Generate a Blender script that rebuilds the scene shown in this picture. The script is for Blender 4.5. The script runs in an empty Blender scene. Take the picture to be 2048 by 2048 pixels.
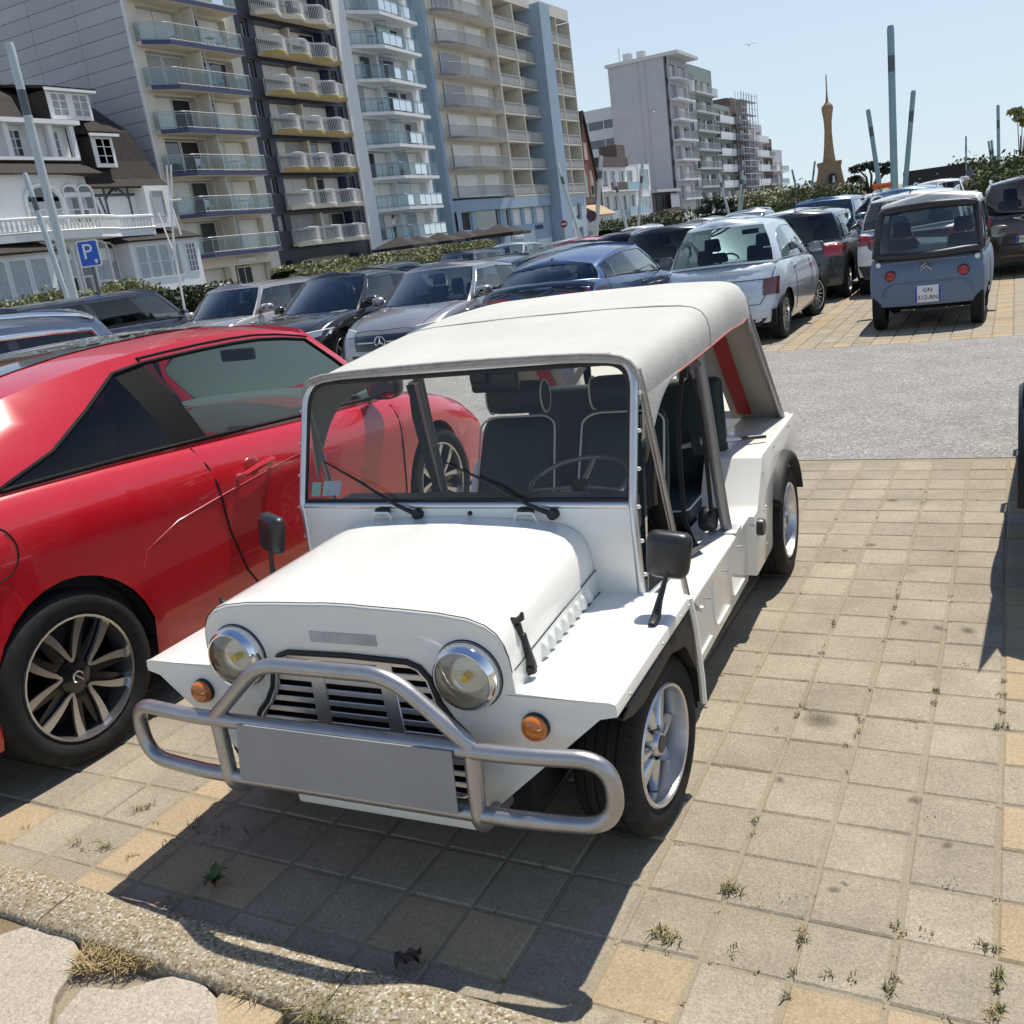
import bpy, bmesh, math, random
from mathutils import Vector, Matrix
from mathutils.bvhtree import BVHTree
random.seed(7)
PI = math.pi
scene = bpy.context.scene
C = scene.collection
# ---------------- camera ----------------
HCAM = 1.70
R3 = Matrix(((0.885274, 0.011878, -0.464919), (0.446261, -0.303121, 0.842003), (-0.130925, -0.952878, -0.273646)))
cam_d = bpy.data.cameras.new('camera'); cam = bpy.data.objects.new('camera', cam_d); C.objects.link(cam)
cx, cy, cz = R3.col[0], R3.col[1], R3.col[2]
m = Matrix((( cx[0], -cy[0], -cz[0], 0), (cx[1], -cy[1], -cz[1], 0), (cx[2], -cy[2], -cz[2], HCAM), (0, 0, 0, 1)))
cam.matrix_world = m
cam_d.sensor_width = 36; cam_d.lens = 36*1900/2048; cam_d.clip_start = 0.05; cam_d.clip_end = 6000
scene.camera = cam
# ---------------- sky and sun ----------------
SUN_EL, SUN_AZ = math.radians(66), math.radians(17)      # azimuth from +Y, clockwise
w = bpy.data.worlds.new('World'); scene.world = w; w.use_nodes = True
nt = w.node_tree; nt.nodes.clear()
sky = nt.nodes.new('ShaderNodeTexSky'); sky.sky_type = 'NISHITA'; sky.sun_disc = False
sky.sun_elevation = SUN_EL; sky.sun_rotation = SUN_AZ; sky.air_density = 1.0; sky.dust_density = 0.0; sky.ozone_density = 3.0; sky.altitude = 0
bg = nt.nodes.new('ShaderNodeBackground'); bg.inputs[1].default_value = 0.085
wo = nt.nodes.new('ShaderNodeOutputWorld')
hz = nt.nodes.new('ShaderNodeMix'); hz.data_type = 'RGBA';                        # pale summer haze, thicker towards the horizon
tcw = nt.nodes.new('ShaderNodeTexCoord'); sx = nt.nodes.new('ShaderNodeSeparateXYZ'); nt.links.new(tcw.outputs['Generated'], sx.inputs[0])
mrw = nt.nodes.new('ShaderNodeMapRange'); mrw.interpolation_type = 'SMOOTHSTEP'; mrw.inputs[1].default_value = -0.05; mrw.inputs[2].default_value = 0.9; mrw.inputs[3].default_value = 0.86; mrw.inputs[4].default_value = 0.06
nt.links.new(sx.outputs['Z'], mrw.inputs[0]); nt.links.new(mrw.outputs[0], hz.inputs['Factor'])
hz.inputs['B'].default_value = (7.7, 9.0, 9.8, 1)
tn = nt.nodes.new('ShaderNodeVectorMath'); tn.operation = 'MULTIPLY'; tn.inputs[1].default_value = (0.74, 0.93, 1.20)   # colder white balance of the sky
nt.links.new(sky.outputs[0], tn.inputs[0]); nt.links.new(tn.outputs[0], hz.inputs['A']); nt.links.new(hz.outputs['Result'], bg.inputs[0]); nt.links.new(bg.outputs[0], wo.inputs[0])
sd = bpy.data.lights.new('sun', 'SUN'); sd.energy = 5.0; sd.angle = math.radians(0.55); sd.color = (1.0, 0.935, 0.83)
so = bpy.data.objects.new('sun', sd); C.objects.link(so)
sv = Vector((math.sin(SUN_AZ)*math.cos(SUN_EL), math.cos(SUN_AZ)*math.cos(SUN_EL), math.sin(SUN_EL)))
so.rotation_euler = sv.to_track_quat('Z', 'Y').to_euler(); so.location = (0, 30, 60)
scene.view_settings.view_transform = 'Standard'; scene.view_settings.look = 'None'
scene.view_settings.exposure = 0.15; scene.view_settings.gamma = 1.0
try: scene.view_settings.use_curve_mapping = False
except Exception: pass
scene.cycles.max_bounces = 10; scene.cycles.transparent_max_bounces = 24; scene.cycles.glossy_bounces = 4
# ---------------- materials ----------------
MATS = {}
def mat(name, col, rough=0.6, metal=0.0, coat=0.0, spec=0.5, var=0.0, vscale=4.0, bump=0.0, bscale=60.0, emit=None, flake=0.0, dirt=0.0, rnd=0.0, dust=0.0):
    if name in MATS: return MATS[name]
    m = bpy.data.materials.new(name); m.use_nodes = True; t = m.node_tree; N = t.nodes; L = t.links
    b = N['Principled BSDF']; MATS[name] = m
    b.inputs['Base Color'].default_value = (*col, 1); b.inputs['Roughness'].default_value = rough
    b.inputs['Metallic'].default_value = metal; b.inputs['Coat Weight'].default_value = coat; b.inputs['Coat Roughness'].default_value = 0.04
    b.inputs['Specular IOR Level'].default_value = spec
    last = None
    tc = N.new('ShaderNodeTexCoord')
    if var > 0:
        n = N.new('ShaderNodeTexNoise'); n.inputs['Scale'].default_value = vscale; n.inputs['Detail'].default_value = 6; n.inputs['Roughness'].default_value = 0.65
        L.new(tc.outputs['Object'], n.inputs['Vector'])
        mr = N.new('ShaderNodeMapRange'); mr.inputs[1].default_value = 0.3; mr.inputs[2].default_value = 0.7; mr.inputs[3].default_value = 1-var; mr.inputs[4].default_value = 1+var
        L.new(n.outputs['Fac'], mr.inputs[0])
        mx = N.new('ShaderNodeVectorMath'); mx.operation = 'SCALE'; mx.inputs[0].default_value = col
        L.new(mr.outputs[0], mx.inputs['Scale']); last = mx.outputs[0]
    if rnd > 0:
        oi = N.new('ShaderNodeObjectInfo'); mr = N.new('ShaderNodeMapRange'); mr.inputs[3].default_value = 1-rnd; mr.inputs[4].default_value = 1+rnd
        L.new(oi.outputs['Random'], mr.inputs[0])
        mx = N.new('ShaderNodeVectorMath'); mx.operation = 'SCALE'; L.new(mr.outputs[0], mx.inputs['Scale'])
        if last: L.new(last, mx.inputs[0])
        else: mx.inputs[0].default_value = col
        last = mx.outputs[0]
    if dust > 0:   # thin road dust and spots settled on the finish
        n = N.new('ShaderNodeTexNoise'); n.inputs['Scale'].default_value = 2.2; n.inputs['Detail'].default_value = 10; n.inputs['Roughness'].default_value = 0.75
        L.new(tc.outputs['Object'], n.inputs['Vector'])
        mr = N.new('ShaderNodeMapRange'); mr.inputs[1].default_value = 0.42; mr.inputs[2].default_value = 0.78; mr.inputs[3].default_value = 0; mr.inputs[4].default_value = dust
        L.new(n.outputs['Fac'], mr.inputs[0])
        mx = N.new('ShaderNodeMix'); mx.data_type = 'RGBA'; L.new(mr.outputs[0], mx.inputs['Factor'])
        if last: L.new(last, mx.inputs['A'])
        else: mx.inputs['A'].default_value = (*col, 1)
        mx.inputs['B'].default_value = (0.36, 0.33, 0.28, 1); last = mx.outputs['Result']
        ma = N.new('ShaderNodeMath'); ma.operation = 'MULTIPLY_ADD'; ma.inputs[1].default_value = 0.5; ma.inputs[2].default_value = rough
        L.new(mr.outputs[0], ma.inputs[0]); L.new(ma.outputs[0], b.inputs['Roughness'])
        ma2 = N.new('ShaderNodeMath'); ma2.operation = 'MULTIPLY_ADD'; ma2.inputs[1].default_value = 0.6; ma2.inputs[2].default_value = 0.03
        L.new(mr.outputs[0], ma2.inputs[0]); L.new(ma2.outputs[0], b.inputs['Coat Roughness'])
    if flake > 0:
        n = N.new('ShaderNodeTexVoronoi'); n.inputs['Scale'].default_value = 900
        L.new(tc.outputs['Object'], n.inputs['Vector'])
        bp = N.new('ShaderNodeBump'); bp.inputs['Strength'].default_value = flake; bp.inputs['Distance'].default_value = 0.0006
        L.new(n.outputs['Color'], bp.inputs['Height']); L.new(bp.outputs[0], b.inputs['Normal'])
    if bump > 0:
        n = N.new('ShaderNodeTexNoise'); n.inputs['Scale'].default_value = bscale; n.inputs['Detail'].default_value = 8; n.inputs['Roughness'].default_value = 0.7
        L.new(tc.outputs['Object'], n.inputs['Vector'])
        bp = N.new('ShaderNodeBump'); bp.inputs['Strength'].default_value = bump; bp.inputs['Distance'].default_value = 0.02
        L.new(n.outputs['Fac'], bp.inputs['Height']); L.new(bp.outputs[0], b.inputs['Normal'])
    if last: L.new(last, b.inputs['Base Color'])
    if emit: b.inputs['Emission Color'].default_value = (*col, 1); b.inputs['Emission Strength'].default_value = emit
    return m
def glass(name, tint=(0.7, 0.82, 0.8), refl=1.0, rough=0.0):
    if name in MATS: return MATS[name]
    m = bpy.data.materials.new(name); m.use_nodes = True; t = m.node_tree; N = t.nodes; L = t.links
    N.remove(N['Principled BSDF']); o = N['Material Output']
    tr = N.new('ShaderNodeBsdfTransparent'); tr.inputs[0].default_value = (*tint, 1)
    gl = N.new('ShaderNodeBsdfGlossy'); gl.inputs['Roughness'].default_value = rough
    lw = N.new('ShaderNodeFresnel'); lw.inputs[0].default_value = 1.5
    ml = N.new('ShaderNodeMath'); ml.operation = 'MULTIPLY'; ml.inputs[1].default_value = refl; ml.use_clamp = True
    mx = N.new('ShaderNodeMixShader'); L.new(lw.outputs[0], ml.inputs[0]); L.new(ml.outputs[0], mx.inputs[0])
    L.new(tr.outputs[0], mx.inputs[1]); L.new(gl.outputs[0], mx.inputs[2]); L.new(mx.outputs[0], o.inputs['Surface'])
    MATS[name] = m; return m
# ---------------- mesh builder ----------------
def tag(o, label=None, cat=None, group=None, kind=None):
    if label: o['label'] = label
    if cat: o['category'] = cat
    if group: o['group'] = group
    if kind: o['kind'] = kind
    return o
def thing(name, label, cat, loc=(0, 0, 0), rz=0.0, group=None):
    o = bpy.data.objects.new(name, None); C.objects.link(o); o.empty_display_size = 0.2
    o.location = loc; o.rotation_euler = (0, 0, rz)
    return tag(o, label, cat, group)
def put(name, me, parent=None, loc=(0, 0, 0), rot=(0, 0, 0), scale=(1, 1, 1)):
    o = bpy.data.objects.new(name, me); C.objects.link(o); o.parent = parent
    o.location = loc; o.rotation_euler = rot; o.scale = scale
    return o
def copy_tree(o, parent=None, loc=None, rz=None, label=None):
    c = o.copy(); C.objects.link(c); c.parent = parent
    if loc is not None: c.location = loc
    if rz is not None: c.rotation_euler = (0, 0, rz)
    if label: c['label'] = label
    for ch in list(o.children): copy_tree(ch, c)
    return c
def fillet(pts, rad, n=5, closed=False):
    P = [Vector(p) for p in pts]; out = []; k = len(P)
    for i in range(k):
        if not closed and i in (0, k-1): out.append(P[i]); continue
        a, b, c = P[i-1], P[i], P[(i+1) % k]
        d1 = (a-b); d2 = (c-b); r = min(rad, d1.length*0.48, d2.length*0.48)
        p1 = b+d1.normalized()*r; p2 = b+d2.normalized()*r
        for j in range(n+1):
            t = j/n; out.append((1-t)**2*p1+2*t*(1-t)*b+t*t*p2)
    return out
class MB:
    def __init__(s): s.v = []; s.f = []; s.m = []
    def add(s, V, F, mi=0):
        n = len(s.v); s.v += [tuple(p) for p in V]; s.f += [[i+n for i in q] for q in F]; s.m += [mi]*len(F); return s
    def box(s, x0, x1, y0, y1, z0, z1, mi=0):
        return s.add([(x0,y0,z0),(x1,y0,z0),(x1,y1,z0),(x0,y1,z0),(x0,y0,z1),(x1,y0,z1),(x1,y1,z1),(x0,y1,z1)],
            [(0,3,2,1),(4,5,6,7),(0,1,5,4),(1,2,6,5),(2,3,7,6),(3,0,4,7)], mi)
    def hexa(s, P, mi=0):      # 8 points, bottom 4 then top 4
        return s.add(P, [(0,3,2,1),(4,5,6,7),(0,1,5,4),(1,2,6,5),(2,3,7,6),(3,0,4,7)], mi)
    def prism(s, poly, ax, a, b, mi=0):
        n = len(poly)
        def P(p, t): return {'x': (t, p[0], p[1]), 'y': (p[0], t, p[1]), 'z': (p[0], p[1], t)}[ax]
        V = [P(p, a) for p in poly]+[P(p, b) for p in poly]
        F = [list(range(n))[::-1], list(range(n, 2*n))]+[(i, (i+1) % n, n+(i+1) % n, n+i) for i in range(n)]
        return s.add(V, F, mi)
    def tube(s, pts, r, n=8, closed=False, mi=0, flat=1.0):
        P = [Vector(p) for p in pts]; k = len(P); V = []; F = []
        rs = r if isinstance(r, (list, tuple)) else [r]*k
        up = None
        for i in range(k):
            if closed: d = P[(i+1) % k]-P[i-1]
            else: d = P[min(i+1, k-1)]-P[max(i-1, 0)]
            if d.length < 1e-9: d = Vector((0, 0, 1))
            d.normalize()
            if up is None:
                up = Vector((0, 0, 1)) if abs(d.z) < 0.9 else Vector((0, 1, 0))
            up = (up-d*up.dot(d))
            if up.length < 1e-6: up = Vector((1, 0, 0))-d*d.x
            up.normalize(); sd = d.cross(up)
            for j in range(n):
                a = 2*PI*j/n; V.append(P[i]+(up*math.cos(a)*flat+sd*math.sin(a))*rs[i])
        e = k if closed else k-1
        for i in range(e):
            for j in range(n):
                a = i*n+j; b = i*n+(j+1) % n; c2 = ((i+1) % k)*n+(j+1) % n; d2 = ((i+1) % k)*n+j
                F.append((a, b, c2, d2))
        if not closed: F.append(list(range(n))[::-1]); F.append(list(range((k-1)*n, k*n)))
        return s.add(V, F, mi)
    def lathe(s, prof, ax='x', c=(0, 0, 0), n=24, mi=0, cap=False):
        V = []; F = []; k = len(prof)
        for (r, h) in prof:
            for j in range(n):
                a = 2*PI*j/n; u, w2 = r*math.cos(a), r*math.sin(a)
                p = {'x': (h, u, w2), 'y': (w2, h, u), 'z': (u, w2, h)}[ax]
                V.append((c[0]+p[0], c[1]+p[1], c[2]+p[2]))
        for i in range(k-1):
            for j in range(n): F.append((i*n+j, i*n+(j+1) % n, (i+1)*n+(j+1) % n, (i+1)*n+j))
        if cap: F.append(list(range(n))[::-1]); F.append(list(range((k-1)*n, k*n)))
        return s.add(V, F, mi)
    def ball(s, c, r, nu=10, nv=6, mi=0):
        rx, ry, rz = r if isinstance(r, (list, tuple)) else (r, r, r)
        V = []; F = []
        for i in range(nv+1):
            t = PI*i/nv
            for j in range(nu):
                a = 2*PI*j/nu; V.append((c[0]+rx*math.sin(t)*math.cos(a), c[1]+ry*math.sin(t)*math.sin(a), c[2]+rz*math.cos(t)))
        for i in range(nv):
            for j in range(nu): F.append((i*nu+j, (i+1)*nu+j, (i+1)*nu+(j+1) % nu, i*nu+(j+1) % nu))
        return s.add(V, F, mi)
    def grid(s, rows, mi=0, wrap=False):
        k = len(rows); n = len(rows[0]); V = [p for r in rows for p in r]; F = []
        for i in range(k-1):
            for j in range(n if wrap else n-1):
                F.append((i*n+j, i*n+(j+1) % n, (i+1)*n+(j+1) % n, (i+1)*n+j))
        return s.add(V, F, mi)
    def xform(s, M):
        s.v = [tuple(M @ Vector(p)) for p in s.v]; return s
    def mesh(s, name, mats, smooth=35, bevel=0.0, bseg=2, merge=0.0005, solid=0.0, recalc=True):
        bm = bmesh.new()
        vs = [bm.verts.new(p) for p in s.v]
        for q, mi in zip(s.f, s.m):
            try: f = bm.faces.new([vs[i] for i in q]); f.material_index = mi
            except ValueError: pass
        if merge: bmesh.ops.remove_doubles(bm, verts=bm.verts[:], dist=merge)
        if solid:
            bmesh.ops.recalc_face_normals(bm, faces=bm.faces[:])
            bmesh.ops.solidify(bm, geom=bm.faces[:], thickness=solid)
        if recalc: bmesh.ops.recalc_face_normals(bm, faces=bm.faces[:])
        if bevel:
            es = [e for e in bm.edges if len(e.link_faces) == 2 and e.calc_face_angle(0) > 0.5]
            if es: bmesh.ops.bevel(bm, geom=es, offset=bevel, segments=bseg, affect='EDGES', profile=0.5, clamp_overlap=True)
        me = bpy.data.meshes.new(name); bm.to_mesh(me); bm.free()
        for mm in (mats if isinstance(mats, (list, tuple)) else [mats]): me.materials.append(mm)
        if smooth:
            me.polygons.foreach_set('use_smooth', [True]*len(me.polygons))
            me.set_sharp_from_angle(angle=math.radians(smooth))
        me.update(); return me
    def build(s, name, mats, parent=None, loc=(0, 0, 0), rot=(0, 0, 0), **k):
        return put(name, s.mesh(name, mats, **k), parent, loc, rot)
def lerp(a, b, t): return a+(b-a)*t
def interp(x, P):
    if x <= P[0][0]: return P[0][1]
    for (a, u), (b, v) in zip(P, P[1:]):
        if x <= b: return u if b == a else u+(v-u)*(x-a)/(b-a)
    return P[-1][1]
def smoothi(x, P):          # monotone-ish smooth interpolation (Catmull-Rom on function values)
    n = len(P)
    if x <= P[0][0]: return P[0][1]
    if x >= P[-1][0]: return P[-1][1]
    for i in range(n-1):
        if x <= P[i+1][0]:
            x0, y0 = P[i]; x1, y1 = P[i+1]; h = x1-x0
            d = (y1-y0)/h
            dm = (y0-P[i-1][1])/(x0-P[i-1][0]) if i > 0 else d
            dp = (P[i+2][1]-y1)/(P[i+2][0]-x1) if i < n-2 else d
            m0 = 0 if dm*d <= 0 else 2*dm*d/(dm+d); m1 = 0 if dp*d <= 0 else 2*dp*d/(dp+d)
            t = (x-x0)/h
            return (2*t**3-3*t*t+1)*y0+(t**3-2*t*t+t)*h*m0+(-2*t**3+3*t*t)*y1+(t**3-t*t)*h*m1
# ---------------- ground materials (world position based) ----------------
def ground_mat(name, base, dark, light, scale=170.0, rough=0.85, island=False, patch=0.12, bump=0.25, bd=0.004, grain=0.35, brick=None, stains=0.0):
    m = bpy.data.materials.new(name); m.use_nodes = True; t = m.node_tree; N = t.nodes; L = t.links; b = N['Principled BSDF']
    MATS[name] = m
    g = N.new('ShaderNodeNewGeometry')
    v = N.new('ShaderNodeTexVoronoi'); v.inputs['Scale'].default_value = scale; L.new(g.outputs['Position'], v.inputs['Vector'])
    n2 = N.new('ShaderNodeTexNoise'); n2.inputs['Scale'].default_value = scale*0.45; n2.inputs['Detail'].default_value = 5; n2.inputs['Roughness'].default_value = 0.8; L.new(g.outputs['Position'], n2.inputs['Vector'])
    n3 = N.new('ShaderNodeTexNoise'); n3.inputs['Scale'].default_value = 2.3; n3.inputs['Detail'].default_value = 7; n3.inputs['Roughness'].default_value = 0.7; L.new(g.outputs['Position'], n3.inputs['Vector'])
    cr = N.new('ShaderNodeValToRGB'); e = cr.color_ramp.elements; e[0].position = 0.08; e[0].color = (*dark, 1); e[1].position = 0.95; e[1].color = (*light, 1)
    k = e.new(0.32); k.color = (*base, 1); k = e.new(0.78); k.color = (*base, 1)
    sp = N.new('ShaderNodeSeparateColor'); L.new(v.outputs['Color'], sp.inputs[0]); L.new(sp.outputs[0], cr.inputs[0])
    mx = N.new('ShaderNodeMix'); mx.data_type = 'RGBA'; mx.inputs['Factor'].default_value = grain; mx.inputs['A'].default_value = (*base, 1); L.new(cr.outputs[0], mx.inputs['B'])
    mr = N.new('ShaderNodeMapRange'); mr.inputs[1].default_value = 0.3; mr.inputs[2].default_value = 0.7; mr.inputs[3].default_value = 1-patch; mr.inputs[4].default_value = 1+patch; L.new(n3.outputs['Fac'], mr.inputs[0])
    mr2 = N.new('ShaderNodeMapRange'); mr2.inputs[1].default_value = 0.3; mr2.inputs[2].default_value = 0.7; mr2.inputs[3].default_value = 0.78; mr2.inputs[4].default_value = 1.22; L.new(n2.outputs['Fac'], mr2.inputs[0])
    mu = N.new('ShaderNodeMath'); mu.operation = 'MULTIPLY'; L.new(mr.outputs[0], mu.inputs[0]); L.new(mr2.outputs[0], mu.inputs[1])
    fac = mu.outputs[0]
    src = N.new('ShaderNodeObjectInfo').outputs['Random'] if not island else g.outputs['Random Per Island']
    mr3 = N.new('ShaderNodeMapRange'); mr3.inputs[3].default_value = 0.91; mr3.inputs[4].default_value = 1.09; L.new(src, mr3.inputs[0])
    if island is not None:
        mu2 = N.new('ShaderNodeMath'); mu2.operation = 'MULTIPLY'; L.new(fac, mu2.inputs[0]); L.new(mr3.outputs[0], mu2.inputs[1]); fac = mu2.outputs[0]
    if stains:
        n4 = N.new('ShaderNodeTexNoise'); n4.inputs['Scale'].default_value = 5.5; n4.inputs['Detail'].default_value = 3; L.new(g.outputs['Position'], n4.inputs['Vector'])
        mr4 = N.new('ShaderNodeMapRange'); mr4.inputs[1].default_value = 0.66; mr4.inputs[2].default_value = 0.74; mr4.inputs[3].default_value = 1; mr4.inputs[4].default_value = 1-stains; L.new(n4.outputs['Fac'], mr4.inputs[0])
        mu4 = N.new('ShaderNodeMath'); mu4.operation = 'MULTIPLY'; L.new(fac, mu4.inputs[0]); L.new(mr4.outputs[0], mu4.inputs[1]); fac = mu4.outputs[0]
    sc = N.new('ShaderNodeVectorMath'); sc.operation = 'SCALE'; L.new(mx.outputs['Result'], sc.inputs[0]); L.new(fac, sc.inputs['Scale'])
    out = sc.outputs[0]
    if brick:
        br = N.new('ShaderNodeTexBrick'); br.offset = 0; br.inputs['Scale'].default_value = 1; br.inputs['Brick Width'].default_value = brick; br.inputs['Row Height'].default_value = brick
        br.inputs['Mortar Size'].default_value = 0.008; br.inputs['Color1'].default_value = (0.9, 0.9, 0.9, 1); br.inputs['Color2'].default_value = (1.1, 1.1, 1.1, 1); br.inputs['Mortar'].default_value = (0.75, 0.72, 0.65, 1)
        L.new(g.outputs['Position'], br.inputs['Vector'])
        mm = N.new('ShaderNodeVectorMath'); mm.operation = 'MULTIPLY'; L.new(out, mm.inputs[0]); L.new(br.outputs[0], mm.inputs[1]); out = mm.outputs[0]
    L.new(out, b.inputs['Base Color']); b.inputs['Roughness'].default_value = rough; b.inputs['Specular IOR Level'].default_value = 0.3
    bp = N.new('ShaderNodeBump'); bp.inputs['Strength'].default_value = bump; bp.inputs['Distance'].default_value = bd
    ad = N.new('ShaderNodeMath'); ad.operation = 'ADD'; L.new(sp.outputs[1], ad.inputs[0]); L.new(n2.outputs['Fac'], ad.inputs[1])
    L.new(ad.outputs[0], bp.inputs['Height']); L.new(bp.outputs[0], b.inputs['Normal'])
    return m
G_TILE = ((0.315, 0.272, 0.205), (0.18, 0.15, 0.11), (0.45, 0.40, 0.31))
G_OCH = ((0.365, 0.285, 0.180), (0.25, 0.19, 0.115), (0.47, 0.39, 0.27))
m_tile = ground_mat('paver_grey', *G_TILE, scale=260, stains=0.22, grain=0.5, patch=0.2)
m_och = ground_mat('paver_ochre', *G_OCH, scale=260, grain=0.5)
m_tile_i = ground_mat('paver_grey_field', *G_TILE, scale=260, island=True, grain=0.5)
m_och_i = ground_mat('paver_ochre_field', *G_OCH, scale=260, island=True, grain=0.5)
m_tile_b = ground_mat('paver_far', *G_TILE, scale=120, island=None, brick=0.21)
m_sand = ground_mat('joint_sand', (0.31, 0.262, 0.185), (0.17, 0.14, 0.09), (0.45, 0.39, 0.29), scale=420, island=None, bump=0.5)
m_asph = ground_mat('lane_asphalt', (0.265, 0.255, 0.24), (0.15, 0.145, 0.14), (0.44, 0.43, 0.41), scale=85, island=None, grain=0.9, bump=0.6, bd=0.006, patch=0.16, stains=0.18)
m_kerb = ground_mat('exposed_aggregate', (0.46, 0.385, 0.27), (0.26, 0.18, 0.09), (0.76, 0.71, 0.60), scale=150, island=None, grain=1.0, bump=1.0, bd=0.012, patch=0.06)
m_slab = ground_mat('washed_concrete', (0.44, 0.385, 0.31), (0.30, 0.26, 0.2), (0.56, 0.5, 0.42), scale=210, island=None, grain=0.7, bump=0.7, bd=0.004, patch=0.1)
m_street = ground_mat('far_asphalt', (0.17, 0.17, 0.175), (0.12, 0.12, 0.12), (0.24, 0.24, 0.24), scale=40, island=None)
def sheet(name, x0, x1, y0, y1, z, m, kind='structure'):
    o = MB().add([(x0, y0, z), (x1, y0, z), (x1, y1, z), (x0, y1, z)], [(0, 1, 2, 3)]).build(name, m, smooth=0)
    o['kind'] = kind; return o
sheet('ground', -3000, 3000, -300, 5000, -0.045, m_street)
pave = sheet('parking_pavement', -34, 9, 1.45, 6.47, -0.005, m_sand)
pave2 = sheet('parking_pavement', -30, 26, 11.62, 60, -0.010, m_tile_b)
sheet('asphalt_lane', -40, 30, 6.47, 11.62, -0.0015, m_asph)
PITCH = 0.2095
tv = []
for h in (0.0, 0.001):
    mb = MB(); s = 0.0998; c2 = 0.006; t0 = 0.0
    rows = []
    top = [(-s+c2, -s+c2, 0), (s-c2, -s+c2, 0), (s-c2, s-c2, 0), (-s+c2, s-c2, 0)]
    mid = [(-s, -s, -0.005), (s, -s, -0.005), (s, s, -0.005), (-s, s, -0.005)]
    bot = [(-s, -s, -0.04), (s, -s, -0.04), (s, s, -0.04), (-s, s, -0.04)]
    V = top+mid+bot; F = [(0, 1, 2, 3)]
    for i in range(4):
        j = (i+1) % 4; F += [(i, 4+i, 4+j, j), (4+i, 8+i, 8+j, 4+j)]
    mb.add(V, F); tv.append(mb)
tile_me = {'g': tv[0].mesh('paver', m_tile, smooth=0), 'o': tv[1].mesh('paver_ochre', m_och, smooth=0)}
def is_ochre(i, j):           # i column from X=0 towards -X, j row from the kerb
    if i == -1: return (j % 2 == 0) or random.random() < 0.25
    if i == 11: return random.random() < 0.8
    if j == 0: return random.random() < 0.42
    return False
field = {0: MB(), 1: MB()}; cand = []
def world_px(p):
    q = R3.transposed() @ (Vector(p)-Vector((0, 0, HCAM)))
    if q.z < 0.2: return None
    return (512+950*q.x/q.z, 512+950*q.y/q.z, q.z)
for j in range(-1, 24):
    for i in range(-4, 34):
        x = -PITCH*(i+0.5)-0.018; y = 1.575+PITCH*(j+0.5)
        if y < 1.47 or y > 6.47: continue
        p = world_px((x, y, 0)); vis = p and -25 < p[0] < 1050 and -25 < p[1] < 1060
        under = (-2.1 < x < -1.15 and 1.95 < y < 4.6) or (x < -3.25 and y > 1.75)
        cand.append((x, y, 'o' if is_ochre(i, j) else 'g', p[2] if vis and not under else 99+y))
cand.sort(key=lambda q: q[3])
def tile_xf(x, y):
    return Matrix.Translation((x+random.gauss(0, .0012), y+random.gauss(0, .0012), random.uniform(-0.0025, 0.001))) @ Matrix.Rotation(random.gauss(0, .006), 4, 'Z') @ Matrix.Rotation(random.gauss(0, .006), 4, 'X') @ Matrix.Rotation(random.gauss(0, .006), 4, 'Y')
nb = 0
for x, y, k, d in cand:
    M = tile_xf(x, y)
    if nb < 300 and d < 90:
        o = put('paver', tile_me[k], pave); o.matrix_local = M; nb += 1
    else:
        mb = field[0 if k == 'g' else 1]; mb.add([M @ Vector(v) for v in tv[0].v], tv[0].f)
for x in range(-38, 8):
    pass
# tiles of the far bays (in view between the lane and the parked cars)
for j in range(0, 40):
    for i in range(-22, 34):
        x = -PITCH*(i+0.5); y = 11.63+PITCH*(j+0.5)
        och = (i % 11 == 0 and random.random() < .75) or (j == 0 and random.random() < 0.35)
        M = tile_xf(x, y); field[1 if och else 0].add([M @ Vector(v) for v in tv[0].v[:8]], tv[0].f[:1]+[q for q in tv[0].f[1:] if max(q) < 8])
for k, n, mm in ((0, 'grey_pavers', m_tile_i), (1, 'ochre_pavers', m_och_i)):
    o = field[k].build(n, mm, pave, smooth=0, merge=0, recalc=False); o['kind'] = 'stuff'
def stain_mat():
    m = bpy.data.materials.new('oil_stain'); m.use_nodes = True; N = m.node_tree.nodes; L = m.node_tree.links; b = N['Principled BSDF']; o = N['Material Output']
    b.inputs['Base Color'].default_value = (.10, .08, .06, 1); b.inputs['Roughness'].default_value = .8
    tc = N.new('ShaderNodeTexCoord'); ln = N.new('ShaderNodeVectorMath'); ln.operation = 'LENGTH'; L.new(tc.outputs['Object'], ln.inputs[0])
    n = N.new('ShaderNodeTexNoise'); n.inputs['Scale'].default_value = 90; n.inputs['Detail'].default_value = 6; L.new(tc.outputs['Object'], n.inputs['Vector'])
    a = N.new('ShaderNodeMath'); a.operation = 'MULTIPLY_ADD'; a.inputs[1].default_value = -16; a.inputs[2].default_value = 1.25; L.new(ln.outputs['Value'], a.inputs[0])
    c = N.new('ShaderNodeMath'); c.operation = 'MULTIPLY'; c.use_clamp = True; L.new(a.outputs[0], c.inputs[0]); L.new(n.outputs['Fac'], c.inputs[1])
    t = N.new('ShaderNodeBsdfTransparent'); mx = N.new('ShaderNodeMixShader'); L.new(c.outputs[0], mx.inputs[0]); L.new(t.outputs[0], mx.inputs[1]); L.new(b.outputs[0], mx.inputs[2]); L.new(mx.outputs[0], o.inputs['Surface']); return m
m_stain = stain_mat(); st_me = MB().add([(.085*math.cos(2*PI*i/20), .085*math.sin(2*PI*i/20), 0) for i in range(20)], [list(range(20))]).mesh('oil_stain', m_stain, smooth=0)
def px_g(u, v, z=0.0):   # photograph pixel (2048 scale) to a point on the ground, used once for laying things out
    d = R3 @ Vector((u-1024, v-1024, 1900)); t = (z-HCAM)/d.z; return (d.x*t, d.y*t)
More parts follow.
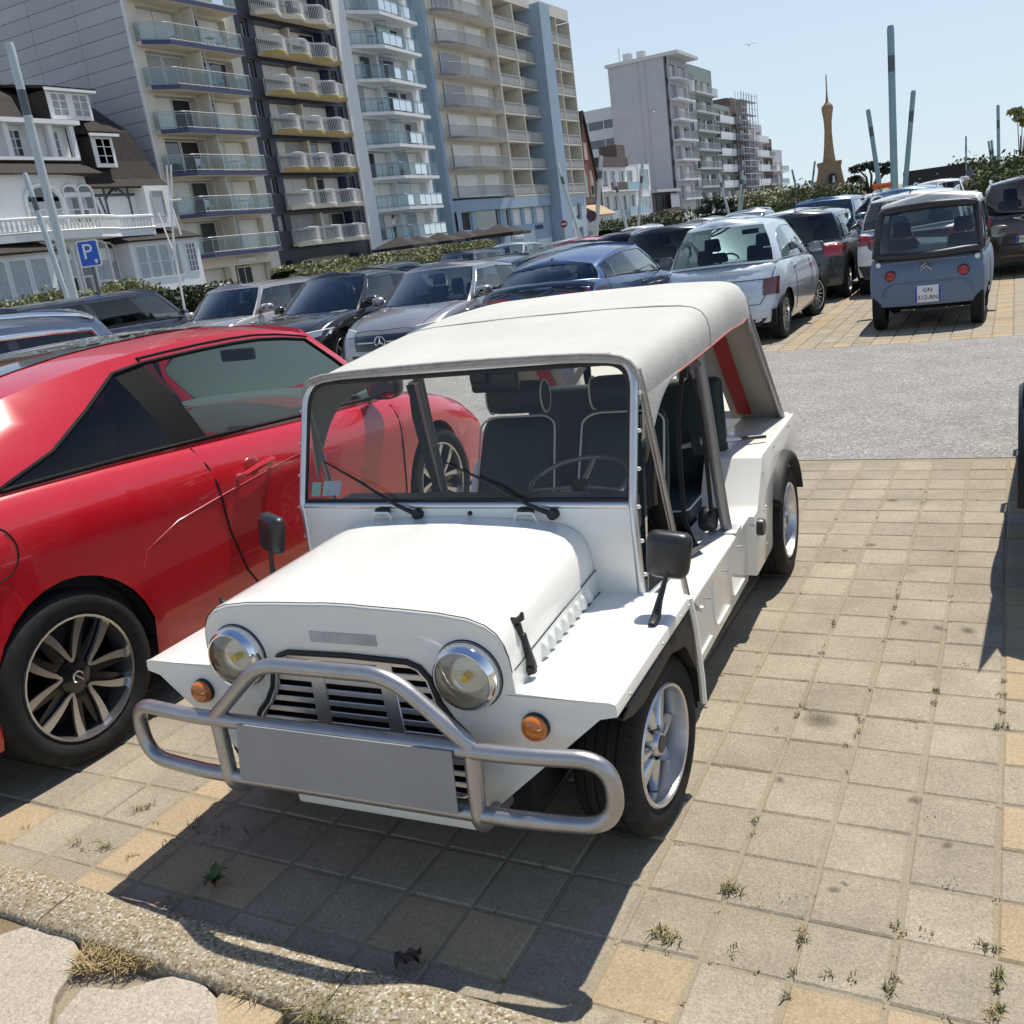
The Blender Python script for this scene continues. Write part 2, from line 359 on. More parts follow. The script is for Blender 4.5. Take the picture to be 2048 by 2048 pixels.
for (u, v, sx, sy) in ((1640, 1440, .85, .95), (1742, 1090, .45, .4), (1785, 1001, .6, .5), (1690, 1101, .3, .25), (1936, 1262, .5, .4), (1877, 1256, .4, .3), (1808, 1246, .4, .25), (1668, 1780, .28, .22), (1690, 1768, .2, .12), (1895, 1690, .3, .2), (1560, 1560, .3, .2), (1830, 1600, .35, .25)):
    x, y = px_g(u, v); put('oil_stain', st_me, pave, (x, y, .0022), (0, 0, u*.1), (sx, sy, 1))
# ---------------- kerb and footway in front ----------------
kerb = thing('kerb', None, None, (0, 0, 0)); kerb['kind'] = 'structure'
x = 1.6
while x > -6:
    L1 = 1.0
    mb = MB(); rows = []
    for q in range(21):
        xx = x-L1*q/20
        rows.append([(xx, 1.305, -0.04), (xx, 1.308+random.gauss(0, .0015), 0.028), (xx, 1.318+random.gauss(0, .0015), 0.040), (xx, 1.39, 0.043+random.gauss(0, .0008)), (xx, 1.45+random.gauss(0, .0015), 0.043+random.gauss(0, .0008)), (xx, 1.470+random.gauss(0, .002), 0.038), (xx, 1.478+random.gauss(0, .002), 0.02), (xx, 1.478, -0.04)])
    mb.grid(rows); mb.f += [[8*20+i for i in range(8)], list(range(8))[::-1]]; mb.m += [0, 0]
    mb.build('kerb_stone', m_kerb, kerb, smooth=60)
    x -= L1+0.006
foot = sheet('footway', -8, 8, -6, 1.31, -0.012, m_sand)
def slab(poly):
    mb = MB(); mb.prism(poly, 'z', -0.03, 0.016); mb.build('concrete_slab', m_slab, foot, smooth=0, bevel=0.006, bseg=2)
def px_g(u, v, z=0.0):   # photograph pixel (2048 scale) to a point on the ground, used once for laying things out
    d = R3 @ Vector((u-1024, v-1024, 1900)); t = (z-HCAM)/d.z; return (d.x*t, d.y*t)
def slab_px(P, low=0.4): slab([px_g(u, v, .016) for u, v in P])
slab_px([(-60, 1890), (17, 1862), (91, 1838), (137, 1856), (159, 1902), (140, 1945), (108, 1993), (95, 2060), (60, 2600), (-420, 2600), (-330, 2000)])
slab_px([(165, 1972), (245, 1978), (319, 1955), (387, 1944), (432, 1993), (438, 2060), (450, 2600), (75, 2600), (112, 2035)])
slab_px([(548, 2060), (600, 2080), (900, 2170), (900, 2600), (560, 2600)])
for (u, v) in ((30, 1840), (60, 1832), (490, 2030)): 
    x, y = px_g(u, v); o = put('paver', tile_me['o'], foot, (x, y-.02, .014), (0, 0, .02))
# ---------------- grass, straw and weeds ----------------
m_grass = mat('grass_blade', (0.15, 0.15, 0.05), 0.7, rnd=0.0, var=0.45, vscale=9)
m_straw = mat('dry_grass', (0.36, 0.27, 0.13), 0.8, var=0.35, vscale=12)
m_weed = mat('weed_leaf', (0.07, 0.13, 0.035), 0.6, var=0.3, vscale=20)
def tuft(mb, x, y, z, n, spread, h, mi=0, lean=0.6):
    for _ in range(n):
        a = random.uniform(0, 2*PI); r = spread*math.sqrt(random.random()); bx, by = x+r*math.cos(a), y+r*math.sin(a)
        a2 = random.uniform(0, 2*PI); l = h*random.uniform(0.45, 1.15); le = lean*random.uniform(0.3, 1.3)*l
        dx, dy = math.cos(a2), math.sin(a2); wd = random.uniform(0.0009, 0.0019)
        px, py = -dy*wd, dx*wd
        P0 = (bx, by, z); P1 = (bx+dx*le*.4, by+dy*le*.4, z+l*.6); P2 = (bx+dx*le, by+dy*le, z+l*random.uniform(.5, .95))
        mb.add([(P0[0]-px, P0[1]-py, z), (P0[0]+px, P0[1]+py, z), (P1[0]+px, P1[1]+py, P1[2]), (P1[0]-px, P1[1]-py, P1[2]), P2], [(0, 1, 2, 3), (3, 2, 4)], mi)
gr = MB()
for (u, v, n, sp, h, mi) in [(230, 1890, 150, .04, .05, 1), (190, 1930, 160, .05, .05, 1), (260, 1930, 130, .05, .05, 1), (300, 1900, 140, .05, .055, 0), (270, 1905, 90, .04, .05, 0), (330, 1920, 120, .04, .05, 1), (195, 1850, 60, .02, .05, 0),
        (440, 1955, 110, .035, .045, 0), (480, 1965, 120, .04, .045, 1), (420, 1935, 70, .03, .04, 1), (520, 1985, 120, .04, .045, 1), (560, 1990, 60, .03, .04, 1), (600, 2005, 160, .04, .055, 0), (640, 2020, 120, .04, .05, 1), (660, 2035, 160, .045, .055, 0), (700, 2046, 160, .045, .055, 0), (740, 2050, 120, .045, .05, 1),
        (130, 1840, 50, .02, .035, 0), (10, 1800, 60, .025, .04, 0), (30, 1815, 40, .02, .035, 1), (60, 1850, 30, .03, .02, 1),
        (150, 1688, 26, .02, .03, 0), (210, 1697, 45, .02, .035, 0), (180, 1692, 20, .03, .025, 1), (275, 1622, 30, .018, .03, 0), (300, 1615, 26, .02, .03, 0), (310, 1650, 16, .02, .02, 1), (50, 1655, 16, .02, .025, 1), (265, 1715, 20, .02, .03, 1), (390, 1650, 40, .03, .035, 0), (440, 1665, 26, .03, .03, 0), (340, 1685, 26, .03, .03, 0), (320, 1725, 22, .03, .025, 0), (345, 1800, 50, .03, .035, 1), (500, 1670, 20, .03, .03, 0),
        (1320, 1866, 65, .022, .04, 0), (1335, 1873, 40, .025, .035, 1), (1350, 1882, 30, .02, .04, 0), (1455, 1778, 60, .018, .045, 0), (1470, 1785, 40, .02, .04, 0), (1605, 1880, 40, .012, .025, 0), (1605, 1865, 24, .012, .025, 1), (1470, 1905, 24, .02, .022, 0), (1585, 1945, 26, .012, .022, 0), (1575, 1995, 30, .01, .022, 0), (1655, 1952, 22, .014, .018, 0), (1705, 1960, 18, .016, .018, 0), (1790, 1853, 30, .014, .02, 0), (1805, 1865, 24, .014, .02, 1), (1780, 1980, 46, .018, .025, 0), (1790, 1960, 30, .012, .022, 0), (1855, 1868, 22, .02, .016, 0), (1960, 1890, 28, .018, .022, 0), (1985, 1898, 40, .018, .028, 0), (1995, 1950, 40, .012, .03, 0), (1997, 1975, 40, .01, .03, 0), (1990, 2020, 50, .016, .03, 0), (1985, 2035, 30, .02, .03, 1),
        (2003, 1452, 60, .022, .022, 0), (2005, 1390, 34, .018, .018, 0), (2004, 1420, 26, .01, .02, 0), (2008, 1362, 24, .01, .018, 0), (1872, 1382, 40, .012, .022, 0), (1870, 1406, 26, .01, .02, 0), (1722, 1440, 20, .01, .018, 0), (1720, 1462, 22, .01, .02, 1), (1592, 1430, 30, .014, .026, 1), (1606, 1412, 20, .014, .02, 0), (1645, 1308, 22, .012, .018, 0), (1669, 1245, 30, .01, .026, 0), (1668, 1252, 20, .008, .02, 0), (1790, 1215, 24, .01, .022, 0), (1795, 1195, 20, .01, .018, 0), (1785, 1235, 18, .01, .02, 0), (1830, 1325, 20, .016, .012, 0), (1925, 1330, 16, .02, .012, 0), (1510, 1642, 24, .012, .022, 0), (1505, 1665, 14, .01, .02, 1), (1690, 1490, 14, .01, .018, 1), (1555, 1460, 10, .02, .02, 1), (1640, 1365, 14, .03, .012, 0), (1810, 1445, 16, .05, .010, 0), (1560, 1800, 30, .07, .012, 0), (1850, 1650, 16, .05, .010, 0), (1900, 1765, 18, .03, .012, 0)]:
    x, y = px_g(u, v); tuft(gr, x, y, 0.0 if y > 1.45 else 0.003, max(3, int(n*(1.6 if y < 1.45 else .55))), sp, h*(1.0 if y < 1.45 else .72), mi, 1.1)
# thin grass in the joints
for _ in range(230):
    i = random.randint(-1, 12); j = random.randint(0, 20)
    if random.random() < .5: x = -PITCH*i-0.018; y = 1.575+random.uniform(0, 4.2)
    else: x = -random.uniform(0, 2.4); y = 1.575+PITCH*j
    if -2.2 < x < -1.0 and y > 2: continue
    tuft(gr, x, y, -0.006, random.randint(2, 7), 0.012, 0.014, random.choice((0, 0, 1)), 1.0)
go = gr.build('joint_grass', [m_grass, m_straw], smooth=0, merge=0, recalc=False); tag(go, 'green and straw coloured grass tufts along the kerb and in the paving joints', 'grass', kind='stuff')
def weed(u, v, z, s, lab):
    x, y = px_g(u, v, z); t = thing('weed_plant', lab, 'plant', (x, y, z))
    mb = MB()
    for _ in range(1):
        mb.tube([(0, 0, -.004), (0, 0, .012)], .003, 5)
    mb.build('stem', m_weed, t)
    for k in range(9):
        a = k*2.4+random.random(); l = s*random.uniform(.6, 1.1); wd = l*.2; dx, dy = math.cos(a), math.sin(a)
        rows = []
        for q in range(6):
            f2 = q/5; ww = wd*math.sin(PI*(0.12+0.86*f2))*(1+0.25*(q % 2)); zz = 0.008+l*0.55*math.sin(f2*2.0)*.7+0.002*k
            rows.append([(dx*l*f2-dy*ww, dy*l*f2+dx*ww, zz+.004), (dx*l*f2, dy*l*f2, zz), (dx*l*f2+dy*ww, dy*l*f2-dx*ww, zz+.004)])
        MB().grid(rows).build('leaf', m_weed, t, smooth=60)
weed(412, 1905, 0.003, 0.05, 'leafy green weed growing at the edge of the kerb')
weed(430, 1772, 0.0, 0.055, 'leafy green weed growing from a paving joint in the buggy shadow')
# crumpled dark leaf against the kerb
x, y = px_g(820, 1935, 0.0); mb = MB(); rows = []
for i in range(6):
    rows.append([(i*.012-.03+random.gauss(0, .003), j*.011-.02, .012+.022*abs(math.sin(i*1.3+j))+random.random()*.006) for j in range(5)])
o = mb.grid(rows).build('dry_leaf', mat('dead_leaf', (0.07, 0.05, 0.04), .8, var=.5, vscale=60), None, (x, y, 0.002), (0, 0, .6), smooth=0, solid=.001); tag(o, 'crumpled dark dry leaf lying against the kerb', 'leaf')
# ================= white open buggy =================
m_white = mat('buggy_white_paint', (0.80, 0.80, 0.76), 0.30, coat=0.6, var=0.02, vscale=3, dust=0.13)
m_canvas = mat('canvas_offwhite', (0.50, 0.50, 0.465), 0.8, var=0.07, vscale=3, bump=0.25, bscale=7)
m_canvas_in = mat('canvas_lining', (0.30, 0.27, 0.24), 0.85, var=0.08)
m_alu = mat('satin_aluminium', (0.62, 0.63, 0.65), 0.38, metal=0.9, var=0.06, vscale=30)
m_bar = mat('brushed_steel_bar', (0.40, 0.40, 0.41), 0.36, metal=0.85, var=0.10, vscale=22, bump=0.05, bscale=160)
m_chrome = mat('chrome', (0.85, 0.86, 0.88), 0.06, metal=1.0)
m_rubber = mat('black_rubber', (0.018, 0.018, 0.019), 0.6, var=0.2, vscale=8)
m_blkplas = mat('black_plastic', (0.022, 0.022, 0.024), 0.38)
m_tyre = mat('tyre_rubber', (0.021, 0.0205, 0.020), 0.8, spec=0.22, var=0.35, vscale=14, bump=0.1, bscale=90)
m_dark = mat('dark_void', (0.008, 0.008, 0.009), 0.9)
m_green = mat('dark_green_vinyl', (0.012, 0.030, 0.030), 0.55, var=0.15, vscale=10, bump=0.12, bscale=40)
m_pipe = mat('white_piping', (0.62, 0.66, 0.64), 0.5)
m_strap = mat('grey_webbing', (0.045, 0.047, 0.052), 0.75, bump=.1, bscale=200)
m_red = mat('red_fabric', (0.26, 0.008, 0.012), 0.7)
m_amber = mat('amber_lens', (0.55, 0.15, 0.012), 0.15, coat=1.0)
m_clear = glass('clear_screen', (0.93, 0.95, 0.94), 1.0)
m_lens = glass('headlamp_glass', (0.95, 0.94, 0.90), 2.2, 0.02)
m_plate = mat('plain_grey_plate', (0.28, 0.285, 0.30), 0.55, var=0.08, vscale=5)
m_pipe_r = mat('roll_bar_steel', (0.30, 0.30, 0.31), 0.4, metal=0.35, var=0.1, vscale=20)
mk = thing('beach_buggy', 'open white beach buggy with off-white canvas roof and tubular silver bull bar', 'car', (-1.565, 2.27, 0), math.radians(2.0))
def sym(pts): return pts+[(-x, z) for (x, z) in reversed(pts) if abs(x) > 1e-6]
def ring_panel(outer, inner, y, cen, thick, name, m, parent):
    def sample(poly, a):
        d = Vector((math.cos(a), math.sin(a))); best = None
        for i in range(len(poly)):
            p = Vector(poly[i])-Vector(cen); q = Vector(poly[(i+1) % len(poly)])-Vector(cen); e = q-p
            den = d.x*e.y-d.y*e.x
            if abs(den) < 1e-12: continue
            t = (p.x*e.y-p.y*e.x)/den; u = (p.x*d.y-p.y*d.x)/den
            if t > 0 and -1e-6 <= u <= 1+1e-6 and (best is None or t > best): best = t
        return Vector(cen)+d*best
    ang = set(2*PI*i/72 for i in range(72))
    for p in list(outer)+list(inner): ang.add(math.atan2(p[1]-cen[1], p[0]-cen[0]) % (2*PI))
    ang = sorted(ang); mb = MB(); F = []
    O = [sample(outer, a) for a in ang]; I = [sample(inner, a) for a in ang]; n = len(ang)
    V = [(p[0], y, p[1]) for p in O]+[(p[0], y, p[1]) for p in I]+[(p[0], y+thick, p[1]) for p in O]+[(p[0], y+thick, p[1]) for p in I]
    for i in range(n):
        j = (i+1) % n; F += [(i, j, n+j, n+i), (2*n+i, 3*n+i, 3*n+j, 2*n+j), (i, 2*n+i, 2*n+j, j), (n+i, n+j, 3*n+j, 3*n+i)]
    return mb.add(V, F).build(name, m, parent, smooth=30)
FY = -0.47
outer = sym([(0, .850), (.20, .847), (.30, .842), (.38, .832), (.428, .816), (.455, .795), (.472, .766), (.481, .735), (.484, .70), (.487, .645), (.742, .638), (.742, .607), (.70, .596), (.352, .278), (.33, .262), (.18, .252), (0, .250)])
inner = sym([(0, .712), (.19, .708), (.225, .695), (.25, .665), (.268, .60), (.30, .55), (.335, .515), (.350, .488), (.354, .46), (.352, .38), (.335, .335), (.30, .318), (0, .312)])
ring_panel(outer, inner, FY, (0, .52), .012, 'front_panel', m_white, mk)
MB().prism([(-.30, .252), (.30, .252), (.30, .20), (-.30, .20)], 'y', FY+.03, FY+.10).build('lower_apron', m_white, mk, bevel=.01)
MB().tube([(x, FY-.003, z) for x, z in inner], .0085, 8, closed=True).build('grille_trim', m_rubber, mk)
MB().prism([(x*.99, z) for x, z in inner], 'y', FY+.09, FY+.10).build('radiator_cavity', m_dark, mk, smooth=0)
gr_ = thing('grille', None, None); gr_.parent = mk
def hw(z): return interp(z, [(.312, .30), (.335, .325), (.38, .343), (.46, .346), (.49, .342), (.515, .328), (.55, .29), (.60, .259), (.665, .241), (.695, .215), (.712, .18)])
z = .325
while z < .70:
    h = .0085; w0 = hw(z)
    MB().prism([(-w0, z-h), (w0, z-h), (w0, z+h), (-w0, z+h)], 'y', FY+.004, FY+.010).build('slat', m_alu, gr_, bevel=.002, bseg=1); z += .0335
for xc, ww in ((-.125, .024), (.125, .024)):
    MB().prism([(xc-ww, .316), (xc+ww, .316), (xc*.88+ww, .70), (xc*.88-ww, .70)], 'y', FY+.002, FY+.0098).build('upright', m_alu, gr_, bevel=.002, bseg=1)
MB().tube([(x*.965, FY+.004, .512+(z-.512)*.965) for x, z in inner], .011, 6, closed=True, flat=.6).build('surround', m_alu, gr_)
# bonnet and its sides
sec = [(.484, .700), (.481, .738), (.472, .772), (.455, .801), (.428, .822), (.38, .838), (.30, .848), (.20, .853), (.07, .857), (.058, .8585), (0, .859)]
def bon(y):
    k = (y-FY)/(.19-FY); dz = .024*k
    return [(x*(1-.055*k), y, z+dz*min(1, .45+(z-.70)*6)) for x, z in sec]+[(-x*(1-.055*k), y, z+dz*min(1, .45+(z-.70)*6)) for x, z in reversed(sec[:-1])]
ys = [FY-.002, FY+.004, FY+.012]+[FY+.66*i/10 for i in range(1, 11)]
rows = [bon(y) for y in ys]
rows[0] = [(x, y, z-.010 if z > .72 else z) for x, y, z in rows[0]]; rows[1] = [(x, y, z-.003 if z > .72 else z) for x, y, z in rows[1]]
MB().grid(rows).build('bonnet', m_white, mk, smooth=40, solid=.004)
MB().tube([(p[0]*1.001, FY+.002, p[2]-.001) for p in bon(FY)], .0014, 5).build('bonnet_seam', m_dark, mk)
for s in (-1, 1):
    MB().hexa([(s*.470, FY+.01, .64), (s*.484, FY+.01, .64), (s*.462, .21, .64), (s*.448, .21, .64), (s*.470, FY+.01, .697), (s*.484, FY+.01, .697), (s*.462, .21, .712), (s*.448, .21, .712)]).build('bonnet_side', m_white, mk, smooth=0)
    MB().tube([(s*.4835, FY+.02, .6985), (s*.4615, .205, .7125)], .0015, 5).build('bonnet_gap', m_dark, mk)
    for k in range(8):
        y = -.26+k*.052; x0 = s*(.484-.022*(y-FY)/.66)
        mb = MB(); rows = []
        for i in range(7):
            t = i/6; zz = .648+.044*t; bulge = .013*math.sqrt(max(0, 1-t**3))
            rows.append([(x0, y-.015, zz), (x0+s*bulge*.7, y-.011, zz), (x0+s*bulge, y+.004, zz), (x0+s*bulge*.25, y+.011, zz), (x0, y+.011, zz)])
        mb.grid(rows).build('louvre', m_white, mk, smooth=60)
# wings
for s in (-1, 1):
    mb = MB()
    def wp(x, y, z): return (s*x, y, z)
    prof = lambda y: [wp(.462, y, .640), wp(.60, y, .641), wp(.728, y, .642), wp(.742, y, .637), wp(.7445, y, .625), wp(.744, y, .607)]
    mb.grid([prof(y) for y in (FY, FY+.01, -.2, 0, .19, .205)])
    mb.build('wing', m_white, mk, smooth=40, solid=.003)
    # black rubber flare along wing edge, arching over the tyre
    fl = [( -.40, .600), (-.30, .598), (-.20, .60), (-.10, .606), (0, .61), (.10, .61), (.195, .605)]
    lo = [(-.43, .575), (-.36, .552), (-.27, .540), (-.15, .548), (-.02, .556), (.12, .515), (.208, .40)]
    a1 = [wp(.738, y, z) for y, z in fl]; a2 = [wp(.748, y, (z+lo[i][1])/2+.006) for i, (y, z) in enumerate(fl)]; a3 = [wp(.742, lo[i][0], lo[i][1]) for i in range(7)]; a4 = [wp(.70, lo[i][0]+.01, lo[i][1]) for i in range(7)]
    MB().grid([a1, a2, a3, a4]).build('wheel_flare', m_rubber, mk, smooth=60, solid=.004)
    # rear splash panel of the wing with white edge
    MB().grid([[wp(.742, .200, .632), wp(.745, .215, .55), wp(.745, .245, .36), wp(.742, .255, .265)], [wp(.712, .21, .632), wp(.712, .225, .55), wp(.712, .255, .36), wp(.712, .262, .265)]]).build('splash_panel', m_rubber, mk, smooth=40, solid=.006)
    MB().tube([wp(.742, .198, .634), wp(.746, .215, .55), wp(.746, .245, .36), wp(.743, .257, .262)], .011, 6, flat=1).build('splash_edge', m_white, mk)
    for (y, z) in ((-.38, .622), (-.1, .624), (.08, .624), (.17, .62), (.215, .53), (.24, .38)):
        MB().ball(wp(.749, y, z), (.003, .006, .006), 8, 4).build('rivet', m_alu, mk)
    MB().grid([[wp(.47, FY+.012, .64), wp(.47, .2, .64)], [wp(.33, FY+.012, .27), wp(.36, .2, .27)]]).build('inner_wing', m_rubber, mk, smooth=0, solid=.004)
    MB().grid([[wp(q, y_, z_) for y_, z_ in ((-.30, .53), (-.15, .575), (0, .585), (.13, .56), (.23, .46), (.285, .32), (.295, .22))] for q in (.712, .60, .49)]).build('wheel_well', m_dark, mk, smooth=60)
    # headlamp
    hl = thing('headlight', None, None, (s*.365, FY-.004, .687)); hl.parent = mk; hl.scale = (.93, .93, .93)
    MB().lathe([(.093, .012), (.096, 0), (.096, -.018), (.091, -.034), (.084, -.042), (.0805, -.041)], 'y', n=40).build('chrome_ring', m_chrome, hl, smooth=50)
    MB().lathe([(.1, .012), (.101, .004), (.098, 0)], 'y', n=40).build('gasket', m_rubber, hl)
    MB().lathe([(.080, -.036), (.074, -.022), (.062, -.004), (.045, .008), (.02, .014), (.0, .015)], 'y', n=32).build('reflector', mat('lamp_reflector', (.88, .86, .80), .32, metal=.8), hl, smooth=60)
    mb = MB(); rows = []
    for i in range(25):
        u = -1+2*i/24; row = []
        for j in range(13):
            v = -1+2*j/12; # map square to disc
            xx = u*math.sqrt(1-v*v/2)*.0815; zz = v*math.sqrt(1-u*u/2)*.0815; r2 = (xx*xx+zz*zz)/.0815**2
            row.append((xx, -.040-.020*(1-r2)-(.0014 if i % 2 else 0)*(1-r2*.5), zz))
        rows.append(row)
    mb.grid(rows).build('lens', m_lens, hl, smooth=80)
    MB().lathe([(.0, -.028), (.011, -.026), (.013, -.014), (.011, .004)], 'y', n=12).build('bulb', mat('yellow_bulb', (.85, .62, .03), .2, coat=1), hl)
    # indicator
    ind = thing('indicator', None, None, (s*.532, FY-.001, .563)); ind.parent = mk
    MB().lathe([(.036, .004), (.036, -.010), (.033, -.013)], 'y', n=24).build('base', m_rubber, ind)
    MB().lathe([(.034, -.010), (.033, -.022), (.027, -.028), (.026, -.027), (.016, -.031), (.015, -.030), (0, -.033)], 'y', n=24).build('lens', m_amber, ind, smooth=50)
    # rubber bonnet catch
    ca = thing('bonnet_catch', None, None, (s*.472, -.375, .70)); ca.parent = mk
    MB().prism([(.004, -.055), (.032, -.045), (.032, -.02), (.020, .03), (.014, .062), (-.002, .062), (.004, .02)], 'y', -.008, .008).xform(Matrix.Diagonal((s, 1, 1, 1))).build('strap', m_blkplas, ca, bevel=.003)
    MB().tube([(0, 0, .055), (-s*.004, 0, .085)], .011, 8).build('neck', m_blkplas, ca)
    MB().tube([(-s*.026, 0, .098), (-s*.004, 0, .094), (s*.010, 0, .104), (s*.014, 0, .118)], [.006, .010, .009, .004], 8).build('handle', m_blkplas, ca)
    MB().tube([(s*.02, -.014, -.035), (s*.02, .014, -.035)], .010, 8).build('pivot', m_rubber, ca)
    MB().prism([(-.012, .01), (.016, -.01), (.012, .045), (-.018, .05)], 'y', -.016, .016).xform(Matrix.Diagonal((s, 1, 1, 1))).xform(Matrix.Translation((-s*.014, 0, 0))).build('bracket', m_white, ca, bevel=.004)
# bull bar
bb = thing('bull_bar', None, None); bb.parent = mk
yb = FY-.105; r = .0215
loop = fillet([(-.745, yb+.03, .538), (.745, yb+.03, .538), (.745, yb+.03, .362), (-.745, yb+.03, .362)], .086, 10, True)
loop = [Vector((p.x, yb+.055*max(0, abs(p.x)-.5)**1.2*4, p.z)) for p in loop]
def seglong(P, n=6):
    out = []
    for i in range(len(P)):
        a, b = P[i], P[(i+1) % len(P)]; k = max(1, int((b-a).length/.08))
        out += [a.lerp(b, t/k) for t in range(k)]
    return out
loop = seglong(loop); loop = [Vector((p.x, yb+.20*max(0, abs(p.x)-.45)**1.5, p.z)) for p in loop]
MB().tube(loop, r, 14, closed=True).build('loop_tube', m_bar, bb, smooth=60)
MB().tube(fillet([(-.405, yb+.002, .545), (-.205, yb-.002, .722), (.205, yb-.002, .722), (.405, yb+.002, .545)], .07, 8), r*.98, 14).build('hoop_tube', m_bar, bb, smooth=60)
for s in (-1, 1):
    MB().tube(fillet([(s*.40, yb+.002, .53), (s*.395, yb-.004, .35), (s*.39, yb+.02, .315), (s*.385, yb+.16, .30)], .04, 6), r, 14).build('bar_upright', m_bar, bb, smooth=60)
MB().prism([(-.305, .548), (.362, .548), (.352, .372), (-.335, .372)], 'y', yb-.030, yb-.024).build('number_plate', m_plate, mk, smooth=0, bevel=.002)
MB().prism([(-.105, .745), (.105, .745), (.105, .775), (-.105, .775)], 'y', FY-.003, FY+.001).build('blank_badge', mat('faded_badge', (.42, .42, .42), .5, var=.3, vscale=8), mk, smooth=0)
# scuttle, floor, pontoons
mb = MB(); mb.prism([(-.588, .60), (.588, .60), (.592, .915), (-.592, .915)], 'y', .195, .215); mb.build('scuttle', m_white, mk, bevel=.004)
MB().box(-.55, .55, .215, .42, .78, .90).build('dashboard', mat('dash_dark', (.03, .03, .032), .5), mk, bevel=.015)
MB().box(-.46, .46, .2, 2.4, .20, .235).build('floor_pan', m_dark, mk, smooth=0)
MB().box(-.44, .44, FY+.1, .2, .22, .55).build('engine_bay', m_dark, mk, smooth=0)
for s in (-1, 1):
    pr = [(.46, .22), (.46, .492), (.468, .50), (.655, .502), (.668, .496), (.6685, .485), (.655, .47), (.648, .215), (.63, .20), (.48, .20)]
    MB().prism([(s*x, z) for x, z in pr], 'y', .39, 1.405).build('pontoon', m_white, mk, bevel=.003)
    MB().hexa([(s*.46, .215, .21), (s*.648, .215, .21), (s*.648, .392, .21), (s*.46, .392, .21), (s*.46, .215, .502), (s*.655, .215, .502), (s*.655, .40, .502), (s*.46, .40, .502)]).build('footwell_side', m_white, mk, smooth=0)
    for (ya, yb2) in ((.52, .74), (.80, 1.02), (1.08, 1.30)):
        MB().tube(fillet([(s*.6535, ya, .44), (s*.6525, ya, .26), (s*.652, yb2, .26)], .06, 6), .006, 6, flat=.8).build('pressing', m_white, mk)
    arcp = [(2.07+.305*math.cos(math.radians(a_)), .262+.305*math.sin(math.radians(a_))) for a_ in range(20, 181, 16)]
    MB().prism([(2.50, .37), (2.50, .66), (2.47, .690), (1.66, .690), (1.63, .682), (1.50, .515), (1.47, .497), (1.40, .495), (1.40, .235), (1.74, .235)]+arcp[::-1], 'x', s*.44, s*.688).build('rear_box', m_white, mk, bevel=.005)
    for (ya_, za_) in ((1.62, .30), (1.60, .46), (1.62, .62), (1.9, .665), (2.3, .665)): MB().ball((s*.690, ya_, za_), (.003, .006, .006), 8, 4).build('rivet', m_alu, mk)
    fl = []
    for k in range(11):
        a = math.radians(150-k*13.5); fl.append((2.07+.308*math.cos(a), .262+.308*math.sin(a)))
    MB().grid([[(s*.685, y, z+.03) for y, z in fl], [(s*.718, y, z+.022) for y, z in fl], [(s*.732, y, z+.006) for y, z in fl], [(s*.732, y, z-.006) for y, z in fl], [(s*.66, y, z-.006) for y, z in fl]]).build('rear_flare', m_rubber, mk, smooth=50)
    for k in range(5):
        MB().tube([(s*.668, .62+.26*k, .455), (s*.690, .62+.26*k, .458), (s*.694, .62+.26*k, .452)], .0045, 6).build('hook', m_alu, mk)
    MB().box(s*.50, s*.60, 2.497, 2.53, .50, .62).build('tail_light', mat('tail_red', (.35, .01, .01), .2, coat=1), mk, bevel=.006)
    MB().lathe([(0, .028), (.032, .026), (.036, .018), (.036, -.004)], 'x', (0, 0, 0), 20).xform(Matrix.Translation((s*.69, 1.46, .43)) @ Matrix.Diagonal((s, 1, 1, 1))).build('filler_cap', m_blkplas, mk)
MB().prism([(-.66, .40), (.66, .40), (.66, .69), (-.66, .69)], 'y', 2.485, 2.505).build('rear_panel', m_white, mk, bevel=.005)
MB().box(-.44, .44, 1.57, 2.48, .40, .44).build('rear_floor', m_white, mk, smooth=0)
MB().tube(fillet([(-.55, 2.50, .38), (-.55, 2.58, .40), (.55, 2.58, .40), (.55, 2.50, .38)], .06), .02, 10).build('rear_bumper', m_bar, mk)
# windscreen
WST = .355
def wsp(x, z): return (x, .205+.36*max(0, z-.92), z)
ww, wt = .597, 1.330
frame = [wsp(-ww, .60), wsp(-ww, .92)]+[wsp(p.x, p.z) for p in fillet([(-ww, 0, .95), (-ww, 0, wt), (ww, 0, wt), (ww, 0, .95)], .10, 8)]+[wsp(ww, .92), wsp(ww, .60)]
MB().tube(frame, .014, 8).build('windscreen_frame', m_alu, mk, smooth=60)
MB().tube([wsp(-ww+.01, .915), wsp(ww-.01, .915)], .013, 8).build('windscreen_rail', m_alu, mk, smooth=60)
gi = [wsp(p.x, p.z) for p in fillet([(-ww+.015, 0, .932), (-ww+.015, 0, wt-.018), (ww-.015, 0, wt-.018), (ww-.015, 0, .932)], .085, 8)]
MB().tube(gi, .007, 6, closed=True).build('glass_seal', m_rubber, mk)
n = len(gi); MB().add(gi, [list(range(n))]).build('windscreen', m_clear, mk, smooth=0)
def on_ws(poly, dy): return [(x, wsp(x, z)[1]+dy, z) for x, z in poly]
MB().add(on_ws([(-.565, .945), (-.528, .945), (-.524, .99), (-.562, .99)], .004), [(0, 1, 2, 3)]).build('green_sticker', mat('sticker_green', (.42, .68, .56), .6, var=.2, vscale=90), mk, smooth=0)
MB().add(on_ws([(-.520, .945), (-.445, .948), (-.440, .994), (-.514, .994)], .004), [(0, 1, 2, 3)]).build('white_sticker', mat('sticker_white', (.62, .67, .74), .6, var=.25, vscale=110), mk, smooth=0)
for s in (-1, 1):
    for k in range(6): MB().ball((s*(ww+.016), wsp(0, .70+k*.105)[1], .70+k*.105), (.009, .006, .007), 8, 4).build('snap_stud', m_alu, mk)
